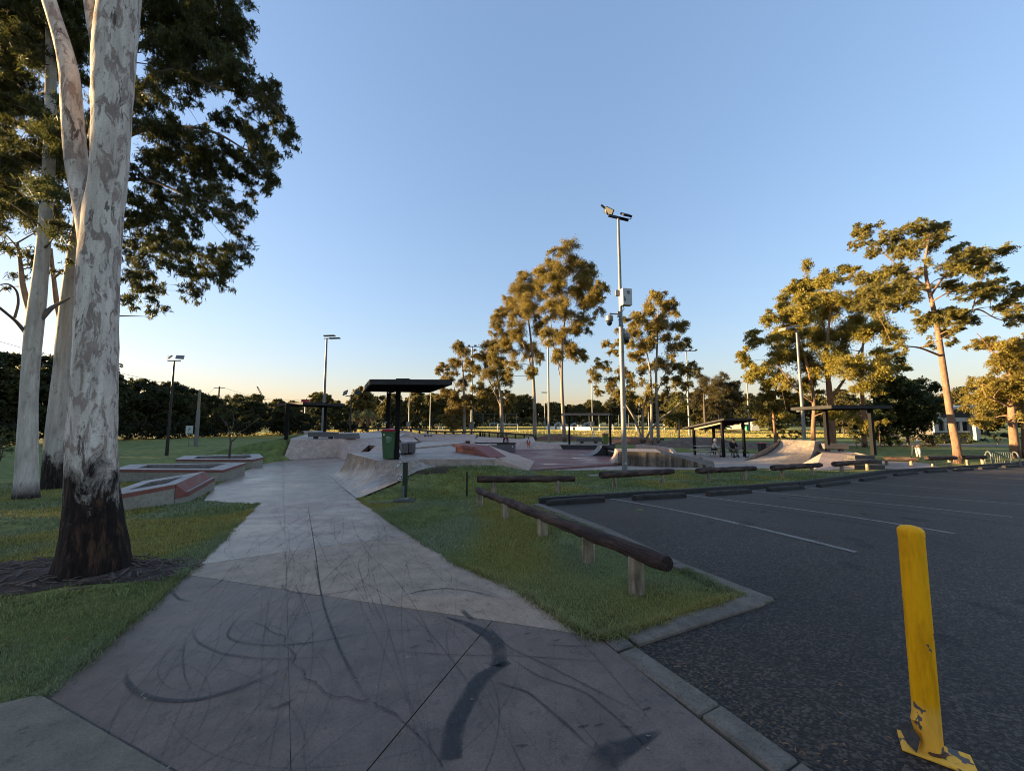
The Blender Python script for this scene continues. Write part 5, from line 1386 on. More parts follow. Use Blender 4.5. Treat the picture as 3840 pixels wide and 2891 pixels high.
# utility poles with cables, white sign
p = aty('2', 1355, 1405, 42); p.z = float(zt(p.x, p.y)); zz_ = aty('2', 1378, 1035, 42).z
t = pole_thing('utility_pole', 'slim timber power pole with grey foot on the left lawn', 'power pole', p, zz_, .17, .12, MATS['post_wood'], 'timber power poles')
zq = aty('2', 1365, 1180, 42).z
MB().tube([p + Vector((0, 0, .0)), (p.x, p.y, zq)], [.185, .18], 10).build('grey_sleeve', MATS['galvanised_dull'], t)
ps = hit('2', 1372, 1400, base=True); ps = Vector((p.x + .45, p.y - 1.5, float(zt(p.x + .45, p.y - 1.5))))
t2 = thing('sign_board', 'white square sign on a thin post beside the slim power pole', 'sign', tuple(ps))
MB().tube([ps, ps + Vector((0, 0, 2.1))], .03, 8).build('post', MATS['galvanised_dull'], t2)
MB().box((ps.x, ps.y - .04, ps.z + 1.75), (.75, .02, .85)).build('panel', MATS['white_paint'], t2)
plain('sign_green', (.05, .25, .12), .6)
m = MB(); m.tube([(ps.x - .1, ps.y - .055, ps.z + 1.6), (ps.x + .05, ps.y - .055, ps.z + 1.95), (ps.x + .18, ps.y - .055, ps.z + 1.75)], .03, 6); m.box((ps.x, ps.y - .053, ps.z + 1.42), (.4, .006, .05)); m.build('symbol', MATS['sign_green'], t2)
p2 = aty('2', 1497, 1300, 85); p2.z = -1.6; zz2 = aty('2', 1497, 1012, 85).z
t = pole_thing('utility_pole', 'farther timber power pole with cross arm above the weeping trees', 'power pole', p2, zz2, .2, .14, MATS['bark_brown'], 'timber power poles')
MB().beam((p2.x - 1.2, p2.y, zz2 - .35), (p2.x + 1.2, p2.y, zz2 - .35), .12, .12).build('cross_arm', MATS['bark_brown'], t)
p3 = aty('4', 575, 990, 110); p3.z = -1.7; zz3 = aty('4', 592, 700, 110).z
t = pole_thing('utility_pole', 'pale power pole seen under the far left shelter roof', 'power pole', p3, zz3, .3, .2, MATS['galvanised_dull'], 'timber power poles')
MB().beam((p3.x - 1.0, p3.y, zz3 - .3), (p3.x + 1.0, p3.y, zz3 - .3), .14, .12).build('cross_arm', MATS['bark_brown'], t)
def cable(label, a, b, sag, r=.018):
    pts = [Vector(a).lerp(Vector(b), k / 16) - Vector((0, 0, sag * 4 * (k / 16) * (1 - k / 16))) for k in range(17)]
    tag(MB().tube(pts, r, 5).build('power_cable', MATS['black_steel'], None), label, 'cable', 'overhead power cables')
pw0 = Vector((-62, 34, 13.5))
cable('upper overhead power cable sagging left of the gums', pw0, (p.x, p.y, zz_ - .1), .6)
cable('lower overhead power cable sagging left of the gums', pw0 + Vector((0, .5, -1.0)), (p.x, p.y, zz_ - .9), .7)
cable('overhead power cable from the farther power pole to the left', (p.x, p.y, zz_ - .2), (p2.x - 1.1, p2.y, zz2 - .3), .6, .02)
cable('overhead power cable from the farther power pole to the far left shelter', (p2.x + 1.1, p2.y, zz2 - .3), (p3.x - .9, p3.y, zz3 - .25), 1.2, .025)
# far crane jib
c0_, c1_ = aty('2', 1812, 1078, 330), aty('2', 1778, 1012, 330)
t = thing('crane', 'tiny lattice crane jib far off above the treetops', 'crane', (c0_.x, 330, -1.7))
m = MB(); m.tube([(c0_.x, 330, -1.7), c0_], .8, 6); m.build('mast', MATS['brick_red'], t)
m = MB()
for o_ in (-.7, .7): m.beam(c0_ + Vector((o_, 0, 0)), c1_ + Vector((o_ * .4, 0, 0)), .3, .3)
for k in range(8):
    f = k / 8; g = (k + 1) / 8; a = c0_.lerp(c1_, f); b = c0_.lerp(c1_, g); s = 1 if k % 2 else -1
    m.beam(a + Vector((s * .6, 0, 0)), b + Vector((-s * .6, 0, 0)), .2, .2)
m.build('jib', MATS['brick_red'], t)
m = MB(); q = aty('2', 1775, 1065, 330); m.tube([c1_, q], .12, 5); m.build('hoist_rope', MATS['black_steel'], t)
# ------------------------------------------------------------------ playing field furniture
def goal(label, c, x0, y0, x1, Y, h=2.1, depth=1.4):
    a = aty(c, x0, y0, Y); b = aty(c, x1, y0, Y); z = float(zbase(a.x, Y)) + .03
    t = thing('goal', label, 'goal', ((a.x + b.x) / 2, Y, z), 'white football goals')
    for q in (a, b): MB().tube([(q.x, Y, z), (q.x, Y, z + h)], .07, 8).build('upright', MATS['goal_white'], t)
    MB().tube([(a.x, Y, z + h), (b.x, Y, z + h)], .07, 8).build('crossbar', MATS['goal_white'], t)
    for q in (a, b): MB().tube([(q.x, Y, z + h), (q.x, Y + depth * .4, z + h * .95), (q.x, Y + depth, z)], .04, 6).build('stay', MATS['goal_white'], t)
    m = MB(); n = 14
    for k in range(n + 1):
        x = a.x + (b.x - a.x) * k / n; m.tube([(x, Y + .05, z + h), (x, Y + depth, z)], .006, 3, False)
    for k in range(1, 8):
        f = k / 8; m.tube([(a.x, Y + .05 + (depth - .05) * f, z + h * (1 - f)), (b.x, Y + .05 + (depth - .05) * f, z + h * (1 - f))], .006, 3, False)
    m.build('net', MATS['goal_white'], t)
goal('wide white goal in the sunny field left of the tall gums', 'E2', 140, 205, 562, 117)
goal('white goal behind the bin of the middle shelter', 'E3', 825, 530, 1105, 112, 2.1)
goal('white goal behind the camera pole', 'E3', 1375, 530, 1590, 118, 2.3)
goal('small white goal inside the white barrier', 'E3', 375, 510, 445, 122, 1.9)
goal('nearer goal frame by the wire fence', 'E3', 705, 690, 1000, 66, 1.7)
goal('low white goal frame left of the first field gum', 'E1', 620, 205, 870, 85, .7)
goal('tilted white goal in front of the field gums', 'E1', 905, 130, 985, 105, 1.6)
goal('white goal partly hidden behind the multi-stemmed gum', 'E3', 1950, 525, 2170, 118, 2.2)
goal('white goal behind the wide one, at the fence', 'E1', 1965, 120, 2150, 150, 2.1)

def wire_fence(label, pts, h, post_gap, m, mesh=True, wr=.012, pr=.035):
    t = thing('wire_fence', label, 'fence', tuple(pts[0]))
    for a, b in zip(pts[:-1], pts[1:]):
        L = (b - a).length; n = max(1, round(L / post_gap))
        for k in range(n + 1):
            p = a.lerp(b, k / n); p.z = float(zt(p.x, p.y)); MB().tube([p, p + Vector((0, 0, h))], pr, 6).build('post', m, t)
    mm = MB()
    for f in (1.0, .02):
        for a, b in zip(pts[:-1], pts[1:]):
            A = [a.lerp(b, k / 8) for k in range(9)]; mm.tube([(q.x, q.y, float(zt(q.x, q.y)) + h * f) for q in A], .03 if f == 1 else wr, 5, False)
    mm.build('rail', m, t)
    if mesh:
        mm = MB(); 
        for a, b in zip(pts[:-1], pts[1:]):
            L = (b - a).length; n = int(L / .35)
            for k in range(n):
                p = a.lerp(b, k / n); z = float(zt(p.x, p.y)); d = (b - a).normalized()
                for s in (1, -1):
                    q0 = p; q1 = p + d * .5 * s; mm.add([(q0.x, q0.y, z), (q0.x + .012, q0.y, z), (q1.x + .012, q1.y, z + h), (q1.x, q1.y, z + h)], [(0, 1, 2, 3)])
        o = mm.build('mesh', m, t); o['kind'] = 'stuff'
    return t
wire_fence('low wire fence along the near side of the playing field', [Vector((-9, 62, 0)), Vector((8, 61, 0)), Vector((22, 60, 0)), Vector((33, 60, 0))], 1.05, 3.0, MATS['fence_grey'])
wire_fence('long dark picket fence along the left lawn in front of the wood', [Vector((-56, 52, 0)), Vector((-58, 75, 0)), Vector((-52, 92, 0)), Vector((-30, 97, 0)), Vector((-8, 98, 0))], 1.3, 2.2, MATS['fence_dark'], True, .03, .05)
wire_fence('tall wire ball fence at the far side of the field', [Vector((-22, 165, 0)), Vector((2, 165, 0))], 6.0, 5, MATS['fence_grey'], False, .02, .09)
wire_fence('second tall wire ball fence behind the middle shelter', [Vector((38, 190, 0)), Vector((72, 190, 0))], 6.0, 5, MATS['fence_grey'], False, .02, .09)
# blue-grey far grandstand fence
wire_fence('pale far fence behind the low goal', [Vector((-48, 150, 0)), Vector((-22, 140, 0)), Vector((-18, 152, 0))], 1.6, 2.0, MATS['fence_grey'], True, .03, .06)
# white barrier boards
wb = thing('white_barrier', 'row of white barrier boards around a small pitch on the field', 'barrier', (20, 125, -1.7))
A0, A1 = aty('E2', 1150, 150, 140), aty('E2', 2075, 190, 122)
for k in range(22):
    a = A0.lerp(A1, k / 22); b = A0.lerp(A1, (k + .88) / 22); z = -1.66
    if k in (5, 9, 14): continue
    MB().beam((a.x, a.y, z + .62), (b.x, b.y, z + .62), .06, 1.15).build('board', MATS['board_white'], wb)
for i, (cx, cy, h_) in enumerate(((1385, 60, 2.2), (1720, 110, 2.0), (1990, 60, 2.2))):
    q = aty('E2', cx, cy, 138); t = thing('inflatable_bunker', ['grey inflatable bunker left of the right tall gum', 'tilted grey inflatable bunker behind the white boards', 'grey inflatable bunker behind the middle shelter post'][i], 'bunker', (q.x, 138, -1.66), 'inflatable bunkers on the field')
    m = MB(); m.tube([(q.x - 1.2, 138, -1.6), (q.x - .5, 138, -1.6 + h_ * .8), (q.x + .4, 138, -1.6 + h_), (q.x + 1.3, 138, -1.0), (q.x + 1.6, 138, -1.6)], [.5, .6, .6, .5, .4], 10); m.build('body', MATS['camera_grey'], t, smooth=True)
# bright roller at far: club building right of field
cb = thing('club_building', 'far low club building with white roof and dark navy end wall', 'building', (0, 0, 0))
cb.location = (0, 0, 0)
a, b = aty('E4', 1680, 300, 125), aty('E4', 1880, 300, 123); z = -1.68
e_ = aty('E4', 2040, 300, 121)
MB().prism([a, b, b + Vector((0, 9, 0)), a + Vector((0, 9, 0))], [z] * 4, [z + 2.6] * 4).build('wall', MATS['house_white'], cb)
MB().prism([b + Vector((.02, 0, 0)), e_, e_ + Vector((0, 9, 0)), b + Vector((.02, 9, 0))], [z] * 4, [z + 2.5] * 4).build('end_wall', MATS['navy'], cb)
MB().hexa([a + Vector((-.6, -.6, 4.4 + z - a.z - 1.75)), e_ + Vector((.4, -.6, 4.3 + z - e_.z - 1.75)), e_ + Vector((.4, 9, 4.3 + z - e_.z - 1.2)), a + Vector((-.6, 9, 4.4 + z - a.z - 1.2)), a + Vector((-.6, -.6, 4.4 + z - a.z - 1.6)), e_ + Vector((.4, -.6, 4.3 + z - e_.z - 1.6)), e_ + Vector((.4, 9, 4.3 + z - e_.z - .6)), a + Vector((-.6, 9, 4.4 + z - a.z - .6))]).build('roof', MATS['house_white'], cb)
for k in (.2, .5, .8):
    q = a.lerp(b, k); MB().box((q.x, q.y - .06, z + 1.5), (2.0, .05, 1.0)).build('window', MATS['house_dark'], cb)
# lettering on the navy end wall
m = MB(); xx = b.lerp(e_, .22).x; yy = b.y - .35
def stroke(x0, z0_, x1, z1_, w_=.14): m.beam((x0, yy, z0_), (x1, yy, z1_), .02, w_)
zb_ = z + 1.35
m.tube([(xx + .3 * math.cos(t_), yy, zb_ + .4 + .42 * math.sin(t_)) for t_ in np.linspace(0, 6.283, 13)], .06, 4)
m.tube([(xx + .8 + .26 * math.cos(t_), yy, zb_ + .36 + .34 * math.sin(t_)) for t_ in np.linspace(.9, 5.4, 11)], .06, 4)
m.tube([(xx + 1.2 + k * .17, yy, zb_ + .35 + .25 * (-1) ** k) for k in range(9)], .05, 4)
for k in range(5): stroke(xx + .1 + k * .55, zb_ - .35, xx + .45 + k * .55, zb_ - .35, .12)
m.build('lettering', MATS['print_white'], cb)

# ------------------------------------------------------------------ white house at the right
hs = thing('house', 'white trimmed house with dark windows behind the leaning tree', 'house', (0, 0, 0))
Yh = 52
def HP(x, y, dy=0): return aty('E6', x, y, Yh + dy)
wl0, wl1 = HP(945, 535), HP(1480, 600)
zf = HP(1000, 530).z; zc = HP(1000, 335).z; zrl, zrr = HP(940, 245).z, HP(1490, 175).z
gzz = -1.15
xL, xR = wl0.x, HP(1470, 535).x
MB().prism([(xL, Yh + .3), (xR, Yh + .3), (xR, Yh + 9), (xL, Yh + 9)], [gzz] * 4, [zc] * 4).build('wall', MATS['house_wall'], hs)
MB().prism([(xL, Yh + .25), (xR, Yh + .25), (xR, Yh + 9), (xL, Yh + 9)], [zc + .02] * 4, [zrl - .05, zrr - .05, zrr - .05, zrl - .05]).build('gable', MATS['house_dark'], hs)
MB().hexa([Vector((xL - .6, Yh - .8, zrl)), Vector((xR + .9, Yh - .8, zrr)), Vector((xR + .9, Yh + 9.5, zrr)), Vector((xL - .6, Yh + 9.5, zrl)), Vector((xL - .6, Yh - .8, zrl + .3)), Vector((xR + .9, Yh - .8, zrr + .3)), Vector((xR + .9, Yh + 9.5, zrr + .3)), Vector((xL - .6, Yh + 9.5, zrl + .3))]).build('roof', MATS['roof_metal'], hs)
MB().box(((xL + xR) / 2, Yh + .1, zc - .2), (xR - xL + .3, .3, .55)).build('lintel', MATS['house_white'], hs)
MB().box(((xL + xR) / 2, Yh + .1, zf), (xR - xL + .3, .3, .22)).build('sill', MATS['house_white'], hs)
for x in (955, 1090, 1180, 1310, 1455):
    q = HP(x, 430); MB().box((q.x, Yh + .12, (zf + zc) / 2), (.35 if x not in (955, 1455) else .6, .26, zc - zf)).build('mullion', MATS['house_white'], hs)
for a_, b_ in ((985, 1080), (1100, 1170), (1190, 1300), (1325, 1430)):
    qa, qb_ = HP(a_, 430), HP(b_, 430); MB().box(((qa.x + qb_.x) / 2, Yh + .26, (zf + zc) / 2 - .05), (qb_.x - qa.x, .04, (zc - zf) * .86)).build('pane', MATS['dark_glass'], hs)
q = HP(1470, 560); MB().box((q.x, Yh - .5, (gzz + zrr) / 2 - .2), (.55, .4, zrr - gzz - .6)).build('column', MATS['house_white'], hs)
q = HP(955, 300); MB().box((q.x, Yh - .2, (zc + zrl) / 2 - .1), (.4, .3, zrl - zc)).build('column', MATS['house_white'], hs)
qa, qb_ = HP(1485, 500), HP(1560, 500); MB().box(((qa.x + qb_.x) / 2, Yh + 2.5, zf - .3), (qb_.x - qa.x, .1, 3.0)).build('notice_board', MATS['navy'], hs)
for k in range(4): MB().box(((qa.x + qb_.x) / 2, Yh + 2.44, zf + .5 - k * .45), ((qb_.x - qa.x) * .6, .02, .12)).build('notice_line', MATS['print_white'], hs)
q = HP(1575, 500); MB().box((q.x, Yh + 2.3, zf - .2), (.4, .3, 4.2)).build('column', MATS['house_white'], hs)
# left wing in the shade
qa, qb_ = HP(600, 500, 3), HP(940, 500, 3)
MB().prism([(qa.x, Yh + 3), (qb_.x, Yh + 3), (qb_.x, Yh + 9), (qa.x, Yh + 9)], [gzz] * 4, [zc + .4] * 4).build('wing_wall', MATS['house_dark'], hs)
for x in (740, 845): 
    q = HP(x, 470, 2.8); MB().box((q.x, Yh + 2.8, (gzz + zc) / 2), (.25, .2, zc - gzz)).build('column', MATS['house_wall'], hs)
# road strip in front of the house
ra, rb2 = hit('E6', 0, 720, base=True), hit('E6', 2212, 790, base=True)
tag(sheet('road', [(30, 43), (78, 37), (80, 42), (30, 48)], MATS['kerb_concrete'], .02, 4.0, zbase), 'grey road strip in front of the house', None, None, 'structure')
# dirt mounds of the pump track
def mound(label, c, rx, ry, h_, m, seed):
    o = tag(blob('dirt_mound', c, rx, ry, m, .0, seed, 0, None, h_), label, 'dirt mound', 'pump track dirt mounds'); return o
q = aty('E2', 1400, 400, 56); mound('orange dirt mound between the tall gums and middle shelter', (q.x, 56), 3.6, 2.2, .9, MATS['dirt'], 11)
q = aty('E3', 1500, 760, 46); mound('brown dirt mound behind the camera pole', (q.x, 46.5), 4.0, 2.2, .8, MATS['dirt'], 12)
q = aty('E4', 850, 560, 40); mound('broad brown dirt mound behind the picnic shelter', (q.x, 41), 4.8, 2.6, 1.0, MATS['dirt_dark'], 13)
q = aty('E4', 200, 560, 42); mound('low brown dirt mound left of the picnic shelter', (q.x, 42), 4, 2.5, .5, MATS['dirt_dark'], 14)
q = aty('E4', 2000, 590, 38); mound('low dirt mound behind the black bin', (q.x, 39), 5, 2.5, .5, MATS['dirt_dark'], 15)

# ------------------------------------------------------------------ picnic table
c = Vector((14.35, 28.6, 0)); c.z = fz(c.x, c.y)
t = thing('picnic_table', 'pale picnic table with benches under the right hand shelter', 'table', tuple(c))
plain('table_alu', (.42, .38, .31), .5, .2)
for k in range(4): MB().box((c.x, c.y - .27 + k * .18, c.z + .74), (1.8, .16, .035), .2).build('top_plank', MATS['table_alu'], t)
for s in (-1, 1):
    MB().box((c.x - s * .13, c.y + s * .68, c.z + .44), (1.8, .26, .035), .2).build('bench_seat', MATS['table_alu'], t)
    e_ = Vector((c.x + s * .6 * math.cos(.2), c.y + s * .6 * math.sin(.2), 0))
    MB().tube([(e_.x, e_.y, c.z), (e_.x, e_.y, c.z + .72)], .035, 8).build('leg', MATS['table_alu'], t)
    MB().beam((e_.x + .13, e_.y - .7, c.z + .4), (e_.x - .13, e_.y + .7, c.z + .4), .05, .05).build('bench_bracket', MATS['table_alu'], t)
    for s2 in (-1, 1): MB().tube([(e_.x - s2 * .13, e_.y + s2 * .66, c.z), (e_.x - s2 * .13, e_.y + s2 * .66, c.z + .4)], .03, 6).build('bench_leg', MATS['table_alu'], t)
c2 = Vector((15.9, 27.9, 0)); c2.z = fz(c2.x, c2.y)
t = thing('picnic_bench', 'small bench under the right hand shelter carrying the person in black', 'bench', tuple(c2))
MB().box((c2.x, c2.y + .25, c2.z + .44), (1.2, .35, .04), -.1).build('seat', MATS['table_alu'], t)
for s in (-.45, .45): MB().tube([(c2.x + s, c2.y + .25, c2.z), (c2.x + s, c2.y + .25, c2.z + .42)], .035, 8).build('leg', MATS['table_alu'], t)
# bicycle lying by the bench
t = thing('scooter_bike', 'small bike parked in front of the person in black', 'bicycle', (c2.x + .35, c2.y - .45, c2.z))
bx, by, bz = c2.x + .15, c2.y - .42, c2.z + .015
for dx in (-.35, .5):
    w_ = MB(); w_.tube([(bx + dx + .2 * math.cos(a_), by, bz + .2 + .2 * math.sin(a_)) for a_ in np.linspace(0, 6.283, 17)], .025, 6); wo = w_.build('wheel', MATS['rubber'], t)
MB().tube([(bx - .35, by, bz + .2), (bx, by, bz + .25), (bx + .35, by, bz + .5), (bx - .1, by, bz + .5), (bx, by, bz + .25)], .022, 6).build('frame', MATS['box_white'], t)
MB().tube([(bx + .5, by, bz + .2), (bx + .38, by, bz + .62), (bx + .3, by - .2, bz + .66), (bx + .3, by + .2, bz + .66)], .018, 6).build('handlebar', MATS['black_steel'], t)
MB().box((bx - .12, by, bz + .55), (.2, .1, .04)).build('saddle', MATS['rubber'], t)
# ------------------------------------------------------------------ trees
def leaf_mesh(name, cen, L, W, col, droop=.5, rg=rng, flat=0.0):
    n = len(cen)
    a = rg.normal(size=(n, 3)); a[:, 2] -= droop * 1.6; 
    if flat: a[:, 2] *= (1 - flat)
    a /= np.linalg.norm(a, axis=1)[:, None] + 1e-9
    b = np.cross(a, rg.normal(size=(n, 3))); b /= np.linalg.norm(b, axis=1)[:, None] + 1e-9
    L = np.asarray(L) * np.ones(n); W = np.asarray(W) * np.ones(n)
    la = a * L[:, None] / 2; wb = b * W[:, None] / 2
    v = np.stack([cen - la, cen + wb - la * .15, cen + la, cen - wb - la * .15], 1).reshape(-1, 3)
    me = bpy.data.meshes.new(name)
    me.vertices.add(4 * n); me.vertices.foreach_set('co', v.astype(np.float32).ravel())
    me.loops.add(4 * n); me.loops.foreach_set('vertex_index', np.arange(4 * n, dtype=np.int32))
    me.polygons.add(n); me.polygons.foreach_set('loop_start', np.arange(0, 4 * n, 4, dtype=np.int32))
    me.update(calc_edges=True)
    at = me.color_attributes.new('Col', 'FLOAT_COLOR', 'POINT')
    c4 = np.ones((4 * n, 4), np.float32); c4[:, :3] = np.repeat(col, 4, 0); at.data.foreach_set('color', c4.ravel())
    return me
def leaf_cols(n, base, var=.35, warm=.25, rg=rng):
    base = np.array(base); k = 1 + rg.uniform(-var, var, n)[:, None]
    c = base * k
    wv = rg.random(n)[:, None] ** 3 * warm
    return np.clip(c * (1 - wv) + wv * np.array([.16, .11, .03]), 0, 1)

def clump_points(cen, rad, n, rg=rng, twigs=7, spread=.36, out=None):
    """leaves set along drooping twigs that fan out from the middle of the clump"""
    cen = np.asarray(cen, float); rad = np.asarray(rad, float)
    d = rg.normal(size=(twigs, 3)); d[:, 2] += .25; d /= np.linalg.norm(d, axis=1)[:, None]
    ln = rg.uniform(.7, 1.2, twigs); dr = rg.uniform(.15, .6, twigs)
    k = rg.integers(0, twigs, n); s = rg.uniform(.1, 1.0, n) ** .55
    p = d[k] * (s * ln[k])[:, None]; p[:, 2] -= dr[k] * s * s
    p += rg.normal(size=(n, 3)) * (.07 + .5 * spread * .4 * s)[:, None]
    if out is not None:
        for i in range(0, twigs, 2):
            out.append([cen + rad * (d[i] * ln[i] * f - np.array([0, 0, dr[i] * f * f])) for f in (0, .5, 1)])
    return cen + p * rad, k

def tree(name, label, base, stems, clumps, leafL, leafW, per, col, bark, droop=.5, group=None, cat='tree', seed=1, twigr=.012, twigs=7, spread=.34, maxbr=.06, colvar=.35, warm=.3, sides=10, attach=True, branch_mat=None, flat=0.0, twig_geo=False):
    """stems: [(points, radii)] in world space; clumps: [(centre, radius or 3 radii)]"""
    rg = np.random.default_rng(seed)
    t = thing(name, label, cat, tuple(base), group)
    sk = []
    for i, (pts, rad) in enumerate(stems):
        m = MB(); P = [Vector(p) for p in pts]
        # refine
        PP, RR = [], []
        for k in range(len(P) - 1):
            for f in (0, .25, .5, .75):
                PP.append(P[k].lerp(P[k + 1], f)); RR.append(rad[k] + (rad[k + 1] - rad[k]) * f)
        PP.append(P[-1]); RR.append(rad[-1])
        # smooth
        for _ in range(3):
            Q = [PP[0]] + [(PP[k - 1] + PP[k] * 2 + PP[k + 1]) / 4 for k in range(1, len(PP) - 1)] + [PP[-1]]; PP = Q
        if branch_mat and i: RR = [q_ * .62 for q_ in RR]
        sd = sides if i == 0 or rad[0] > .12 else max(6, sides // 2)
        m.tube(PP, RR, sd)
        m.build('trunk' if i == 0 else 'limb', MATS[bark if i == 0 or not branch_mat else branch_mat], t, smooth=True)
        for p, r in zip(PP, RR): sk.append((p, r))
    m = MB()
    ctr = [np.mean([c for c, _ in clumps], 0)] if clumps else []
    order = sorted(clumps, key=lambda c: min((Vector(c[0]) - s[0]).length for s in sk))
    for c, r in (order if attach else []):
        c = Vector(c)
        best = None
        for p, rr in sk:
            d = (c - p).length + max(0, p.z - c.z) * 1.0 - min(rr, .1) * 3
            if best is None or d < best[0]: best = (d, p, rr)
        p, rr = best[1], best[2]
        L = (c - p).length
        if L < .05: continue
        r0 = min(rr * .75, maxbr, twigr + L * .014); midp = p.lerp(c, .5) + Vector((rg.normal() * .09, rg.normal() * .09, rg.normal() * .05 + .12)) * L
        pts = [p * (1 - f) ** 2 + midp * 2 * f * (1 - f) + c * f * f for f in (0, .2, .4, .6, .8, 1)]
        rads = [r0 * (1 - f) + twigr * .5 * f for f in (0, .2, .4, .6, .8, 1)]
        m.tube(pts, rads, 5, False)
        for q, ra in zip(pts[2:], rads[2:]): sk.append((q, ra))
    cs, kk = [], []
    cl = []; tw = [] if twig_geo else None
    for c, r in clumps:
        r3 = (r, r, r * .85) if not hasattr(r, '__len__') else r
        n = max(8, int(per * (np.prod(r3) ** (1 / 3)) ** 2))
        p, k = clump_points(c, r3, n, rg, twigs, spread, tw)
        cs.append(p)
        tone = np.repeat((1 + rg.uniform(-.18, .18)), n)
        cl.append(leaf_cols(n, col, colvar, warm, rg) * tone[:, None])
    for q in (tw or []): m.tube(q, [twigr * .45, twigr * .3, twigr * .15], 3, False)
    if m.v:
        m.build('branches', MATS[branch_mat or bark], t, smooth=True)['kind'] = 'stuff'
    if cs:
        cen = np.concatenate(cs) - np.array(base)[None]
        colr = np.concatenate(cl); n = len(cen)
        me = leaf_mesh('crown', cen, leafL * rg.uniform(.7, 1.25, n), leafW * rg.uniform(.7, 1.25, n), colr, droop, rg, flat)
        link_mesh('crown', me, MATS['leafy'], t)
    return t
def blobs(c, Y, dep, spec, rs=1.0, seed=0, zs=.9, fill=0):
    """spec 'x,y,r ...' on an enlarged view, spread in depth about Y"""
    rg = np.random.default_rng(seed); out = []
    for q in spec.split():
        x, y, r = (float(v) for v in q.split(','))
        rr = r * CR[c][2] / 1441 * Y * rs
        yy = Y + rg.uniform(-dep, dep)
        p = aty(c, x, y, yy); out.append((tuple(p), (rr * yy / Y, rr * 1.25, rr * zs)))
        for _ in range(fill):                      # smaller sprays round the clump
            o = rg.normal(size=3) * rr * .75; k = rg.uniform(.45, .75)
            out.append((tuple(np.array(p) + o), (rr * k, rr * k * 1.2, rr * k * zs)))
    return out
def edges_stem(c, rowsx, Y, scale=1.0):
    pts, rad = [], []
    for y, xl, xr in rowsx:
        a, b = aty(c, xl, y, Y), aty(c, xr, y, Y); pts.append((a + b) / 2); rad.append((b - a).length / 2 * .5 ** 0 * scale * math.cos(math.atan2(abs((a.x + b.x) / 2), Y)))
    return pts, rad

# ---- the spotted gum in the foreground
YF = TB.y + .08
GX0, GY0 = TB.x, YF
rowsD = [(1275, 98, 300), (1245, 108, 291), (1200, 119, 284), (1150, 130, 275), (1085, 136, 266), (1037, 137, 259), (921, 138, 257), (831, 150, 259), (706, 156, 261), (581, 161, 264), (520, 168, 268), (450, 176, 273), (400, 188, 279), (330, 194, 285), (230, 194, 291), (115, 195, 300), (0, 210, 309), (-120, 225, 318), (-260, 240, 325), (-450, 262, 330)]
pts, rad = edges_stem('D', rowsD, YF)
t_sp = thing('spotted_gum', 'huge spotted gum with pale mottled trunk and dark foot beside the path', 'tree', (pts[0].x, pts[0].y, float(zt(pts[0].x, pts[0].y)) - .1), None)
def gnarled(pts, rad, n, seed, lob=.0, base_lob=0):
    r_ = random.Random(seed); ph = [r_.uniform(0, 6.28) for _ in range(8)]
    PP, RR = [], []
    for k in range(len(pts) - 1):
        for f in np.linspace(0, 1, 7)[:-1]: PP.append(pts[k].lerp(pts[k + 1], f)); RR.append(rad[k] + (rad[k + 1] - rad[k]) * f)
    PP.append(pts[-1]); RR.append(rad[-1])
    for _ in range(4):
        PP = [PP[0]] + [(PP[k - 1] + PP[k] * 2 + PP[k + 1]) / 4 for k in range(1, len(PP) - 1)] + [PP[-1]]
        RR = [RR[0]] + [(RR[k - 1] + RR[k] * 2 + RR[k + 1]) / 4 for k in range(1, len(RR) - 1)] + [RR[-1]]
    rows = []
    z0 = PP[0].z
    for p, r in zip(PP, RR):
        row = []; h = p.z - z0
        bl = base_lob * math.exp(-h / .45)
        for k in range(n + 1):
            a = 2 * math.pi * (k % n) / n
            q = 1 + lob * (math.sin(2 * a + ph[0] + h * .5) + .6 * math.sin(3 * a + ph[1] - h * .8)) + bl * (math.sin(5 * a + ph[2]) + .6 * math.sin(8 * a + ph[3])) + .012 * math.sin(11 * a + h * 9 + ph[4]) + .012 * math.sin(7 * a - h * 14 + ph[5])
            row.append(p + Vector((math.cos(a) * r * q, math.sin(a) * r * q, 0)))
        rows.append(row)
    return rows
m = MB(); m.loft(gnarled(pts, rad, 40, 4, .03, .085)); m.build('trunk', MATS['gum_spotted'], t_sp, smooth=True)
lrows = [(600, 175, 250), (500, 162, 235), (430, 151, 212), (370, 138, 198), (300, 131, 190), (235, 128, 183), (170, 126, 178), (110, 116, 164), (50, 100, 143), (0, 84, 126), (-100, 55, 98), (-250, 10, 55)]
lp_, lr_ = edges_stem('D', lrows, YF + .06)
m = MB(); m.loft(gnarled(lp_, lr_, 26, 9, .02)); m.build('limb', MATS['gum_spotted'], t_sp, smooth=True)
srows = [(330, 228, 262), (200, 212, 258), (110, 194, 240), (60, 186, 225), (0, 176, 216), (-100, 160, 200), (-250, 135, 172)]
sp2, sr2 = edges_stem('D', srows, YF + .03)
m = MB(); m.loft(gnarled(sp2, sr2, 22, 10, .02)); m.build('limb', MATS['gum_spotted'], t_sp, smooth=True)
# its own high crown, above the picture
rg = np.random.default_rng(3); tc = sp2[-1]
cl_ = [((rg.normal(-5, 2.2), rg.normal(4.4, 1.8), rg.uniform(10.5, 15)), (.9, .9, .7)) for _ in range(40)]
cs = np.concatenate([clump_points(c, r, 260, rg)[0] for c, r in cl_]) - np.array(t_sp.location)[None]
link_mesh('crown', leaf_mesh('crown', cs, .16, .035, leaf_cols(len(cs), (.045, .06, .016)), .7, rg), MATS['leafy'], t_sp)
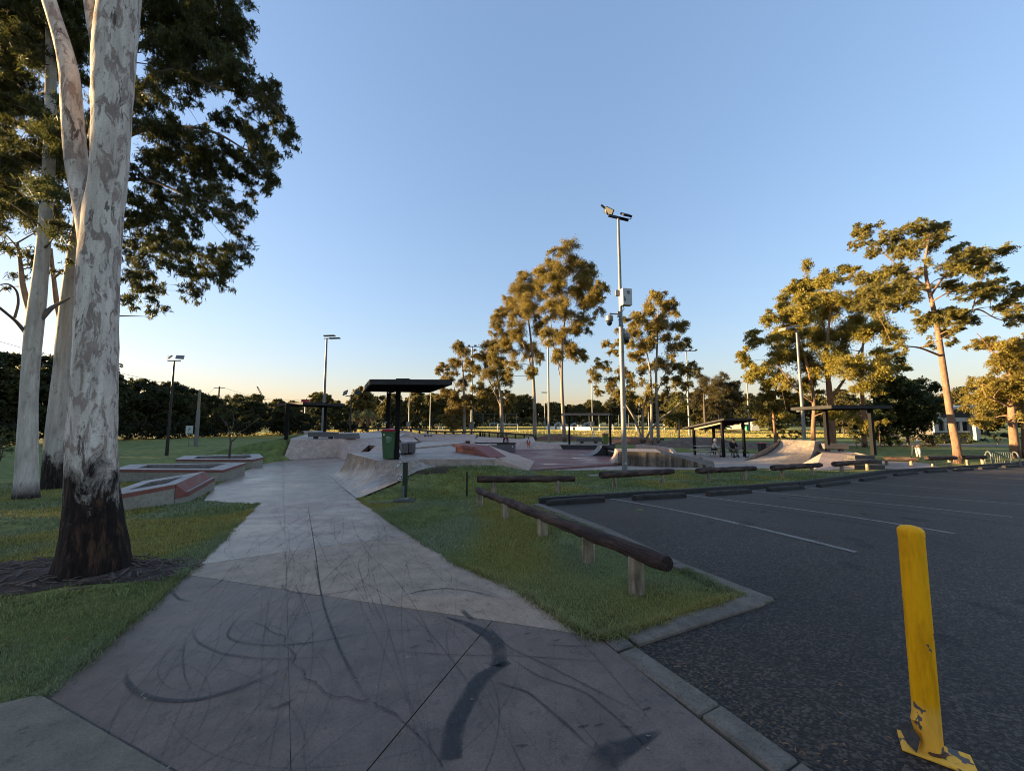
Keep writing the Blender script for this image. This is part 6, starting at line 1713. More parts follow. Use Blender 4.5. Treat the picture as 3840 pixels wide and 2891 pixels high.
# loose shed bark at its foot
m = MB(); rb_ = random.Random(5)
for k in range(260):
    a = rb_.uniform(0, 6.28); d = rb_.uniform(.35, 1.25); x, y = TB.x - .3 + d * math.cos(a) * 1.1, TB.y + .05 + d * math.sin(a) * .5
    L = rb_.uniform(.05, .22); az = rb_.uniform(0, 3.14); z = float(zt(x, y)) + .03 + rb_.uniform(0, .03)
    m.beam((x - L / 2 * math.cos(az), y - L / 2 * math.sin(az), z), (x + L / 2 * math.cos(az), y + L / 2 * math.sin(az), z + rb_.uniform(-.01, .02)), rb_.uniform(.008, .03), .006)
tag(m.build('bark_litter', MATS['bark_litter'] if 'bark_litter' in MATS else plain('bark_litter', (.09, .055, .04), .9, 0, .6, 12, .2), None), 'shed bark strips littering the mulch under the spotted gum', None, None, 'stuff')

# ---- two pale gums behind it, carrying the dark hanging crown
b2 = hit('D', 57, 1078); b3 = hit('D', 118, 1056)
Y2, Y3 = b2.y, b3.y
s2_, r2_ = edges_stem('D', [(1090, 22, 90), (1050, 28, 86), (960, 34, 84), (870, 40, 84), (800, 44, 87), (720, 50, 95), (650, 60, 103), (600, 68, 106), (520, 78, 112), (430, 85, 118), (330, 92, 122), (200, 96, 124), (60, 98, 122), (-150, 90, 112)], Y2)
L2 = lambda q, r: ([aty('2', x, y, Y2 + dy) for x, y, dy in q], r)
st2 = [(s2_, r2_), L2([(250, 590, 0), (190, 450, .05), (152, 300, .2), (145, 180, .4), (120, 20, .6)], [.15, .12, .1, .08, .05]), L2([(230, 700, 0), (165, 625, -.1), (110, 560, -.3), (60, 520, -.6), (0, 470, -.9), (-60, 430, -1.2)], [.1, .08, .06, .05, .05, .03]), L2([(260, 570, 0), (335, 488, .1), (370, 460, .2), (430, 430, .4), (480, 400, .5)], [.12, .1, .08, .06, .04]), L2([(100, 540, -.3), (130, 440, -.3), (120, 350, -.4), (60, 300, -.6), (0, 310, -.8)], [.05, .045, .04, .035, .02])]
rgb = np.random.default_rng(21)
left = ' '.join('%d,%d,%d' % (rgb.uniform(-350, 500), rgb.uniform(-450, 1500), rgb.uniform(75, 115)) for _ in range(85))
cl2 = blobs('1', Y2 + 1.2, 2.2, left, 1.3, 5, .9, 4)
cl2 += blobs('2', Y2 + .8, 1.2, '60,60,70 200,80,70 280,180,60 120,250,45 420,60,55 460,150,40 400,220,35 40,340,25', 1, 6)
tree('pale_gum', 'pale smooth gum at the far left edge behind the spotted gum', b2, st2, cl2, .19, .029, 2700, (.07, .075, .018), 'gum_pale', .8, 'pale gums on the left lawn', seed=31, twigr=.012, sides=24, branch_mat='limb_shaded', twigs=12, twig_geo=True)
s3_, r3_ = edges_stem('D', [(1072, 84, 152), (1045, 87, 150), (960, 93, 152), (870, 104, 152), (790, 114, 152), (720, 120, 158), (650, 128, 166), (560, 142, 180), (460, 160, 196), (350, 180, 215), (200, 205, 240), (50, 225, 258), (-150, 245, 275)], Y3)
L3 = lambda q, r: ([aty('1', x, y, Y3 + dy) for x, y, dy in q], r)
st3 = [(s3_, r3_), L3([(640, 1000, 0), (800, 800, -.3), (960, 620, -.6), (1050, 530, -.8), (1200, 480, -1), (1300, 520, -1.1), (1450, 590, -1.2), (1640, 640, -1.4), (1850, 680, -1.6), (1960, 800, -1.8)], [.22, .18, .15, .13, .11, .09, .07, .05, .035, .02]),
       L3([(620, 1150, 0), (900, 900, -.5), (1240, 875, -1.0), (1420, 890, -1.2), (1560, 950, -1.3), (1680, 1030, -1.4), (1800, 1080, -1.5)], [.17, .13, .08, .07, .055, .04, .02]),
       L3([(600, 1300, 0), (800, 1250, -.3), (1050, 1230, -.6), (1400, 1420, -1), (1600, 1480, -1.2)], [.13, .1, .07, .05, .025]),
       L3([(700, 650, .1), (900, 350, .2), (1150, 200, .2), (1400, 120, .2), (1600, 150, .1)], [.16, .13, .09, .06, .03]),
       ([aty('2', x, y, Y3 + dy) for x, y, dy in ((450, 690, 0), (425, 570, 0), (390, 440, 0), (375, 300, .1), (360, 180, .2), (352, 60, .2))], [.17, .14, .12, .1, .09, .07]),
       ([aty('2', x, y, Y3 + dy) for x, y, dy in ((375, 260, 0), (440, 210, 0), (500, 170, .1))], [.06, .05, .03])]
sp1 = '1100,80,130 1250,60,130 1400,90,120 1500,50,90 1600,120,75 1670,180,55 1180,200,120 1320,230,120 1450,220,120 1560,240,90 1640,300,65 1100,330,80 1250,360,100 1400,380,100 1530,380,90 1630,430,75 1690,480,45 1100,470,70 1300,520,90 1430,540,85 1560,530,85 1650,560,65 1770,630,60 1860,640,55 1900,700,45 1810,710,50 1930,790,45 1985,850,55 2015,930,45 1975,960,35 1200,600,75 1350,640,50 1000,620,55 1050,740,75 1150,820,75 1020,880,75 1120,950,85 1240,900,50 1500,830,45 1600,820,55 1680,870,60 1760,920,60 1800,1000,65 1850,1070,55 1880,1120,45 1500,960,35 1400,1000,50 1300,1050,75 1180,1080,75 1050,1080,75 1450,1080,75 1560,1050,75 1670,1080,65 1760,1150,65 1860,1220,50 1850,1310,35 1700,1240,45 1740,1330,40 1560,1180,65 1440,1200,65 1320,1210,65 1180,1230,65 1060,1260,65 960,1180,55 1690,1440,45 1600,1430,55 1500,1340,50 1380,1350,55 1260,1370,55 1130,1390,55 1010,1420,65 950,1520,65 1060,1560,65 1180,1520,55 1300,1500,55 1420,1450,45 1560,1530,55 1650,1580,45 1250,1620,55 1370,1600,35 1130,1660,65 980,1640,65'
sp2_ = '900,120,60 980,180,65 920,280,55 900,400,45 1020,350,45 1100,330,30 1060,420,35 1050,500,32 1080,60,60 1200,60,60 1330,80,60 1440,100,60 1560,80,60 1650,40,55 1700,130,32 1240,200,45 1320,220,45 1300,330,45 1350,380,32 1420,250,45 1530,220,45 1580,180,45 1520,300,35 1480,160,50'
cl3 = blobs('1', Y3 - .9, 1.5, sp1, 1.2, 8, .9, 5) + blobs('2', Y3 - .9, 1.3, sp2_, 1.15, 9, .9, 4)
up = ' '.join('%d,%d,%d' % (rgb.uniform(300, 1550), rgb.uniform(-700, -60), rgb.uniform(100, 140)) for _ in range(40))
cl3 += blobs('1', Y3 - .3, 2.5, up, 1.0, 10)
midb = ' '.join('%d,%d,%d' % (rgb.uniform(420, 1000), rgb.uniform(-100, 1500), rgb.uniform(70, 100)) for _ in range(30))
cl3 += blobs('1', Y3 + 1.0, 1.2, midb, 1.0, 11)
tree('pale_gum', 'pale leaning gum just behind the spotted gum, with dark drooping crown', b3, st3, cl3, .19, .029, 2900, (.07, .075, .018), 'gum_pale_dark_foot', .8, 'pale gums on the left lawn', seed=32, twigr=.012, sides=24, branch_mat='limb_shaded', twigs=12, twig_geo=True)

# ---- gums across the middle of the picture
def mid_tree(label, Y, dep, stemrows, spec, c='D', leaf=.21, lw=.07, per=1700, col=(.25, .185, .042), bark='gum_far', seed=1, base_c=None, name='gum_tree', group='tall gums beside the playing field', droop=.55, spread=.66, rs=1.14, warm=.45, cspec=None):
    stems = []
    for sc, q, r in stemrows:
        P = [aty(sc, x, y, Y + (d if len(w_) > 2 else 0)) for w_ in q for x, y, d in [(*w_, 0)[:3]]]
        stems.append((P, [q_ * .74 for q_ in r]))
    b = stems[0][0][0]; z = float(zt(b.x, b.y)); stems[0][0][0] = Vector((b.x, b.y, z - .1))
    return tree(name, label, (b.x, b.y, z), stems, blobs(c, Y, dep, spec, rs, seed, .9, 5), leaf, lw, per, col, bark, droop, group, seed=seed, twigr=.025, maxbr=.09, spread=spread, twigs=11, warm=warm, sides=12, twig_geo=Y < 60)
mid_tree('tallest gum, right of the pair, pale trunk beside the middle shelter', 48.8, 2.2, [('D', [(1220, 952), (1217, 900), (1214, 850), (1213, 790), (1216, 730), (1222, 670), (1228, 620)], [.36, .31, .28, .24, .18, .12, .06]), ('D', [(1213, 800), (1196, 760), (1190, 700), (1185, 640)], [.15, .12, .09, .05]), ('D', [(1214, 830), (1204, 790), (1200, 740)], [.1, .08, .05])],
         '1240,572,26 1205,580,22 1270,588,20 1175,592,20 1285,622,17 1245,622,26 1205,622,22 1296,645,9 1272,655,15 1225,668,22 1190,660,19 1250,700,15 1265,688,11 1215,720,19 1185,720,17 1235,760,15 1256,772,12 1205,765,13', seed=41)
mid_tree('tall gum, left of the pair, with pale bare trunk', 55, 2.5, [('D', [(1155, 946), (1155, 900), (1154, 850), (1151, 800), (1148, 740), (1140, 680), (1135, 640)], [.42, .35, .3, .26, .2, .13, .06]), ('D', [(1151, 810), (1142, 770), (1120, 720), (1105, 680)], [.16, .13, .09, .05])],
         '1140,600,17 1125,630,22 1160,618,17 1100,660,19 1145,668,22 1080,690,15 1120,708,19 1165,700,15 1090,738,17 1140,748,19 1065,768,13 1110,788,15 1162,768,13 1150,808,11 1085,720,12', seed=42)
mid_tree('bushy gum left of the tall pair with short dark trunk', 64, 2.5, [('D', [(1084, 946), (1084, 915), (1083, 870), (1076, 820), (1065, 780)], [.5, .42, .36, .25, .12]), ('D', [(1083, 880), (1070, 850), (1055, 820), (1046, 790)], [.2, .16, .12, .06])],
         '1060,745,17 1045,772,17 1080,780,15 1055,808,17 1095,815,13 1040,838,13 1075,850,13 1100,858,10 1030,800,10 1066,870,10 1095,880,9', seed=43, col=(.21, .155, .04))
mid_tree('slender gum at the left of the field gums, above the shelter roof edge', 66, 2.5, [('D', [(1003, 936), (1003, 900), (1002, 850), (1000, 800), (996, 760)], [.42, .34, .26, .18, .08]), ('D', [(979, 940), (977, 905), (974, 870), (984, 830)], [.2, .17, .13, .08])],
         '990,748,11 1002,762,13 980,785,13 950,795,9 1012,788,11 970,810,11 1000,825,13 960,845,11 985,860,15 1012,860,11 975,890,13 1000,890,12 960,905,10 1028,768,7 945,800,6 985,915,9', seed=44, col=(.21, .15, .04))
mid_tree('gum with twin pale trunks right of the camera pole', 41.5, 2.0, [('D', [(1423, 962), (1421, 920), (1418, 860), (1417, 800), (1420, 740), (1421, 690), (1421, 650)], [.27, .22, .19, .16, .12, .08, .03]), ('D', [(1408, 960), (1407, 920), (1408, 860), (1405, 800), (1395, 750)], [.25, .2, .17, .12, .06]), ('D', [(1418, 850), (1440, 800), (1456, 770)], [.1, .07, .04])],
         '1420,640,12 1405,660,16 1440,665,16 1385,690,16 1425,700,20 1460,705,16 1365,715,12 1400,740,18 1450,745,16 1481,735,10 1370,768,14 1420,785,16 1460,790,10 1345,690,6 1310,742,9 1326,760,9 1340,735,7 1390,800,9 1440,820,9', seed=45)
mid_tree('multi-stemmed spreading gum behind the camera pole', 43.5, 2.4, [('D', [(1388, 958), (1382, 935), (1372, 905), (1350, 870), (1335, 840), (1325, 815)], [.22, .2, .17, .13, .09, .05]), ('D', [(1388, 956), (1388, 920), (1390, 880), (1398, 850), (1400, 820)], [.2, .17, .13, .09, .05]), ('D', [(1390, 958), (1405, 930), (1425, 905), (1455, 885), (1478, 860), (1490, 830)], [.2, .17, .15, .11, .08, .04]), ('D', [(1390, 900), (1375, 870), (1370, 840)], [.08, .06, .04])],
         '1300,790,11 1285,820,11 1320,820,13 1345,800,11 1365,830,13 1330,848,11 1292,848,8 1400,848,10 1375,862,9 1460,820,11 1490,800,12 1481,830,10 1440,850,10 1350,870,8 1395,880,7 1470,790,9', seed=46, bark='gum_far', col=(.24, .18, .042))
mid_tree('dark rounded tree behind the picnic shelter', 75, 2.5, [('D', [(1556, 925), (1556, 890), (1552, 860), (1545, 835)], [.5, .42, .32, .2]), ('D', [(1524, 925), (1522, 890), (1520, 850)], [.35, .3, .15])],
         '1520,820,13 1550,826,13 1580,832,11 1510,850,13 1545,855,15 1585,856,13 1530,878,11 1565,880,11 1602,868,7 1500,870,8 1535,840,10', seed=47, col=(.075, .06, .024), bark='bark_brown')
mid_tree('small slim tree left of the picnic shelter', 52, 1.2, [('D', [(1467, 950), (1467, 920), (1465, 890), (1462, 870)], [.14, .12, .09, .05])], '1462,870,9 1450,880,8 1475,882,8 1458,895,8 1475,900,6 1445,900,5 1466,858,6', seed=48, col=(.15, .14, .033))
mid_tree('leaning thin orange-trunked tree behind the black bin', 42, 2, [('D', [(1676, 958), (1673, 925), (1670, 890), (1675, 850), (1680, 810)], [.2, .17, .15, .12, .06])], '1660,860,13 1680,880,13 1640,885,12 1650,908,10 1692,848,11 1640,860,10 1625,880,8 1655,835,10', seed=49, bark='bark_orange', col=(.16, .135, .03))
mid_tree('broad golden tree behind the far right shelter', 39, 4.5, [('D', [(1797, 962), (1797, 925), (1795, 880), (1790, 830), (1785, 770), (1790, 700), (1800, 640)], [.5, .42, .4, .32, .22, .14, .06]), ('D', [(1757, 962), (1756, 920), (1760, 880), (1752, 820), (1735, 760), (1715, 700)], [.3, .26, .24, .2, .14, .07]), ('D', [(1868, 966), (1866, 930), (1866, 890), (1860, 830), (1862, 760), (1870, 690)], [.33, .3, .28, .2, .14, .06]), ('D', [(1795, 860), (1825, 820), (1850, 770), (1880, 720)], [.2, .16, .11, .05]), ('D', [(1757, 870), (1720, 845), (1690, 800), (1660, 770)], [.15, .12, .09, .04])],
         '1830,585,16 1790,600,20 1750,620,20 1870,610,18 1710,625,16 1690,650,18 1740,665,26 1800,650,28 1860,655,26 1915,640,18 1665,690,16 1710,710,26 1770,720,28 1830,715,28 1890,705,24 1635,735,14 1680,760,22 1730,770,26 1790,785,26 1850,780,24 1905,760,18 1600,770,10 1640,800,18 1690,820,18 1750,830,18 1900,820,20 1870,840,16 1930,800,12 1840,900,14 1800,890,12 1875,915,12 1720,860,12 1700,900,10 1615,790,9 1660,830,12', seed=50, leaf=.21, lw=.075, per=1900, col=(.27, .215, .036), bark='bark_orange', warm=.35)
# leaning gum at the right
YT = 23.2
tT = [(2070, 998), (2066, 960), (2057, 920), (2047, 860), (2037, 790), (2029, 735), (2022, 690), (2010, 640), (1998, 590), (2000, 540), (2012, 500)]
spT = '920,230,50 960,200,42 880,300,34 1060,290,50 1000,350,42 1170,230,45 1300,190,68 1400,190,60 1260,280,60 1370,280,60 1440,250,42 1200,330,42 1060,480,60 1150,450,50 1230,540,68 1150,560,60 1060,590,60 960,600,60 1540,340,50 1640,350,60 1760,360,60 1500,430,58 1600,430,50 1720,460,60 1800,450,42 1500,560,50 1560,580,42 1690,570,50 1790,580,50 1750,640,42 1380,770,58 1450,760,58 1550,760,50 1620,780,42 1480,860,50 1560,850,34 1900,640,50 1960,600,50 1930,720,50 1980,780,42 1850,700,34 1330,820,42 1000,700,50 1100,690,50 1180,950,30 1380,950,28 1510,940,24 1240,640,50'
mid_tree('leaning orange-trunked gum with open layered crown at the right', YT, 2.4, [('D', tT, [.29, .26, .24, .22, .2, .185, .17, .14, .11, .08, .04]), ('D', [(2034, 770, 0), (2015, 762, -.2), (1985, 750, -.5), (1955, 748, -.8), (1925, 745, -1)], [.09, .08, .065, .05, .03]), ('D', [(2022, 690, 0), (2050, 670, .4), (2085, 675, .8), (2115, 665, 1), (2150, 690, 1.4), (2190, 695, 1.6)], [.11, .09, .075, .06, .045, .02]), ('D', [(2010, 640, 0), (2035, 600, -.3), (2070, 570, -.5), (2110, 545, -.6)], [.09, .07, .05, .03]), ('D', [(2005, 620, 0), (1970, 600, .3), (1935, 570, .5), (1905, 545, .6)], [.08, .06, .045, .025]), ('D', [(2100, 670, .9), (2110, 630, 1), (2125, 600, 1)], [.05, .04, .02])],
         spT, 'T', .16, .052, 2700, (.19, .16, .034), 'bark_orange', 51, group=None, name='leaning_gum', droop=.2, spread=.42, rs=1.0)
# gum at the right edge
spR = '1700,950,32 1760,930,32 1840,960,42 1920,950,42 1990,940,42 1880,1030,42 1970,1020,42 1800,1080,32 1900,1100,42 1980,1110,42 2060,1000,50 2060,1100,50 1720,1230,50 1800,1220,50 1880,1200,50 1960,1190,50 2050,1200,60 1700,1300,42 1780,1310,50 1860,1290,50 1950,1290,42 2040,1300,60 1720,1390,42 1800,1400,42 1880,1380,38 1780,1450,34 1700,1440,30 2050,1420,50'
mid_tree('golden barked gum at the right edge of the picture', 27, 2.4, [('D', [(2195, 990), (2190, 950), (2186, 900), (2184, 860), (2180, 800), (2170, 760)], [.36, .3, .27, .23, .16, .08]), ('D', [(2215, 990), (2212, 930), (2212, 870), (2225, 800)], [.22, .19, .17, .1]), ('D', [(2185, 880, 0), (2160, 868, -.3), (2130, 855, -.6)], [.09, .07, .04]), ('D', [(2183, 800, 0), (2150, 770, 0), (2130, 740, .2), (2110, 720, .3)], [.1, .08, .05, .03])],
         spR, 'T', .16, .052, 2700, (.25, .19, .036), 'bark_orange', 52, group=None, name='edge_gum', droop=.2)
# dense dark trees before the house
spH = '1130,1200,50 1200,1220,50 1250,1200,42 1100,1290,60 1200,1300,66 1300,1300,58 1380,1290,42 1100,1390,60 1200,1400,66 1310,1400,58 1400,1360,40 1150,1480,50 1250,1490,50 1340,1480,34 1060,1340,40'
mid_tree('dense dark green tree in front of the house', 43, 2.6, [('T', [(1235, 1600), (1235, 1540), (1230, 1470), (1215, 1380)], [.2, .17, .13, .06])], spH, 'T', .3, .14, 620, (.035, .055, .016), 'bark_brown', 53, group=None, name='dark_tree', droop=.3)
mid_tree('small dark tree between the house tree and far right shelter', 41, 1.6, [('T', [(1050, 1605), (1050, 1560), (1045, 1500), (1040, 1440)], [.1, .09, .07, .04])], '1040,1440,40 1000,1480,36 1075,1500,40 1020,1540,34 950,1500,30 1080,1560,30', 'T', .3, .14, 620, (.04, .055, .016), 'bark_brown', 54, group=None, name='dark_tree', droop=.3)
def shrub(label, Y, dep, spec, c, col, per=650, leaf=.22, seed=60, group='garden shrubs', lw=.1):
    bl = blobs(c, Y, dep, spec, 1, seed)
    x = float(np.mean([b[0][0] for b in bl])); z = float(zt(x, Y)); base = Vector((x, Y, z))
    st = [([base, Vector((x, Y, z + .4)), Vector(bl[0][0])], [.05, .045, .02])]
    return tree('shrub', label, base, st, bl, leaf, lw, per, col, 'bark_brown', .2, group, 'shrub', seed, .012, 6, .42)
shrub('rounded hedge under the house windows left of the leaning trunk', 47, 1, '930,620,60 1000,600,55 1080,590,60 950,700,60 1040,690,60 1120,680,60 1140,600,50 1120,750,40', 'E6', (.05, .06, .016))
shrub('rounded hedge under the house windows right of the leaning trunk', 47, 1, '1320,600,60 1390,590,60 1440,640,50 1340,690,60 1420,720,50', 'E6', (.045, .055, .016), seed=61)
shrub('low brown bush behind the child on the scooter', 40, 1, '640,640,40 720,630,35 800,650,40 900,700,45 960,740,40 850,760,40 780,720,30', 'E6', (.10, .07, .03), seed=62)
shrub('weeping yellow-green shrub beside the far right shelter', 37, .7, '1720,210,40 1800,200,42 1890,205,45 1960,210,40 1830,250,36 1870,300,36 1850,340,26', 'E5', (.11, .10, .02), seed=63)
shrub('dark thicket between the thin orange tree and light pole', 46, 1.5, '480,150,60 580,180,60 680,160,60 780,170,60 880,180,60 960,170,50 560,250,50 680,250,50 800,250,50 900,250,50 450,230,40', 'E5', (.04, .045, .016), seed=64)
shrub('dark bushes at the foot of the right edge gum', 44, 1.5, '1720,560,50 1800,590,50 1880,570,50 1950,600,50 1830,640,40 2080,600,50 2150,620,50 1640,640,40', 'E6', (.04, .045, .016), seed=65)
shrub('yellow bush at the far left edge beside the pale gum', 19, .8, '20,1330,60 60,1400,60 20,1460,50 80,1350,40 -60,1380,60', '2', (.075, .08, .02), seed=66, leaf=.12, lw=.05)
shrub('dark low bush row behind the dirt mounds', 56, 1, '2000,700,40 2080,710,40 2150,720,40 1960,720,30', 'E3', (.03, .035, .014), seed=67)
# ---- weeping trees on the left lawn
for i, (lab, spec, st) in enumerate((
    ('left weeping tree on its mulch bed behind the young tree', '1340,1120,45 1400,1130,55 1470,1105,52 1550,1105,52 1610,1115,45 1400,1190,52 1450,1190,55 1520,1185,55 1600,1190,52 1430,1255,44 1500,1260,48 1570,1260,48 1480,1300,26 1550,1300,26', [(1535, 1345), (1532, 1290), (1530, 1220), (1500, 1150)]),
    ('right weeping tree on its mulch bed behind the young tree', '1650,1115,50 1700,1115,55 1780,1130,55 1850,1150,45 1650,1190,52 1690,1190,52 1780,1200,46 1850,1210,36 1640,1260,44 1720,1260,46 1800,1260,36 1900,1180,36', [(1712, 1345), (1712, 1300), (1715, 1230), (1730, 1160)]))):
    q = hit('2', st[0][0], st[0][1], base=True); Yw = q.y
    bl = blobs('2', Yw, 2.0, spec, 1.0, 70 + i)
    P = [aty('2', x, y, Yw) for x, y in st]; P[0].z = float(zt(P[0].x, P[0].y)) - .1
    tree('weeping_tree', lab, tuple(P[0] + Vector((0, 0, .1))), [(P, [.45, .35, .28, .12])], bl, .34, .1, 560, (.045, .055, .018), 'bark_brown', 1.2, 'weeping trees on the left lawn', seed=72 + i, twigr=.03, spread=.4)
    tag(blob('mulch_bed', (P[0].x, P[0].y), 2.9, 1.6, MATS['mulch'], .01, 75 + i, 0, None, .12), 'brown mulch bed round the foot of the ' + ('left' if i == 0 else 'right') + ' weeping tree', None, None, 'structure')
# young tree in the far planter
Yy = c3_.y
yb = aty('2', 1585, 1500, Yy)
ys = [([yb + Vector((0, 0, -.2))] + [aty('2', x, y, Yy) for x, y in ((1590, 1440), (1597, 1395), (1585, 1345), (1580, 1300), (1560, 1250))], [.06, .055, .05, .035, .025, .012]), ([aty('2', x, y, Yy + d_) for x, y, d_ in ((1597, 1395, 0), (1630, 1370, -.1), (1660, 1330, -.2), (1720, 1290, -.3), (1770, 1245, -.4))], [.035, .03, .025, .02, .01]), ([aty('2', x, y, Yy + d_) for x, y, d_ in ((1590, 1370, 0), (1600, 1310, .1), (1620, 1250, .2), (1610, 1190, .3))], [.03, .025, .02, .01]), ([aty('2', x, y, Yy + d_) for x, y, d_ in ((1580, 1300, 0), (1540, 1240, .1), (1500, 1190, .2))], [.02, .016, .008])]
tree('young_tree', 'thin bare young tree growing in the farthest planter ledge', tuple(yb), ys, blobs('2', Yy, .6, '1500,1180,34 1560,1220,34 1620,1180,34 1700,1260,24 1780,1230,28 1540,1150,34 1640,1240,24 1470,1210,22', 1, 77), .12, .035, 420, (.045, .055, .016), 'bark_brown', .7, None, seed=78, twigr=.006)

# ---- palms by the field
def palm(label, x, yb_, yt_, Y, wpx, seed):
    rg = np.random.default_rng(seed)
    b = aty('E7', x, yb_, Y); b.z = float(zbase(b.x, Y)); zt2 = aty('E7', x, yt_, Y).z; h = zt2 - b.z; w_ = wpx * .226 / 1441 * Y / 2
    t = thing('palm', label, 'palm', tuple(b), 'palms at the edge of the playing field')
    MB().tube([b, b + Vector((0, 0, h * .35)), b + Vector((0, 0, h * .7))], [.42, .32, .28], 9).build('trunk', MATS['bark_brown'], t, smooth=True)
    m = MB(); mc = MB()
    for k in range(90):
        a = rg.uniform(0, 6.28); el = rg.uniform(-1.1, 1.3) ; L = w_ * rg.uniform(.75, 1.1); o = b + Vector((0, 0, h * .68))
        mm = m if el > -.35 else mc
        d0 = Vector((math.cos(a) * math.cos(el), math.sin(a) * math.cos(el), math.sin(el))); pts = [o + d0 * L * f - Vector((0, 0, L * f * f * .55)) for f in (0, .4, .7, 1)]
        s = d0.cross(Vector((0, 0, 1))).normalized()
        for f0 in (-.34, -.17, 0, .17, .34):
            q0 = pts[1]; q1 = pts[3] + s * f0 * L * 1.3; q2 = pts[2] + s * f0 * L * .9
            mm.add([pts[0], q0 + s * (f0 * L * .4 - .05), q1, q0 + s * (f0 * L * .4 + .05)], [(0, 1, 2, 3)])
    m.build('crown', plain('palm_green', (.10, .11, .025), .6), t); mc.build('dead_skirt', plain('palm_brown', (.16, .11, .05), .8), t)
palm('left palm with hanging skirt beside the slim black light pole', 1470, 600, 190, 105, 300, 81)
palm('right palm with golden crown beside the slim black light pole', 1670, 600, 120, 105, 330, 82)

# ---- woods and tree lines: a few grown trees, copied
def grown(name, seed, h, w_, col, nclump, per, leaf, lw, bark='bark_brown', conifer=False):
    rg = np.random.default_rng(seed)
    st = [([(0, 0, -.2), (rg.normal() * .15, rg.normal() * .15, h * .3), (rg.normal() * .3, rg.normal() * .3, h * .6), (rg.normal() * .3, rg.normal() * .3, h * .9)], [h * .024, h * .019, h * .013, h * .004])]
    for k in range(4):
        a = rg.uniform(0, 6.28); z0 = h * rg.uniform(.2, .4); d = w_ * rg.uniform(.3, .5)
        st.append(([(0, 0, z0), (math.cos(a) * d * .5, math.sin(a) * d * .5, z0 + h * .15), (math.cos(a) * d, math.sin(a) * d, z0 + h * .32)], [h * .011, h * .008, h * .004]))
    cl = []
    for k in range(nclump):
        f = rg.uniform(0, 1) ** .8; z = h * (.16 + .80 * f)
        prof = (math.sin(math.pi * min(1, .16 + .80 * f)) ** .55) if not conifer else (1 - f) * 1.1 + .08
        a = rg.uniform(0, 6.28); rr = w_ / 2 * prof * math.sqrt(rg.uniform(.1, 1)); r = h * rg.uniform(.055, .105)
        cl.append(((rr * math.cos(a), rr * math.sin(a), z), (r * 1.15, r * 1.15, r * .85)))
    return tree(name, None, (0, 0, 0), st, cl, leaf, lw, per, col, bark, .4, None, 'tree', seed, .03, 9, .45, maxbr=.1, sides=7)
protos = [grown('wood_tree', 101, 10, 8.5, (.05, .056, .017), 80, 380, .46, .22), grown('wood_tree', 102, 10, 7, (.065, .066, .018), 66, 380, .46, .22), grown('wood_tree', 103, 10, 9.5, (.042, .05, .016), 84, 380, .46, .22),
          grown('field_tree', 104, 14, 9, (.12, .10, .03), 64, 150, .75, .38), grown('field_tree', 105, 14, 11, (.10, .09, .028), 74, 150, .75, .38), grown('field_tree', 106, 14, 7.5, (.135, .11, .03), 54, 150, .75, .38), grown('conifer', 107, 14, 6, (.05, .055, .02), 40, 130, .6, .3, conifer=True)]
used = set()
def plant(i, x, y, s, rz, label, group, sz=1.0, name=None):
    o = protos[i]
    if i in used: o = copy_tree(protos[i])
    used.add(i)
    if name: o.name = name
    o.location = (x, y, float(zbase(x, y)) - .1); o.rotation_euler = (0, 0, rz); o.scale = (s, s, s * sz)
    tag(o, label, 'tree', group)
    return o
rw = random.Random(12)
WLAB = 'dark tree of the shaded wood along the left side'
def htop(y):           # wanted treetop height of the left wood
    return float(np.interp(y, [40, 46, 52, 59, 64, 70, 80, 92], [13.0, 13.2, 12.4, 12.4, 10.8, 10.6, 8.6, 6.4]))
y = 40.0
while y < 96:
    for row in range(2):
        X = -60 - row * 6 + rw.uniform(-1.5, 1.5) + max(0, y - 78) * 1.0; h = htop(y) * rw.uniform(.78, 1.16) * (1.0 if row else .84)
        plant(rw.randrange(3), X, y + rw.uniform(-1.5, 1.5), h / 10, rw.uniform(0, 6.28), WLAB, 'trees of the left wood', rw.uniform(.9, 1.12))
    y += 4.6
# the near continuation of that wood, beside and behind the viewer
rg = np.random.default_rng(55)
cs = []; cols_ = []
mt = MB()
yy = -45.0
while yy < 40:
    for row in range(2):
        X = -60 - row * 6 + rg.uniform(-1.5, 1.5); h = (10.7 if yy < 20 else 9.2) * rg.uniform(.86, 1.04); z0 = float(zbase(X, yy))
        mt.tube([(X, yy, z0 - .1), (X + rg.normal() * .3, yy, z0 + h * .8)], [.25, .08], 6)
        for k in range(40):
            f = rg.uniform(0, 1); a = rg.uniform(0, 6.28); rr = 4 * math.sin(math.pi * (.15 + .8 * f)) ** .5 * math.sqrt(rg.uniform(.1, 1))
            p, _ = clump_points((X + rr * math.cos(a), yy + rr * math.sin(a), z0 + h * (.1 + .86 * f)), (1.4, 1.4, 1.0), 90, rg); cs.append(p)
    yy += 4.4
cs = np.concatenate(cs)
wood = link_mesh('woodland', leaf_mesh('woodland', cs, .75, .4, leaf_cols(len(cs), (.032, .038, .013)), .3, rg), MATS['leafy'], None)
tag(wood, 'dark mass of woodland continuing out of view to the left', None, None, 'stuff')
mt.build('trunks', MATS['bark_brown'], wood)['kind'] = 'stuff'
# undergrowth closing the wood below the crowns
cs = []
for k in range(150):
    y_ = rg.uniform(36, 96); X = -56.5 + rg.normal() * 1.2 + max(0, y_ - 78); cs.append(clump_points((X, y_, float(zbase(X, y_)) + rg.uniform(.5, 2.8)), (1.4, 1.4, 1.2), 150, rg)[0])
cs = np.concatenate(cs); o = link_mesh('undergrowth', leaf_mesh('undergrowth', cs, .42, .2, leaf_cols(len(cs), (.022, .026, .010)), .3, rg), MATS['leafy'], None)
tag(o, 'dark tangled undergrowth along the edge of the left wood', None, None, 'stuff')
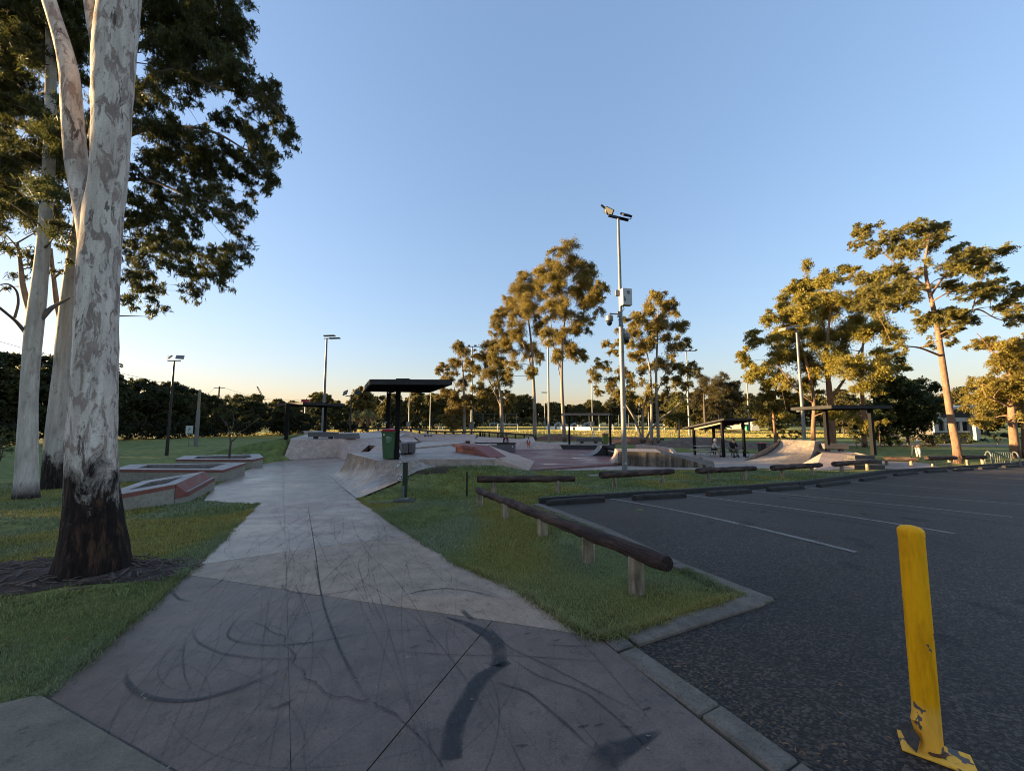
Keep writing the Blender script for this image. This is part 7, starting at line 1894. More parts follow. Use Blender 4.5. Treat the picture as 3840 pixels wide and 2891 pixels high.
# second line behind the long fence
for k in range(26):
    x = -122 + k * 4.1 + rw.uniform(-1, 1); y_ = rw.uniform(142, 168)
    if -45 < x < -30: y_ += 10
    h = rw.uniform(9, 14) + (2 if 12 < k < 17 else 0)
    plant(rw.choice((1, 3, 4, 5)), x, y_, 1, rw.uniform(0, 6.28), 'tree in the dark line behind the long picket fence', 'trees behind the picket fence').scale = (h / 13,) * 3
# far line across the playing field
for k in range(52):
    x = -75 + k * 5.2 + rw.uniform(-2, 2); y_ = rw.uniform(205, 235); h = rw.uniform(13, 19)
    if 8 < x < 60: h *= .8
    plant(rw.choice((3, 4, 5)), x, y_, h / 14, rw.uniform(0, 6.28), 'tree in the far line across the playing field', 'far trees across the playing field')
for k in range(30):
    x = -110 + k * 9 + rw.uniform(-3, 3); y_ = rw.uniform(245, 290); h = rw.uniform(18, 26) * (.75 if 10 < x < 70 else 1)
    plant(rw.choice((3, 4, 5)), x, y_, h / 14, rw.uniform(0, 6.28), 'taller tree showing above the far line across the field', 'tall trees behind the far line')
# right backdrop behind the broad tree and the house
for k in range(15):
    x = 44 + k * 6 + rw.uniform(-2, 2); y_ = rw.uniform(82, 105); h = rw.uniform(8, 11.5)
    if 50 < x < 62: y_ = 112; h = 7
    plant(rw.choice((3, 4, 5)), x, y_, h / 14, rw.uniform(0, 6.28), 'tree in the golden backdrop behind the house', 'trees behind the house')
q = aty('T', 1585, 1290, 92); plant(6, q.x, 92, 11.5 / 14, 0, 'pointed conifer rising behind the house roof', None)
q = aty('T', 195, 1330, 150); plant(6, q.x, 150, 1.0, 1, 'narrow pointed conifer behind the club building', None)
# undergrowth / understorey along the far side of the field
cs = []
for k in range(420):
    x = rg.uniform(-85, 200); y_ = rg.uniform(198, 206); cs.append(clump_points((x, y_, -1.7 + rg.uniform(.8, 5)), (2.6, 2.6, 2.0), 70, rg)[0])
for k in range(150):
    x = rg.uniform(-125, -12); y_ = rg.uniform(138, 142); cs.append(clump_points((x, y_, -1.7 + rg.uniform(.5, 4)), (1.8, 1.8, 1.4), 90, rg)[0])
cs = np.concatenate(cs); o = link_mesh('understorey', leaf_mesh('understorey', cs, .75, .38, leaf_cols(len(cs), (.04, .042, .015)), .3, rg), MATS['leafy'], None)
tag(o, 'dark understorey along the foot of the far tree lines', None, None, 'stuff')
# ------------------------------------------------------------------ people (each body one continuous skinned mesh)
def skinned(name, verts, edges, radii, m, parent, root=0, sub=1):
    me = bpy.data.meshes.new(name)
    off = WL[parent]
    me.from_pydata([tuple(Vector(v) - off) for v in verts], edges, [])
    o = bpy.data.objects.new(name, me); COL.objects.link(o); o.parent = parent; WL[o] = off
    me.materials.append(m)
    sk = o.modifiers.new('skin', 'SKIN')
    lay = me.skin_vertices[0].data
    for i, r in enumerate(radii): lay[i].radius = (r, r)
    lay[root].use_root = True
    sk.use_smooth_shade = True
    sb = o.modifiers.new('sub', 'SUBSURF'); sb.levels = sub; sb.render_levels = sub
    return o
def person(label, p, S, face, joints, cloth, hair=None, hood=None, helmet=None, face_dir=None):
    """p: ground point, S: standing height, face: heading (radians, 0 = facing the viewer), joints in units of S, x to the person's left-hand picture side"""
    t = thing('person', label, 'person', tuple(p))
    ca, sa = math.cos(face), math.sin(face)
    def Wp(q):
        x, y, z = q; return Vector((p.x + (x * ca - y * sa) * S, p.y + (x * sa + y * ca) * S, p.z + z * S))
    J = {k: Wp(v) for k, v in joints.items()}
    names = ['pel', 'sp', 'ch', 'nk', 'hd', 'ht']
    V = [J[k] for k in names]; E = [(0, 1), (1, 2), (2, 3), (3, 4), (4, 5)]; Rr = [.075, .075, .085, .036, .058, .05]
    idx = {k: i for i, k in enumerate(names)}
    for s in 'LR':
        for k, r, par in (('sh', .042, 'ch'), ('el', .032, 'sh'), ('wr', .022, 'el'), ('pa', .024, 'wr')):
            par_ = par if par == 'ch' else par + s
            idx[k + s] = len(V); V.append(J[k + s]); E.append((idx[par_], idx[k + s])); Rr.append(r)
        # five fingers
        d = (J['pa' + s] - J['wr' + s]); d = d.normalized() if d.length > 0 else Vector((0, 0, -1)); sd = d.cross(Vector((0, 1, 0.2))).normalized()
        for f, ln in ((-1.2, .03), (-.5, .045), (.1, .05), (.7, .046), (1.2, .036)):
            V.append(J['pa' + s] + d * ln * S + sd * f * .012 * S + Vector((0, 0, -.006 * S))); E.append((idx['pa' + s], len(V) - 1)); Rr.append(.007)
        for k, r, par in (('hp', .062, 'pel'), ('kn', .046, 'hp'), ('an', .028, 'kn'), ('to', .026, 'an')):
            par_ = par if par == 'pel' else par + s
            idx[k + s] = len(V); V.append(J[k + s]); E.append((idx[par_], idx[k + s])); Rr.append(r)
    skinned('body', V, E, [r * S for r in Rr], MATS['skin'], t)
    def garment(nm, chain, mm, grow, cut=None):
        vs, es, rs = [], [], []; ii = {}
        for a in chain:
            for k, r in a:
                pass
        for path in chain:
            prev = None
            for k, r in path:
                if k not in ii: ii[k] = len(vs); vs.append(J[k] if k in J else cut[k]); rs.append(r * S)
                if prev is not None: es.append((ii[prev], ii[k]))
                prev = k
        return skinned(nm, vs, es, rs, mm, t)
    for nm, chain, mm, cut in cloth(J): garment(nm, chain, mm, 1, cut)
    hd, ht = J['hd'], J['ht']; up = (ht - hd).normalized()
    fd = Vector((math.sin(face), -math.cos(face), 0)) if face_dir is None else face_dir
    if hair: MB().ball(hd + up * .03 * S - fd * .012 * S, (.062 * S, .064 * S, .07 * S), 12, 8).build('hair', MATS[hair], t, smooth=True)
    if helmet:
        MB().ball(hd + up * .05 * S, (.075 * S, .085 * S, .055 * S), 14, 8).build('helmet', MATS[helmet], t, smooth=True)
    if hood: MB().ball(hd + up * .012 * S - fd * .02 * S, (.072 * S, .076 * S, .085 * S), 12, 8).build('hood', MATS[hood], t, smooth=True)
    sd = fd.cross(Vector((0, 0, 1)))
    f0 = hd + up * .0 * S + fd * .058 * S
    m = MB(); m.ball(f0 - up * .008 * S + fd * .004 * S, (.011 * S,) * 3, 6, 5); m.build('nose', MATS['skin'], t)
    m = MB()
    for s in (-1, 1): m.ball(f0 + sd * s * .022 * S + up * .012 * S - fd * .003 * S, (.007 * S,) * 3, 6, 5)
    m.build('eyes', MATS['hair_dark'], t)
    m = MB(); m.ball(f0 - up * .036 * S - fd * .006 * S, (.018 * S, .01 * S, .005 * S), 6, 5); m.build('mouth', MATS['cloth_maroon'], t)
    return t
def stand(lean=0, armL=None, armR=None):
    j = dict(pel=(0, 0, .52), sp=(0, 0, .62), ch=(0, 0, .76), nk=(0, 0, .845), hd=(0, -.01, .925), ht=(0, -.005, .965),
             shL=(.105, 0, .795), elL=(.135, .01, .62), wrL=(.14, -.03, .47), paL=(.14, -.04, .43), shR=(-.105, 0, .795), elR=(-.135, .01, .62), wrR=(-.14, -.03, .47), paR=(-.14, -.04, .43),
             hpL=(.055, 0, .49), knL=(.065, -.015, .28), anL=(.07, .01, .045), toL=(.075, -.08, .022), hpR=(-.055, 0, .49), knR=(-.065, -.015, .28), anR=(-.07, .01, .045), toR=(-.075, -.08, .022))
    return j
def top_sleeves(mat_, r=1.0): 
    return [[('pel', .082 * r), ('sp', .082 * r), ('ch', .092 * r), ('nk', .045)], [('ch', .092), ('shL', .052), ('elL', .041), ('wrL', .031)], [('ch', .092), ('shR', .052), ('elR', .041), ('wrR', .031)]]
# child in maroon
pk1 = atz('E2', 318, 600, RED + .003); pk1 = Vector((pk1.x, 29.6, RED + .003))
q = aty('E2', 318, 270, 29.6)
def cl_maroon(J):
    return [('jumper', top_sleeves(None), MATS['cloth_maroon'], None), ('trousers', [[('pel', .085), ('hpL', .07), ('knL', .053), ('anL', .038)], [('pel', .085), ('hpR', .07), ('knR', .053), ('anR', .038)]], MATS['cloth_navy'], None)]
Sk = (q.z - pk1.z) * 1.0
tk = person('child in a maroon and white top behind the grey grind ledge', pk1, Sk, .1, stand(), cl_maroon, hair='hair_dark')
MB().lathe((pk1.x, pk1.y - .01, pk1.z + Sk * .955), [(.085 * Sk, 0), (.085 * Sk, .008), (.06 * Sk, .012), (.055 * Sk, .05 * Sk), (.02 * Sk, .06 * Sk)], 14).build('hat', MATS['hair_dark'], tk, smooth=True)
for zz_ in (.60, .67, .74): MB().ball((pk1.x, pk1.y - .088 * Sk, pk1.z + zz_ * Sk), (.035 * Sk, .02 * Sk, .026 * Sk), 8, 6).build('white_motif', MATS['cloth_white'], tk)
# small child in orange shorts
pk2 = atz('E2', 785, 574, RED + .003)
q = aty('E2', 785, 335, pk2.y); S2 = (q.z - pk2.z)
def cl_orange(J):
    kl = J['hpL'].lerp(J['knL'], .75); kr = J['hpR'].lerp(J['knR'], .75)
    return [('jumper', [[('pel', .082), ('sp', .084), ('ch', .092), ('nk', .045)]], MATS['cloth_white'], None), ('sleeves', [[('shL', .053), ('elL', .042), ('wrL', .032)]], MATS['cloth_navy'], None), ('sleeves', [[('shR', .053), ('elR', .042), ('wrR', .032)]], MATS['cloth_navy'], None),
            ('hem', [[('pel', .088), ('sp_', .086)]], MATS['cloth_navy'], {'sp_': J['pel'].lerp(J['sp'], .5)}),
            ('shorts', [[('pel', .088), ('hpL', .078), ('kl', .07)], [('pel', .088), ('hpR', .078), ('kr', .07)]], MATS['cloth_orange'], {'kl': kl, 'kr': kr}), ('shoe', [[('anL', .03), ('toL', .03)]], MATS['cloth_black'], None), ('shoe', [[('anR', .03), ('toR', .03)]], MATS['cloth_black'], None)]
j2 = stand(); j2['hd'] = (.0, -.02, .92); person('small child in bright orange shorts standing on the red slab', pk2, S2, .2, j2, cl_orange, hair='hair_dark')
# child with scooter
pk3 = hit('E6', 710, 905, base=True); q = aty('E6', 720, 652, pk3.y); S3 = q.z - pk3.z
j3 = stand(); 
j3.update(elL=(.12, -.12, .70), wrL=(.08, -.26, .66), paL=(.07, -.30, .655), elR=(-.12, -.12, .70), wrR=(-.08, -.26, .66), paR=(-.07, -.30, .655))
def cl_tan(J):
    return [('hoodie', top_sleeves(None, 1.08), MATS['cloth_tan'], None), ('trousers', [[('pel', .088), ('hpL', .074), ('knL', .056), ('anL', .04)], [('pel', .088), ('hpR', .074), ('knR', .056), ('anR', .04)]], MATS['cloth_cream'], None)]
FC = -R(80)
person('child in tan hoodie and white helmet holding a scooter', pk3, S3, FC, j3, cl_tan, hair='hair_dark', helmet='helmet_white')
t = thing('kick_scooter', 'dark kick scooter held by the child in the white helmet', 'scooter', tuple(pk3 + Vector((-.42, 0, 0))))
hx = pk3 + Vector((-.30 * S3, .03, 0))
MB().box((pk3.x - .06, pk3.y + .02, pk3.z + .07), (.55, .11, .025)).build('deck', MATS['black_steel'], t)
MB().tube([hx + Vector((-.12, 0, .06)), hx + Vector((-.06, 0, .25)), hx + Vector((.0, 0, .65 * S3))], .02, 8).build('steering_tube', MATS['black_steel'], t)
MB().tube([hx + Vector((0, -.2, .65 * S3)), hx + Vector((0, .2, .65 * S3))], .02, 8).build('handlebar', MATS['rubber'], t)
for dx in (-.13, .5): MB().tube([hx + Vector((dx, -.02, .06)), hx + Vector((dx, .02, .06))], .055, 12).build('wheel', MATS['rubber'], t)
# seated figures
def sit(face_lean=.05):
    return dict(pel=(0, 0, .285), sp=(0, -.03, .38), ch=(0, -.07, .52), nk=(0, -.09, .605), hd=(0, -.12, .68), ht=(0, -.12, .72),
                shL=(.105, -.07, .555), elL=(.15, -.14, .41), wrL=(.09, -.27, .40), paL=(.07, -.31, .40), shR=(-.105, -.07, .555), elR=(-.15, -.14, .41), wrR=(-.09, -.27, .40), paR=(-.07, -.31, .40),
                hpL=(.06, -.01, .28), knL=(.075, -.25, .29), anL=(.08, -.23, .05), toL=(.085, -.32, .022), hpR=(-.06, -.01, .28), knR=(-.075, -.25, .29), anR=(-.08, -.23, .05), toR=(-.085, -.32, .022))
def cl_hood(J):
    kl = J['hpL'].lerp(J['knL'], .8); kr = J['hpR'].lerp(J['knR'], .8)
    return [('hoodie', top_sleeves(None, 1.1), MATS['cloth_beige'], None), ('shorts', [[('pel', .088), ('hpL', .078), ('kl', .062)], [('pel', .088), ('hpR', .078), ('kr', .062)]], MATS['cloth_black'], {'kl': kl, 'kr': kr}), ('shoe', [[('anL', .032), ('toL', .03)]], MATS['cloth_black'], None), ('shoe', [[('anR', .032), ('toR', .03)]], MATS['cloth_black'], None)]
ps1 = aty('E4', 1075, 780, 28.2); ps1.z = fz(ps1.x, ps1.y)
ang1 = R(62)
tt = person('person in a cream hoodie and black shorts sitting sideways on the picnic bench', ps1, 1.70, ang1, sit(), cl_hood, hood='cloth_beige')
st_ = thing('stool', 'small seat under the person in the cream hoodie', 'seat', tuple(ps1))
MB().box((ps1.x - .02, ps1.y, ps1.z + .41), (.42, .9, .035), -.3).build('seat', MATS['table_alu'], st_); MB().tube([(ps1.x - .05, ps1.y + .3, ps1.z), (ps1.x - .05, ps1.y + .3, ps1.z + .4)], .04, 8).build('leg', MATS['table_alu'], st_); MB().tube([(ps1.x - .05, ps1.y - .3, ps1.z), (ps1.x - .05, ps1.y - .3, ps1.z + .4)], .04, 8).build('leg', MATS['table_alu'], st_)
def cl_black(J):
    return [('jacket', top_sleeves(None, 1.12), MATS['cloth_black'], None), ('trousers', [[('pel', .088), ('hpL', .078), ('knL', .058), ('anL', .042)], [('pel', .088), ('hpR', .078), ('knR', .058), ('anR', .042)]], MATS['cloth_khaki'], None), ('shoe', [[('anL', .034), ('toL', .03)]], MATS['cloth_black'], None), ('shoe', [[('anR', .034), ('toR', .03)]], MATS['cloth_black'], None)]
ps2 = Vector((c2.x - .02, c2.y + .15, c2.z)); j5 = sit(); j5.update(elR=(-.14, -.16, .43), wrR=(-.03, -.2, .56), paR=(-.01, -.19, .60))
person('person in a black jacket seated facing the viewer under the picnic shelter', ps2, 1.75, .05, j5, cl_black, hair='hair_dark')
# ------------------------------------------------------------------ grass blades
def inside(poly, x, y):
    c = np.zeros(x.shape, bool); n = len(poly)
    for i in range(n):
        x0, y0 = poly[i][:2]; x1, y1 = poly[(i + 1) % n][:2]
        m_ = ((y0 > y) != (y1 > y)) & (x < (x1 - x0) * (y - y0) / (y1 - y0 + 1e-12) + x0); c ^= m_
    return c
rg = np.random.default_rng(77)
def vnoise(x, y, s, seed):
    r_ = np.random.default_rng(seed); g = r_.random((64, 64)); u = (x / s) % 64; v = (y / s) % 64
    i, j = np.floor(u).astype(int), np.floor(v).astype(int); fu, fv = u - i, v - j; fu = fu * fu * (3 - 2 * fu); fv = fv * fv * (3 - 2 * fv)
    a = g[i % 64, j % 64]; b = g[(i + 1) % 64, j % 64]; c = g[i % 64, (j + 1) % 64]; d = g[(i + 1) % 64, (j + 1) % 64]
    return (a * (1 - fu) + b * fu) * (1 - fv) + (c * (1 - fu) + d * fu) * fv
island_edge = [(p.x, p.y) for p in (hit('9', 1190, 425), hit('9', 1288, 401), hit('9', 1920, 192), hit('9', 1605, 62))]
def grass_ok(x, y):
    ok = ~inside(path_poly, x, y) & ~inside(cp, x, y) & ~inside(slab_poly, x, y)
    ok &= ~inside([(p.x, p.y) for p in plat], x, y)
    ok &= ~inside([(p.x, p.y) for p in (lipL, toeL, toeM, toeR, toeW, toeW2, toeW3, c3)], x, y)
    ok &= ~inside([(p.x, p.y) for p in (c5, sBank, Vector((1.3, 22.5, 0)), Vector((-1.6, 22.5, 0)))], x, y)
    ok &= ~inside([tuple(p) for p in floor_poly], x, y)
    for pl in (n1, n2, n3_, stp): ok &= ~inside([(p.x, p.y) for p in pl], x, y)
    # kerb strips
    for a, b, wd in ((kA_r[0], kA_end, .2), (hit('9', 1372, 456), hit('9', 2040, 238), .19), (kC_o[0], kC_o[1], .19), (kC_o[1], kC_o[2], .19), (BAYK[0], BAYK[1], .2), (BAYK[1], BAYK[-2], .3)):
        dx, dy = b.x - a.x, b.y - a.y; t_ = np.clip(((x - a.x) * dx + (y - a.y) * dy) / (dx * dx + dy * dy), 0, 1); ok &= np.hypot(x - a.x - t_ * dx, y - a.y - t_ * dy) > wd
    e_ = ((x - TB.x + .45) / 1.3) ** 2 + ((y - TB.y) / .55) ** 2
    ok &= (e_ > 1) | (rg.random(x.shape) < .12)
    ok &= ~(((x - tp_.x + .35) / .78) ** 2 < 1) | (np.abs(y - tp_.y) > .23)
    hs_ = hit('D', 1290, 1372); ok &= np.hypot((x - hs_.x) / .2, (y - hs_.y) / .07) > 1
    return ok
def blades(n, xr, yr, hmin, hmax, wd, sel):
    x = rg.uniform(*xr, n); y = rg.uniform(*yr, n)
    k = sel(x, y); x, y = x[k], y[k]
    k = grass_ok(x, y); x, y = x[k], y[k]
    k = (vnoise(x, y, .22, 31) * .5 + vnoise(x, y, .8, 32) * .5 > .34) | (rg.random(x.shape) < .35); x, y = x[k], y[k]
    return shape_blades(x, y, hmin, hmax, wd)
def shape_blades(x, y, hmin, hmax, wd):
    n = len(x); z = zt(x, y)
    den = vnoise(x, y, .35, 5); tone = vnoise(x, y, .9, 6); dry = vnoise(x, y, 1.7, 9)
    h = rg.uniform(hmin, hmax, n) * (.55 + .9 * den)
    a = rg.uniform(0, 6.283, n); lean = rg.uniform(.2, 1.1, n)
    bx, by = np.cos(a), np.sin(a); w2 = wd * rg.uniform(.6, 1.3, n)
    px, py = -by, bx
    p0 = np.stack([x - px * w2, y - py * w2, z - .005], 1); p1 = np.stack([x + px * w2, y + py * w2, z - .005], 1)
    mx = np.stack([x + bx * h * lean * .35, y + by * h * lean * .35, z + h * .62], 1); off = np.stack([px * w2 * .8, py * w2 * .8, 0 * px], 1)
    tip = np.stack([x + bx * h * lean, y + by * h * lean, z + h * (1.05 - .35 * lean)], 1)
    v = np.stack([p0, p1, mx + off, tip, mx - off], 1)
    g = np.array([.19, .22, .075])[None]; yl = np.array([.36, .29, .06])[None]; fr = np.array([.31, .335, .215])[None]
    dk = sstep(.48, .74, dry)[:, None] * .85; fk = (sstep(.45, .8, tone) * .55)[:, None]
    c = g * (1 - fk) + fr * fk; c = c * (1 - dk) + yl * dk; c = c * rg.uniform(.65, 1.35, n)[:, None]
    dead = rg.random(n) < .05; c[dead] = np.array([.16, .12, .055])
    return v, c
near_sel = lambda x, y: (np.hypot(x, y) < 5.2) & (np.abs(x) < y * 1.5 + 1.0)
mid_sel = lambda x, y: (np.hypot(x, y) >= 5.2) & (np.hypot(x, y) < 10.5) & (np.abs(x) < y * 1.45 + .8)
far_sel = lambda x, y: (np.hypot(x, y) >= 10.5) & (np.hypot(x, y) < 24) & (np.abs(x) < y * 1.45)
def edge_blades(pts, n, hmin, hmax, wd, side):
    P_ = [Vector((p[0], p[1], 0)) for p in pts]; L = [(b - a).length for a, b in zip(P_[:-1], P_[1:])]
    i = rg.choice(len(L), n, p=np.array(L) / sum(L)); t_ = rg.random(n); o = rg.normal(0, .03, n) * (.3 + 1.4 * vnoise(t_ * 7 + i * 3.1, i * 1.7, .15, 41))
    A = np.array([[a.x, a.y] for a in P_]); d = A[i + 1] - A[i]; q = A[i] + d * t_[:, None]; nn = np.stack([-d[:, 1], d[:, 0]], 1) / np.linalg.norm(d, axis=1)[:, None]
    q = q + nn * (o * side)[:, None]
    return shape_blades(q[:, 0], q[:, 1], hmin, hmax, wd)
eL = path_left[1:6]; eR = path_right[:7]
kBi = [tuple(hit('9', x, y))[:2] for x, y in ((1195, 425), (1288, 403), (1920, 190), (1606, 60))]
parts_ = [edge_blades(eL, 16000, .03, .07, .0026, 1), edge_blades(eR, 16000, .03, .07, .003, 1), edge_blades(kBi, 7000, .03, .07, .0026, 1), blades(330000, (-7, 3.6), (1.0, 5.2), .016, .036, .0022, near_sel), blades(420000, (-11, 7), (3, 10.5), .024, .048, .004, mid_sel), blades(420000, (-20, 24), (7, 24), .032, .068, .009, far_sel)]
V = np.concatenate([p[0] for p in parts_]); C_ = np.concatenate([p[1] for p in parts_]); n = len(V)
me = bpy.data.meshes.new('grass')
me.vertices.add(5 * n); me.vertices.foreach_set('co', V.astype(np.float32).ravel())
li = (np.arange(n)[:, None] * 5 + np.array([0, 1, 2, 4, 4, 2, 3])[None]).astype(np.int32)
me.loops.add(7 * n); me.loops.foreach_set('vertex_index', li.ravel())
ls = (np.arange(n)[:, None] * 7 + np.array([0, 4])[None]).astype(np.int32)
me.polygons.add(2 * n); me.polygons.foreach_set('loop_start', ls.ravel())
me.update(calc_edges=True)
at = me.color_attributes.new('Col', 'FLOAT_COLOR', 'POINT'); c4 = np.ones((5 * n, 4), np.float32); c4[:, :3] = np.repeat(C_, 5, 0); at.data.foreach_set('color', c4.ravel())
tag(link_mesh('grass', me, MATS['leafy'], None), 'short dewy mown grass of the lawns', 'grass', None, 'stuff')
print('grass blades', n)

# ------------------------------------------------------------------ marks on the path
mv, mf, mc_ = [], [], []
def mark(pts, wdt, alpha, off=.0035, fade=True):
    n = len(pts); b0 = len(mv)
    for i, p in enumerate(pts):
        a = pts[max(0, i - 1)]; b = pts[min(n - 1, i + 1)]; d = np.array([b[0] - a[0], b[1] - a[1]]); d /= np.linalg.norm(d) + 1e-9; s = np.array([-d[1], d[0]])
        w_ = wdt[i] if hasattr(wdt, '__len__') else wdt
        al = alpha * (min(1, 4 * i / n, 4 * (n - 1 - i) / n) if fade else 1)
        for k, q in ((-1, .15), (-.55, 1), (.55, 1), (1, .15)):
            x, y = p[0] + s[0] * k * w_ / 2, p[1] + s[1] * k * w_ / 2
            mv.append((x, y, float(zbase(x, y)) + .02 + off)); mc_.append(al * q)
    for i in range(n - 1):
        for k in range(3): mf.append((b0 + i * 4 + k, b0 + i * 4 + k + 1, b0 + (i + 1) * 4 + k + 1, b0 + (i + 1) * 4 + k))
def smooth2(pts, n):
    P = interp_poly([Vector((p[0], p[1], 0)) for p in pts], n)
    for _ in range(3): P = [P[0]] + [(P[i - 1] + P[i] * 2 + P[i + 1]) / 4 for i in range(1, len(P) - 1)] + [P[-1]]
    return [(p.x, p.y) for p in P]
CR['B'] = (0, 2100, .6329)
def mk(c, s, wdt, alpha, n=30, fade=True):
    mark(smooth2([hit(c, *[float(v) for v in q.split(',')], base=True) for q in s.split()], n), wdt, alpha * 1.25, .0035, fade)
mk('9', '380,310 480,340 590,395 650,450 655,530 640,570', [.02 + .085 * min(1, i / 14) for i in range(30)], 1.6, 30, False)
mk('9', '705,545 640,575 560,625 500,720 430,850 405,960 400,1055', [.04 + .07 * min(1, i / 8) for i in range(30)], 1.6, 30, False)
mk('9', '450,265 500,310 530,330', .05, .6)
mk('9', '100,215 240,170 380,156 500,170 680,215', .022, .7)
mk('9', '1130,1090 1250,1020 1380,960 1500,905', [.02 + .16 * (1 - i / 30) for i in range(30)], .75)
mk('B', '1490,300 1400,360 1330,470 1350,485 1450,510 1600,525 1750,515 1900,500 2200,440', .02, .6)
mk('B', '760,640 740,720 790,790 900,840 1050,860 1200,845 1350,800 1480,750 1650,680 1720,640', [.03 * min(1, .4 + i / 12) for i in range(40)], .85, 40)
mk('B', '1100,470 1080,600 1095,720 1150,830', .014, .4)
mk('B', '1135,410 1160,500 1300,570 1500,600 1700,605 1950,590', .02, .55)
mk('B', '1860,0 1890,150 1920,300 2000,520 2100,720 2190,870', .02, .9)
mk('B', '1565,905 1640,895 1760,840', .025, .7)
mk('B', '1680,130 1665,170 1720,205 1900,225 2100,190 2212,150', .018, .5)
mk('B', '1000,185 1060,245 1150,265', .03, .55)
mk('9', '0,480 200,495 450,510 700,510 1250,545', .014, .45)
mk('9', '870,455 1000,460 1150,463', .015, .5)
mk('9', '560,630 800,700 1000,870 1150,1020', .02, .6)
mk('9', '690,510 850,620 1100,700 1300,870 1500,1094', .018, .5)
mk('9', '540,300 700,470 900,560 1300,770 1450,850', .018, .45)
for x, y in ((1090, 882), (1170, 875), (1240, 970), (770, 985), (1310, 885), (1420, 790), (800, 395), (955, 430), (290, 436), (215, 465)):
    p = hit('9', x, y, base=True); a = random.uniform(-.6, .6); mark([(p.x - .03 * math.cos(a), p.y - .03 * math.sin(a)), (p.x, p.y), (p.x + .03 * math.cos(a), p.y + .03 * math.sin(a))], [.008, .018, .006], .8, .0036, False)
rm_ = random.Random(44)
cnt = 0
def add_arc():
    yb_ = rm_.uniform(.9, 9) if rm_.random() < .75 else rm_.uniform(6, 14)
    xb_ = rm_.uniform(-3.2, 1.6) - max(0, (yb_ - 4) * .3)
    if rm_.random() < .62:      # long lines along the path
        hd = R(rm_.gauss(112, 14)); cur = rm_.gauss(0, .09); L = rm_.uniform(1.2, 5)
    else:                       # turning circles
        hd = rm_.uniform(0, 6.28); cur = rm_.choice((-1, 1)) * rm_.uniform(.5, 1.7); L = rm_.uniform(.8, 3.5)
    pts = []; x, y = xb_, yb_; n = 26
    for k in range(n):
        pts.append((x, y)); x += math.cos(hd) * L / n; y += math.sin(hd) * L / n; hd += cur * L / n
    X = np.array([p[0] for p in pts]); Y_ = np.array([p[1] for p in pts])
    if not inside(path_poly, X, Y_).all(): return 0
    mark(pts, rm_.uniform(.004, .015), rm_.uniform(.08, .36), .0025 + rm_.random() * .0008); return 1
while cnt < 420: cnt += add_arc()
e0, e1 = fp[0], fp[1]; mark([(e0[0] + (e1[0] - e0[0]) * f + .012, e0[1] + (e1[1] - e0[1]) * f) for f in np.linspace(-.02, 1.3, 30)], .028, 1.4, .003, False)
# the wandering crack
rc = random.Random(9)
cr = [hit('B', x, y, base=True) for x, y in ((1510, 390), (1560, 400), (1620, 450), (1695, 465), (1680, 520), (1725, 545), (1755, 585), (1730, 630), (1790, 665), (1812, 700), (1800, 720), (1870, 745), (1930, 810), (1990, 835), (2060, 830), (2140, 858), (2190, 850))]
mark([(p.x + rc.uniform(-.004, .004), p.y + rc.uniform(-.004, .004)) for p in interp_poly(cr, 60)], .009, 1.3, .004, False)
cr = [hit('9', x, y, base=True) for x, y in ((0, 760), (110, 815), (200, 900), (300, 1000), (345, 1070), (360, 1094))]
mark([(p.x + rc.uniform(-.004, .004), p.y + rc.uniform(-.004, .004)) for p in interp_poly(cr, 40)], .008, 1.2, .004, False)
me = bpy.data.meshes.new('tyre_marks'); me.from_pydata(mv, [], mf)
at = me.color_attributes.new('Col', 'FLOAT_COLOR', 'POINT'); c4 = np.ones((len(mv), 4), np.float32); c4[:, :3] = np.clip(np.array(mc_), 0, 1)[:, None]; at.data.foreach_set('color', c4.ravel())
o = link_mesh('tyre_marks', me, MATS['tyre_mark'], path); o['kind'] = 'stuff'

# oil spots, cracks and tyre-polished streaks on the asphalt
mv, mf, mc_ = [], [], []
ra = random.Random(61)
for k in range(26):
    c_ = KP[ra.randrange(0, 8)] + ldir * ra.uniform(1.2, 5.5) + bdir * ra.uniform(-1.2, 1.2) if k < 18 else Vector((ra.uniform(1.6, 6), ra.uniform(2.2, 6.5), 0))
    if not inside(cp, np.array([c_.x]), np.array([c_.y]))[0]: continue
    r0 = ra.uniform(.05, .22); a = ra.uniform(0, 3)
    mark([(c_.x + math.cos(a) * r0 * f, c_.y + math.sin(a) * r0 * f) for f in np.linspace(-1, 1, 9)], [r0 * 1.5 * math.sqrt(max(.02, 1 - f * f)) for f in np.linspace(-1, 1, 9)], ra.uniform(.35, .8), -.0095, False)
for k in range(7):
    x, y, h_ = ra.uniform(1.8, 9), ra.uniform(2.0, 7.5), ra.uniform(0, 3.1); pts = []
    for q in range(40): pts.append((x, y)); x += math.cos(h_) * .07; y += math.sin(h_) * .07; h_ += ra.gauss(0, .22)
    X = np.array([p[0] for p in pts]); Y_ = np.array([p[1] for p in pts])
    if inside(cp, X, Y_).all(): mark(pts, ra.uniform(.006, .012), .9, -.009, False)
for k in range(14):
    c_ = KP[ra.randrange(0, 7)] + bdir * ra.uniform(.3, 2.2); pts = [(c_.x + ldir.x * f, c_.y + ldir.y * f) for f in np.linspace(.9, ra.uniform(3, 6), 20)]
    if inside(cp, np.array([p[0] for p in pts]), np.array([p[1] for p in pts])).all(): mark(pts, ra.uniform(.14, .22), ra.uniform(.12, .3), -.0098)
me = bpy.data.meshes.new('asphalt_stains'); me.from_pydata(mv, [], mf)
at = me.color_attributes.new('Col', 'FLOAT_COLOR', 'POINT'); c4 = np.ones((len(mv), 4), np.float32); c4[:, :3] = np.clip(np.array(mc_), 0, 1)[:, None]; at.data.foreach_set('color', c4.ravel())
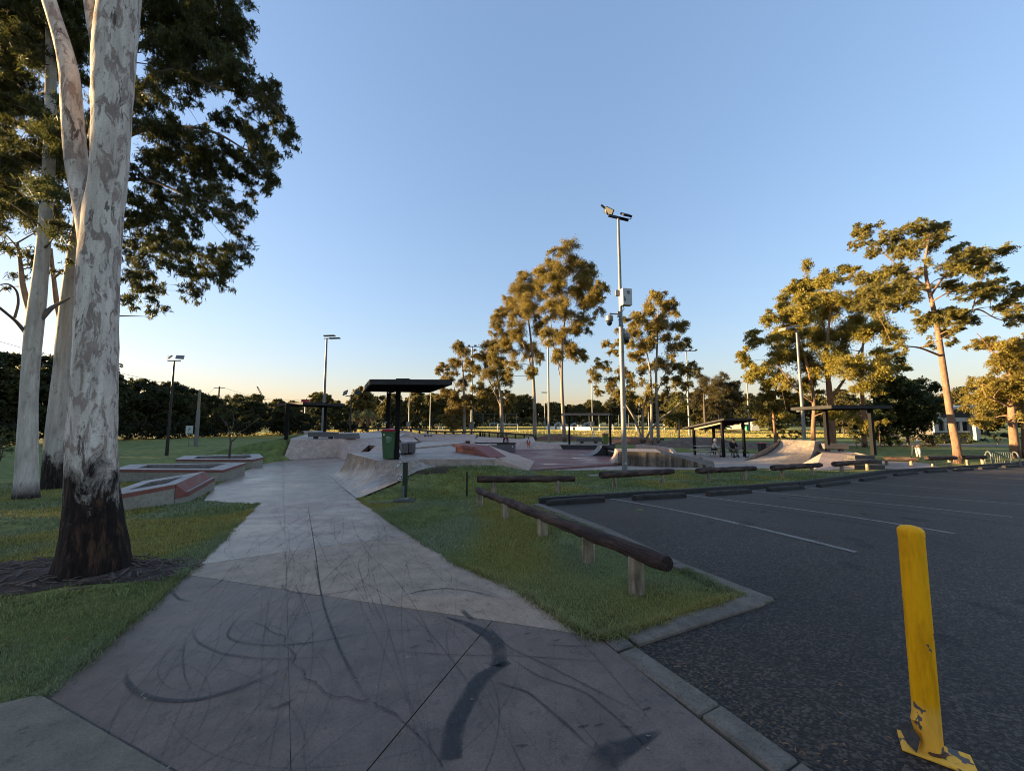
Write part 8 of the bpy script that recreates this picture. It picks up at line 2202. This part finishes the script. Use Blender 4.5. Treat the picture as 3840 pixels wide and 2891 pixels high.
o = link_mesh('asphalt_stains', me, MATS['oil_stain'], carpark); o['kind'] = 'stuff'

# ------------------------------------------------------------------ fallen leaves
def litter(name, label, n, area, m, L, seed, off=.02):
    r_ = np.random.default_rng(seed); x = r_.uniform(area[0], area[1], n * 3); y = r_.uniform(area[2], area[3], n * 3)
    k = area[4](x, y); x, y = x[k][:n], y[k][:n]; mm = MB()
    for a, b in zip(x, y):
        ln = L * r_.uniform(.5, 1.5); az = r_.uniform(0, 6.28); wd = ln * r_.uniform(.16, .3); z = float(zbase(a, b)) + off + .004; d = np.array([math.cos(az), math.sin(az)]); s = np.array([-d[1], d[0]]); bend = r_.uniform(-.3, .3) * ln
        c_ = np.array([a, b]); q = [c_ - d * ln / 2, c_ - d * ln * .1 + s * wd / 2 + s * bend * .4, c_ + d * ln / 2, c_ - d * ln * .1 - s * wd / 2 + s * bend * .4]
        zz_ = [z, z + r_.uniform(0, .006), z + r_.uniform(0, .012), z + r_.uniform(0, .004)]
        mm.add([(p[0], p[1], h_) for p, h_ in zip(q, zz_)], [(0, 1, 2, 3)])
    return tag(mm.build(name, m, None), label, None, None, 'stuff')
on_path = lambda x, y: inside(path_poly, x, y)
litter('leaf_litter', 'scattered small dry gum leaves on the path', 90, (-3.2, 2, .8, 6, on_path), MATS['leaf_pale'], .02, 3, .021)
litter('leaf_litter', 'scattered brown gum leaves on the path', 90, (-3.2, 2, .8, 6, on_path), MATS['leaf_litter'], .022, 4, .021)
on_park = lambda x, y: inside(cp, x, y) & (np.hypot(x - 1.3, y - 2) < 2.6)
kd = (kA_end - kA_r[0])
near_k = lambda x, y: inside(cp, x, y) & (np.abs((x - kA_r[0].x) * kd.y - (y - kA_r[0].y) * kd.x) / math.hypot(kd.x, kd.y) < .12 + rg.random(x.shape) ** 3 * .8)
litter('leaf_litter', 'orange leaf crumbs gathered along the kerb of the car park', 420, (.5, 2.4, .9, 2.7, near_k), MATS['leaf_litter'], .028, 5, .01)
litter('leaf_litter', 'a few pale leaves scattered over the asphalt', 60, (.8, 7, 1.2, 8, lambda x, y: inside(cp, x, y)), MATS['leaf_pale'], .025, 6, .01)
litter('leaf_litter', 'fallen leaves lying on the grass', 60, (-6, 2, 2, 7, lambda x, y: grass_ok(x, y)), MATS['leaf_litter'], .06, 7, .03)

# upright dry grass of the playing field, which catches the low sun
rf = np.random.default_rng(91); nf = 150000
y = 62 + 140 * rf.random(nf) ** 1.5; x = -70 + rf.random(nf) * 170
k = inside([(-60, 64), (75, 62), (110, 120), (100, 205), (-75, 205)], x, y); x, y = x[k], y[k]; nf = len(x)
z = zbase(x, y) + .03; a = rf.uniform(0, np.pi, nf); sc = y / 100
w2 = .16 * sc * rf.uniform(.6, 1.3, nf); h = .13 * np.sqrt(sc) * rf.uniform(.6, 1.4, nf); tw = rf.normal(size=nf) * .05
dx, dy = np.cos(a) * w2, np.sin(a) * w2
V = np.stack([np.stack([x - dx, y - dy, z], 1), np.stack([x + dx, y + dy, z], 1), np.stack([x + dx * .8 + tw, y + dy * .8, z + h], 1), np.stack([x - dx * .8 + tw, y - dy * .8, z + h * .9], 1)], 1)
me = bpy.data.meshes.new('field_tufts'); me.vertices.add(4 * nf); me.vertices.foreach_set('co', V.astype(np.float32).ravel())
me.loops.add(4 * nf); me.loops.foreach_set('vertex_index', np.arange(4 * nf, dtype=np.int32)); me.polygons.add(nf); me.polygons.foreach_set('loop_start', np.arange(0, 4 * nf, 4, dtype=np.int32)); me.update(calc_edges=True)
tone = vnoise(x, y, 9, 15); cf = np.array([.30, .28, .085])[None] * (1 - tone[:, None]) + np.array([.50, .38, .12])[None] * tone[:, None]; cf = cf * rf.uniform(.75, 1.25, nf)[:, None]
at = me.color_attributes.new('Col', 'FLOAT_COLOR', 'POINT'); c4 = np.ones((4 * nf, 4), np.float32); c4[:, :3] = np.repeat(cf, 4, 0); at.data.foreach_set('color', c4.ravel())
tag(link_mesh('field_tufts', me, MATS['leafy'], None), 'dry golden grass of the playing field', None, None, 'stuff')
q = hit('5', 330, 1140); tag(blob('bare_soil', (q.x, q.y), .75, .3, MATS['mulch'], .012, 23, .2, None, .01), 'dark bare soil patch on the grass bank below the platform', None, None, 'structure')
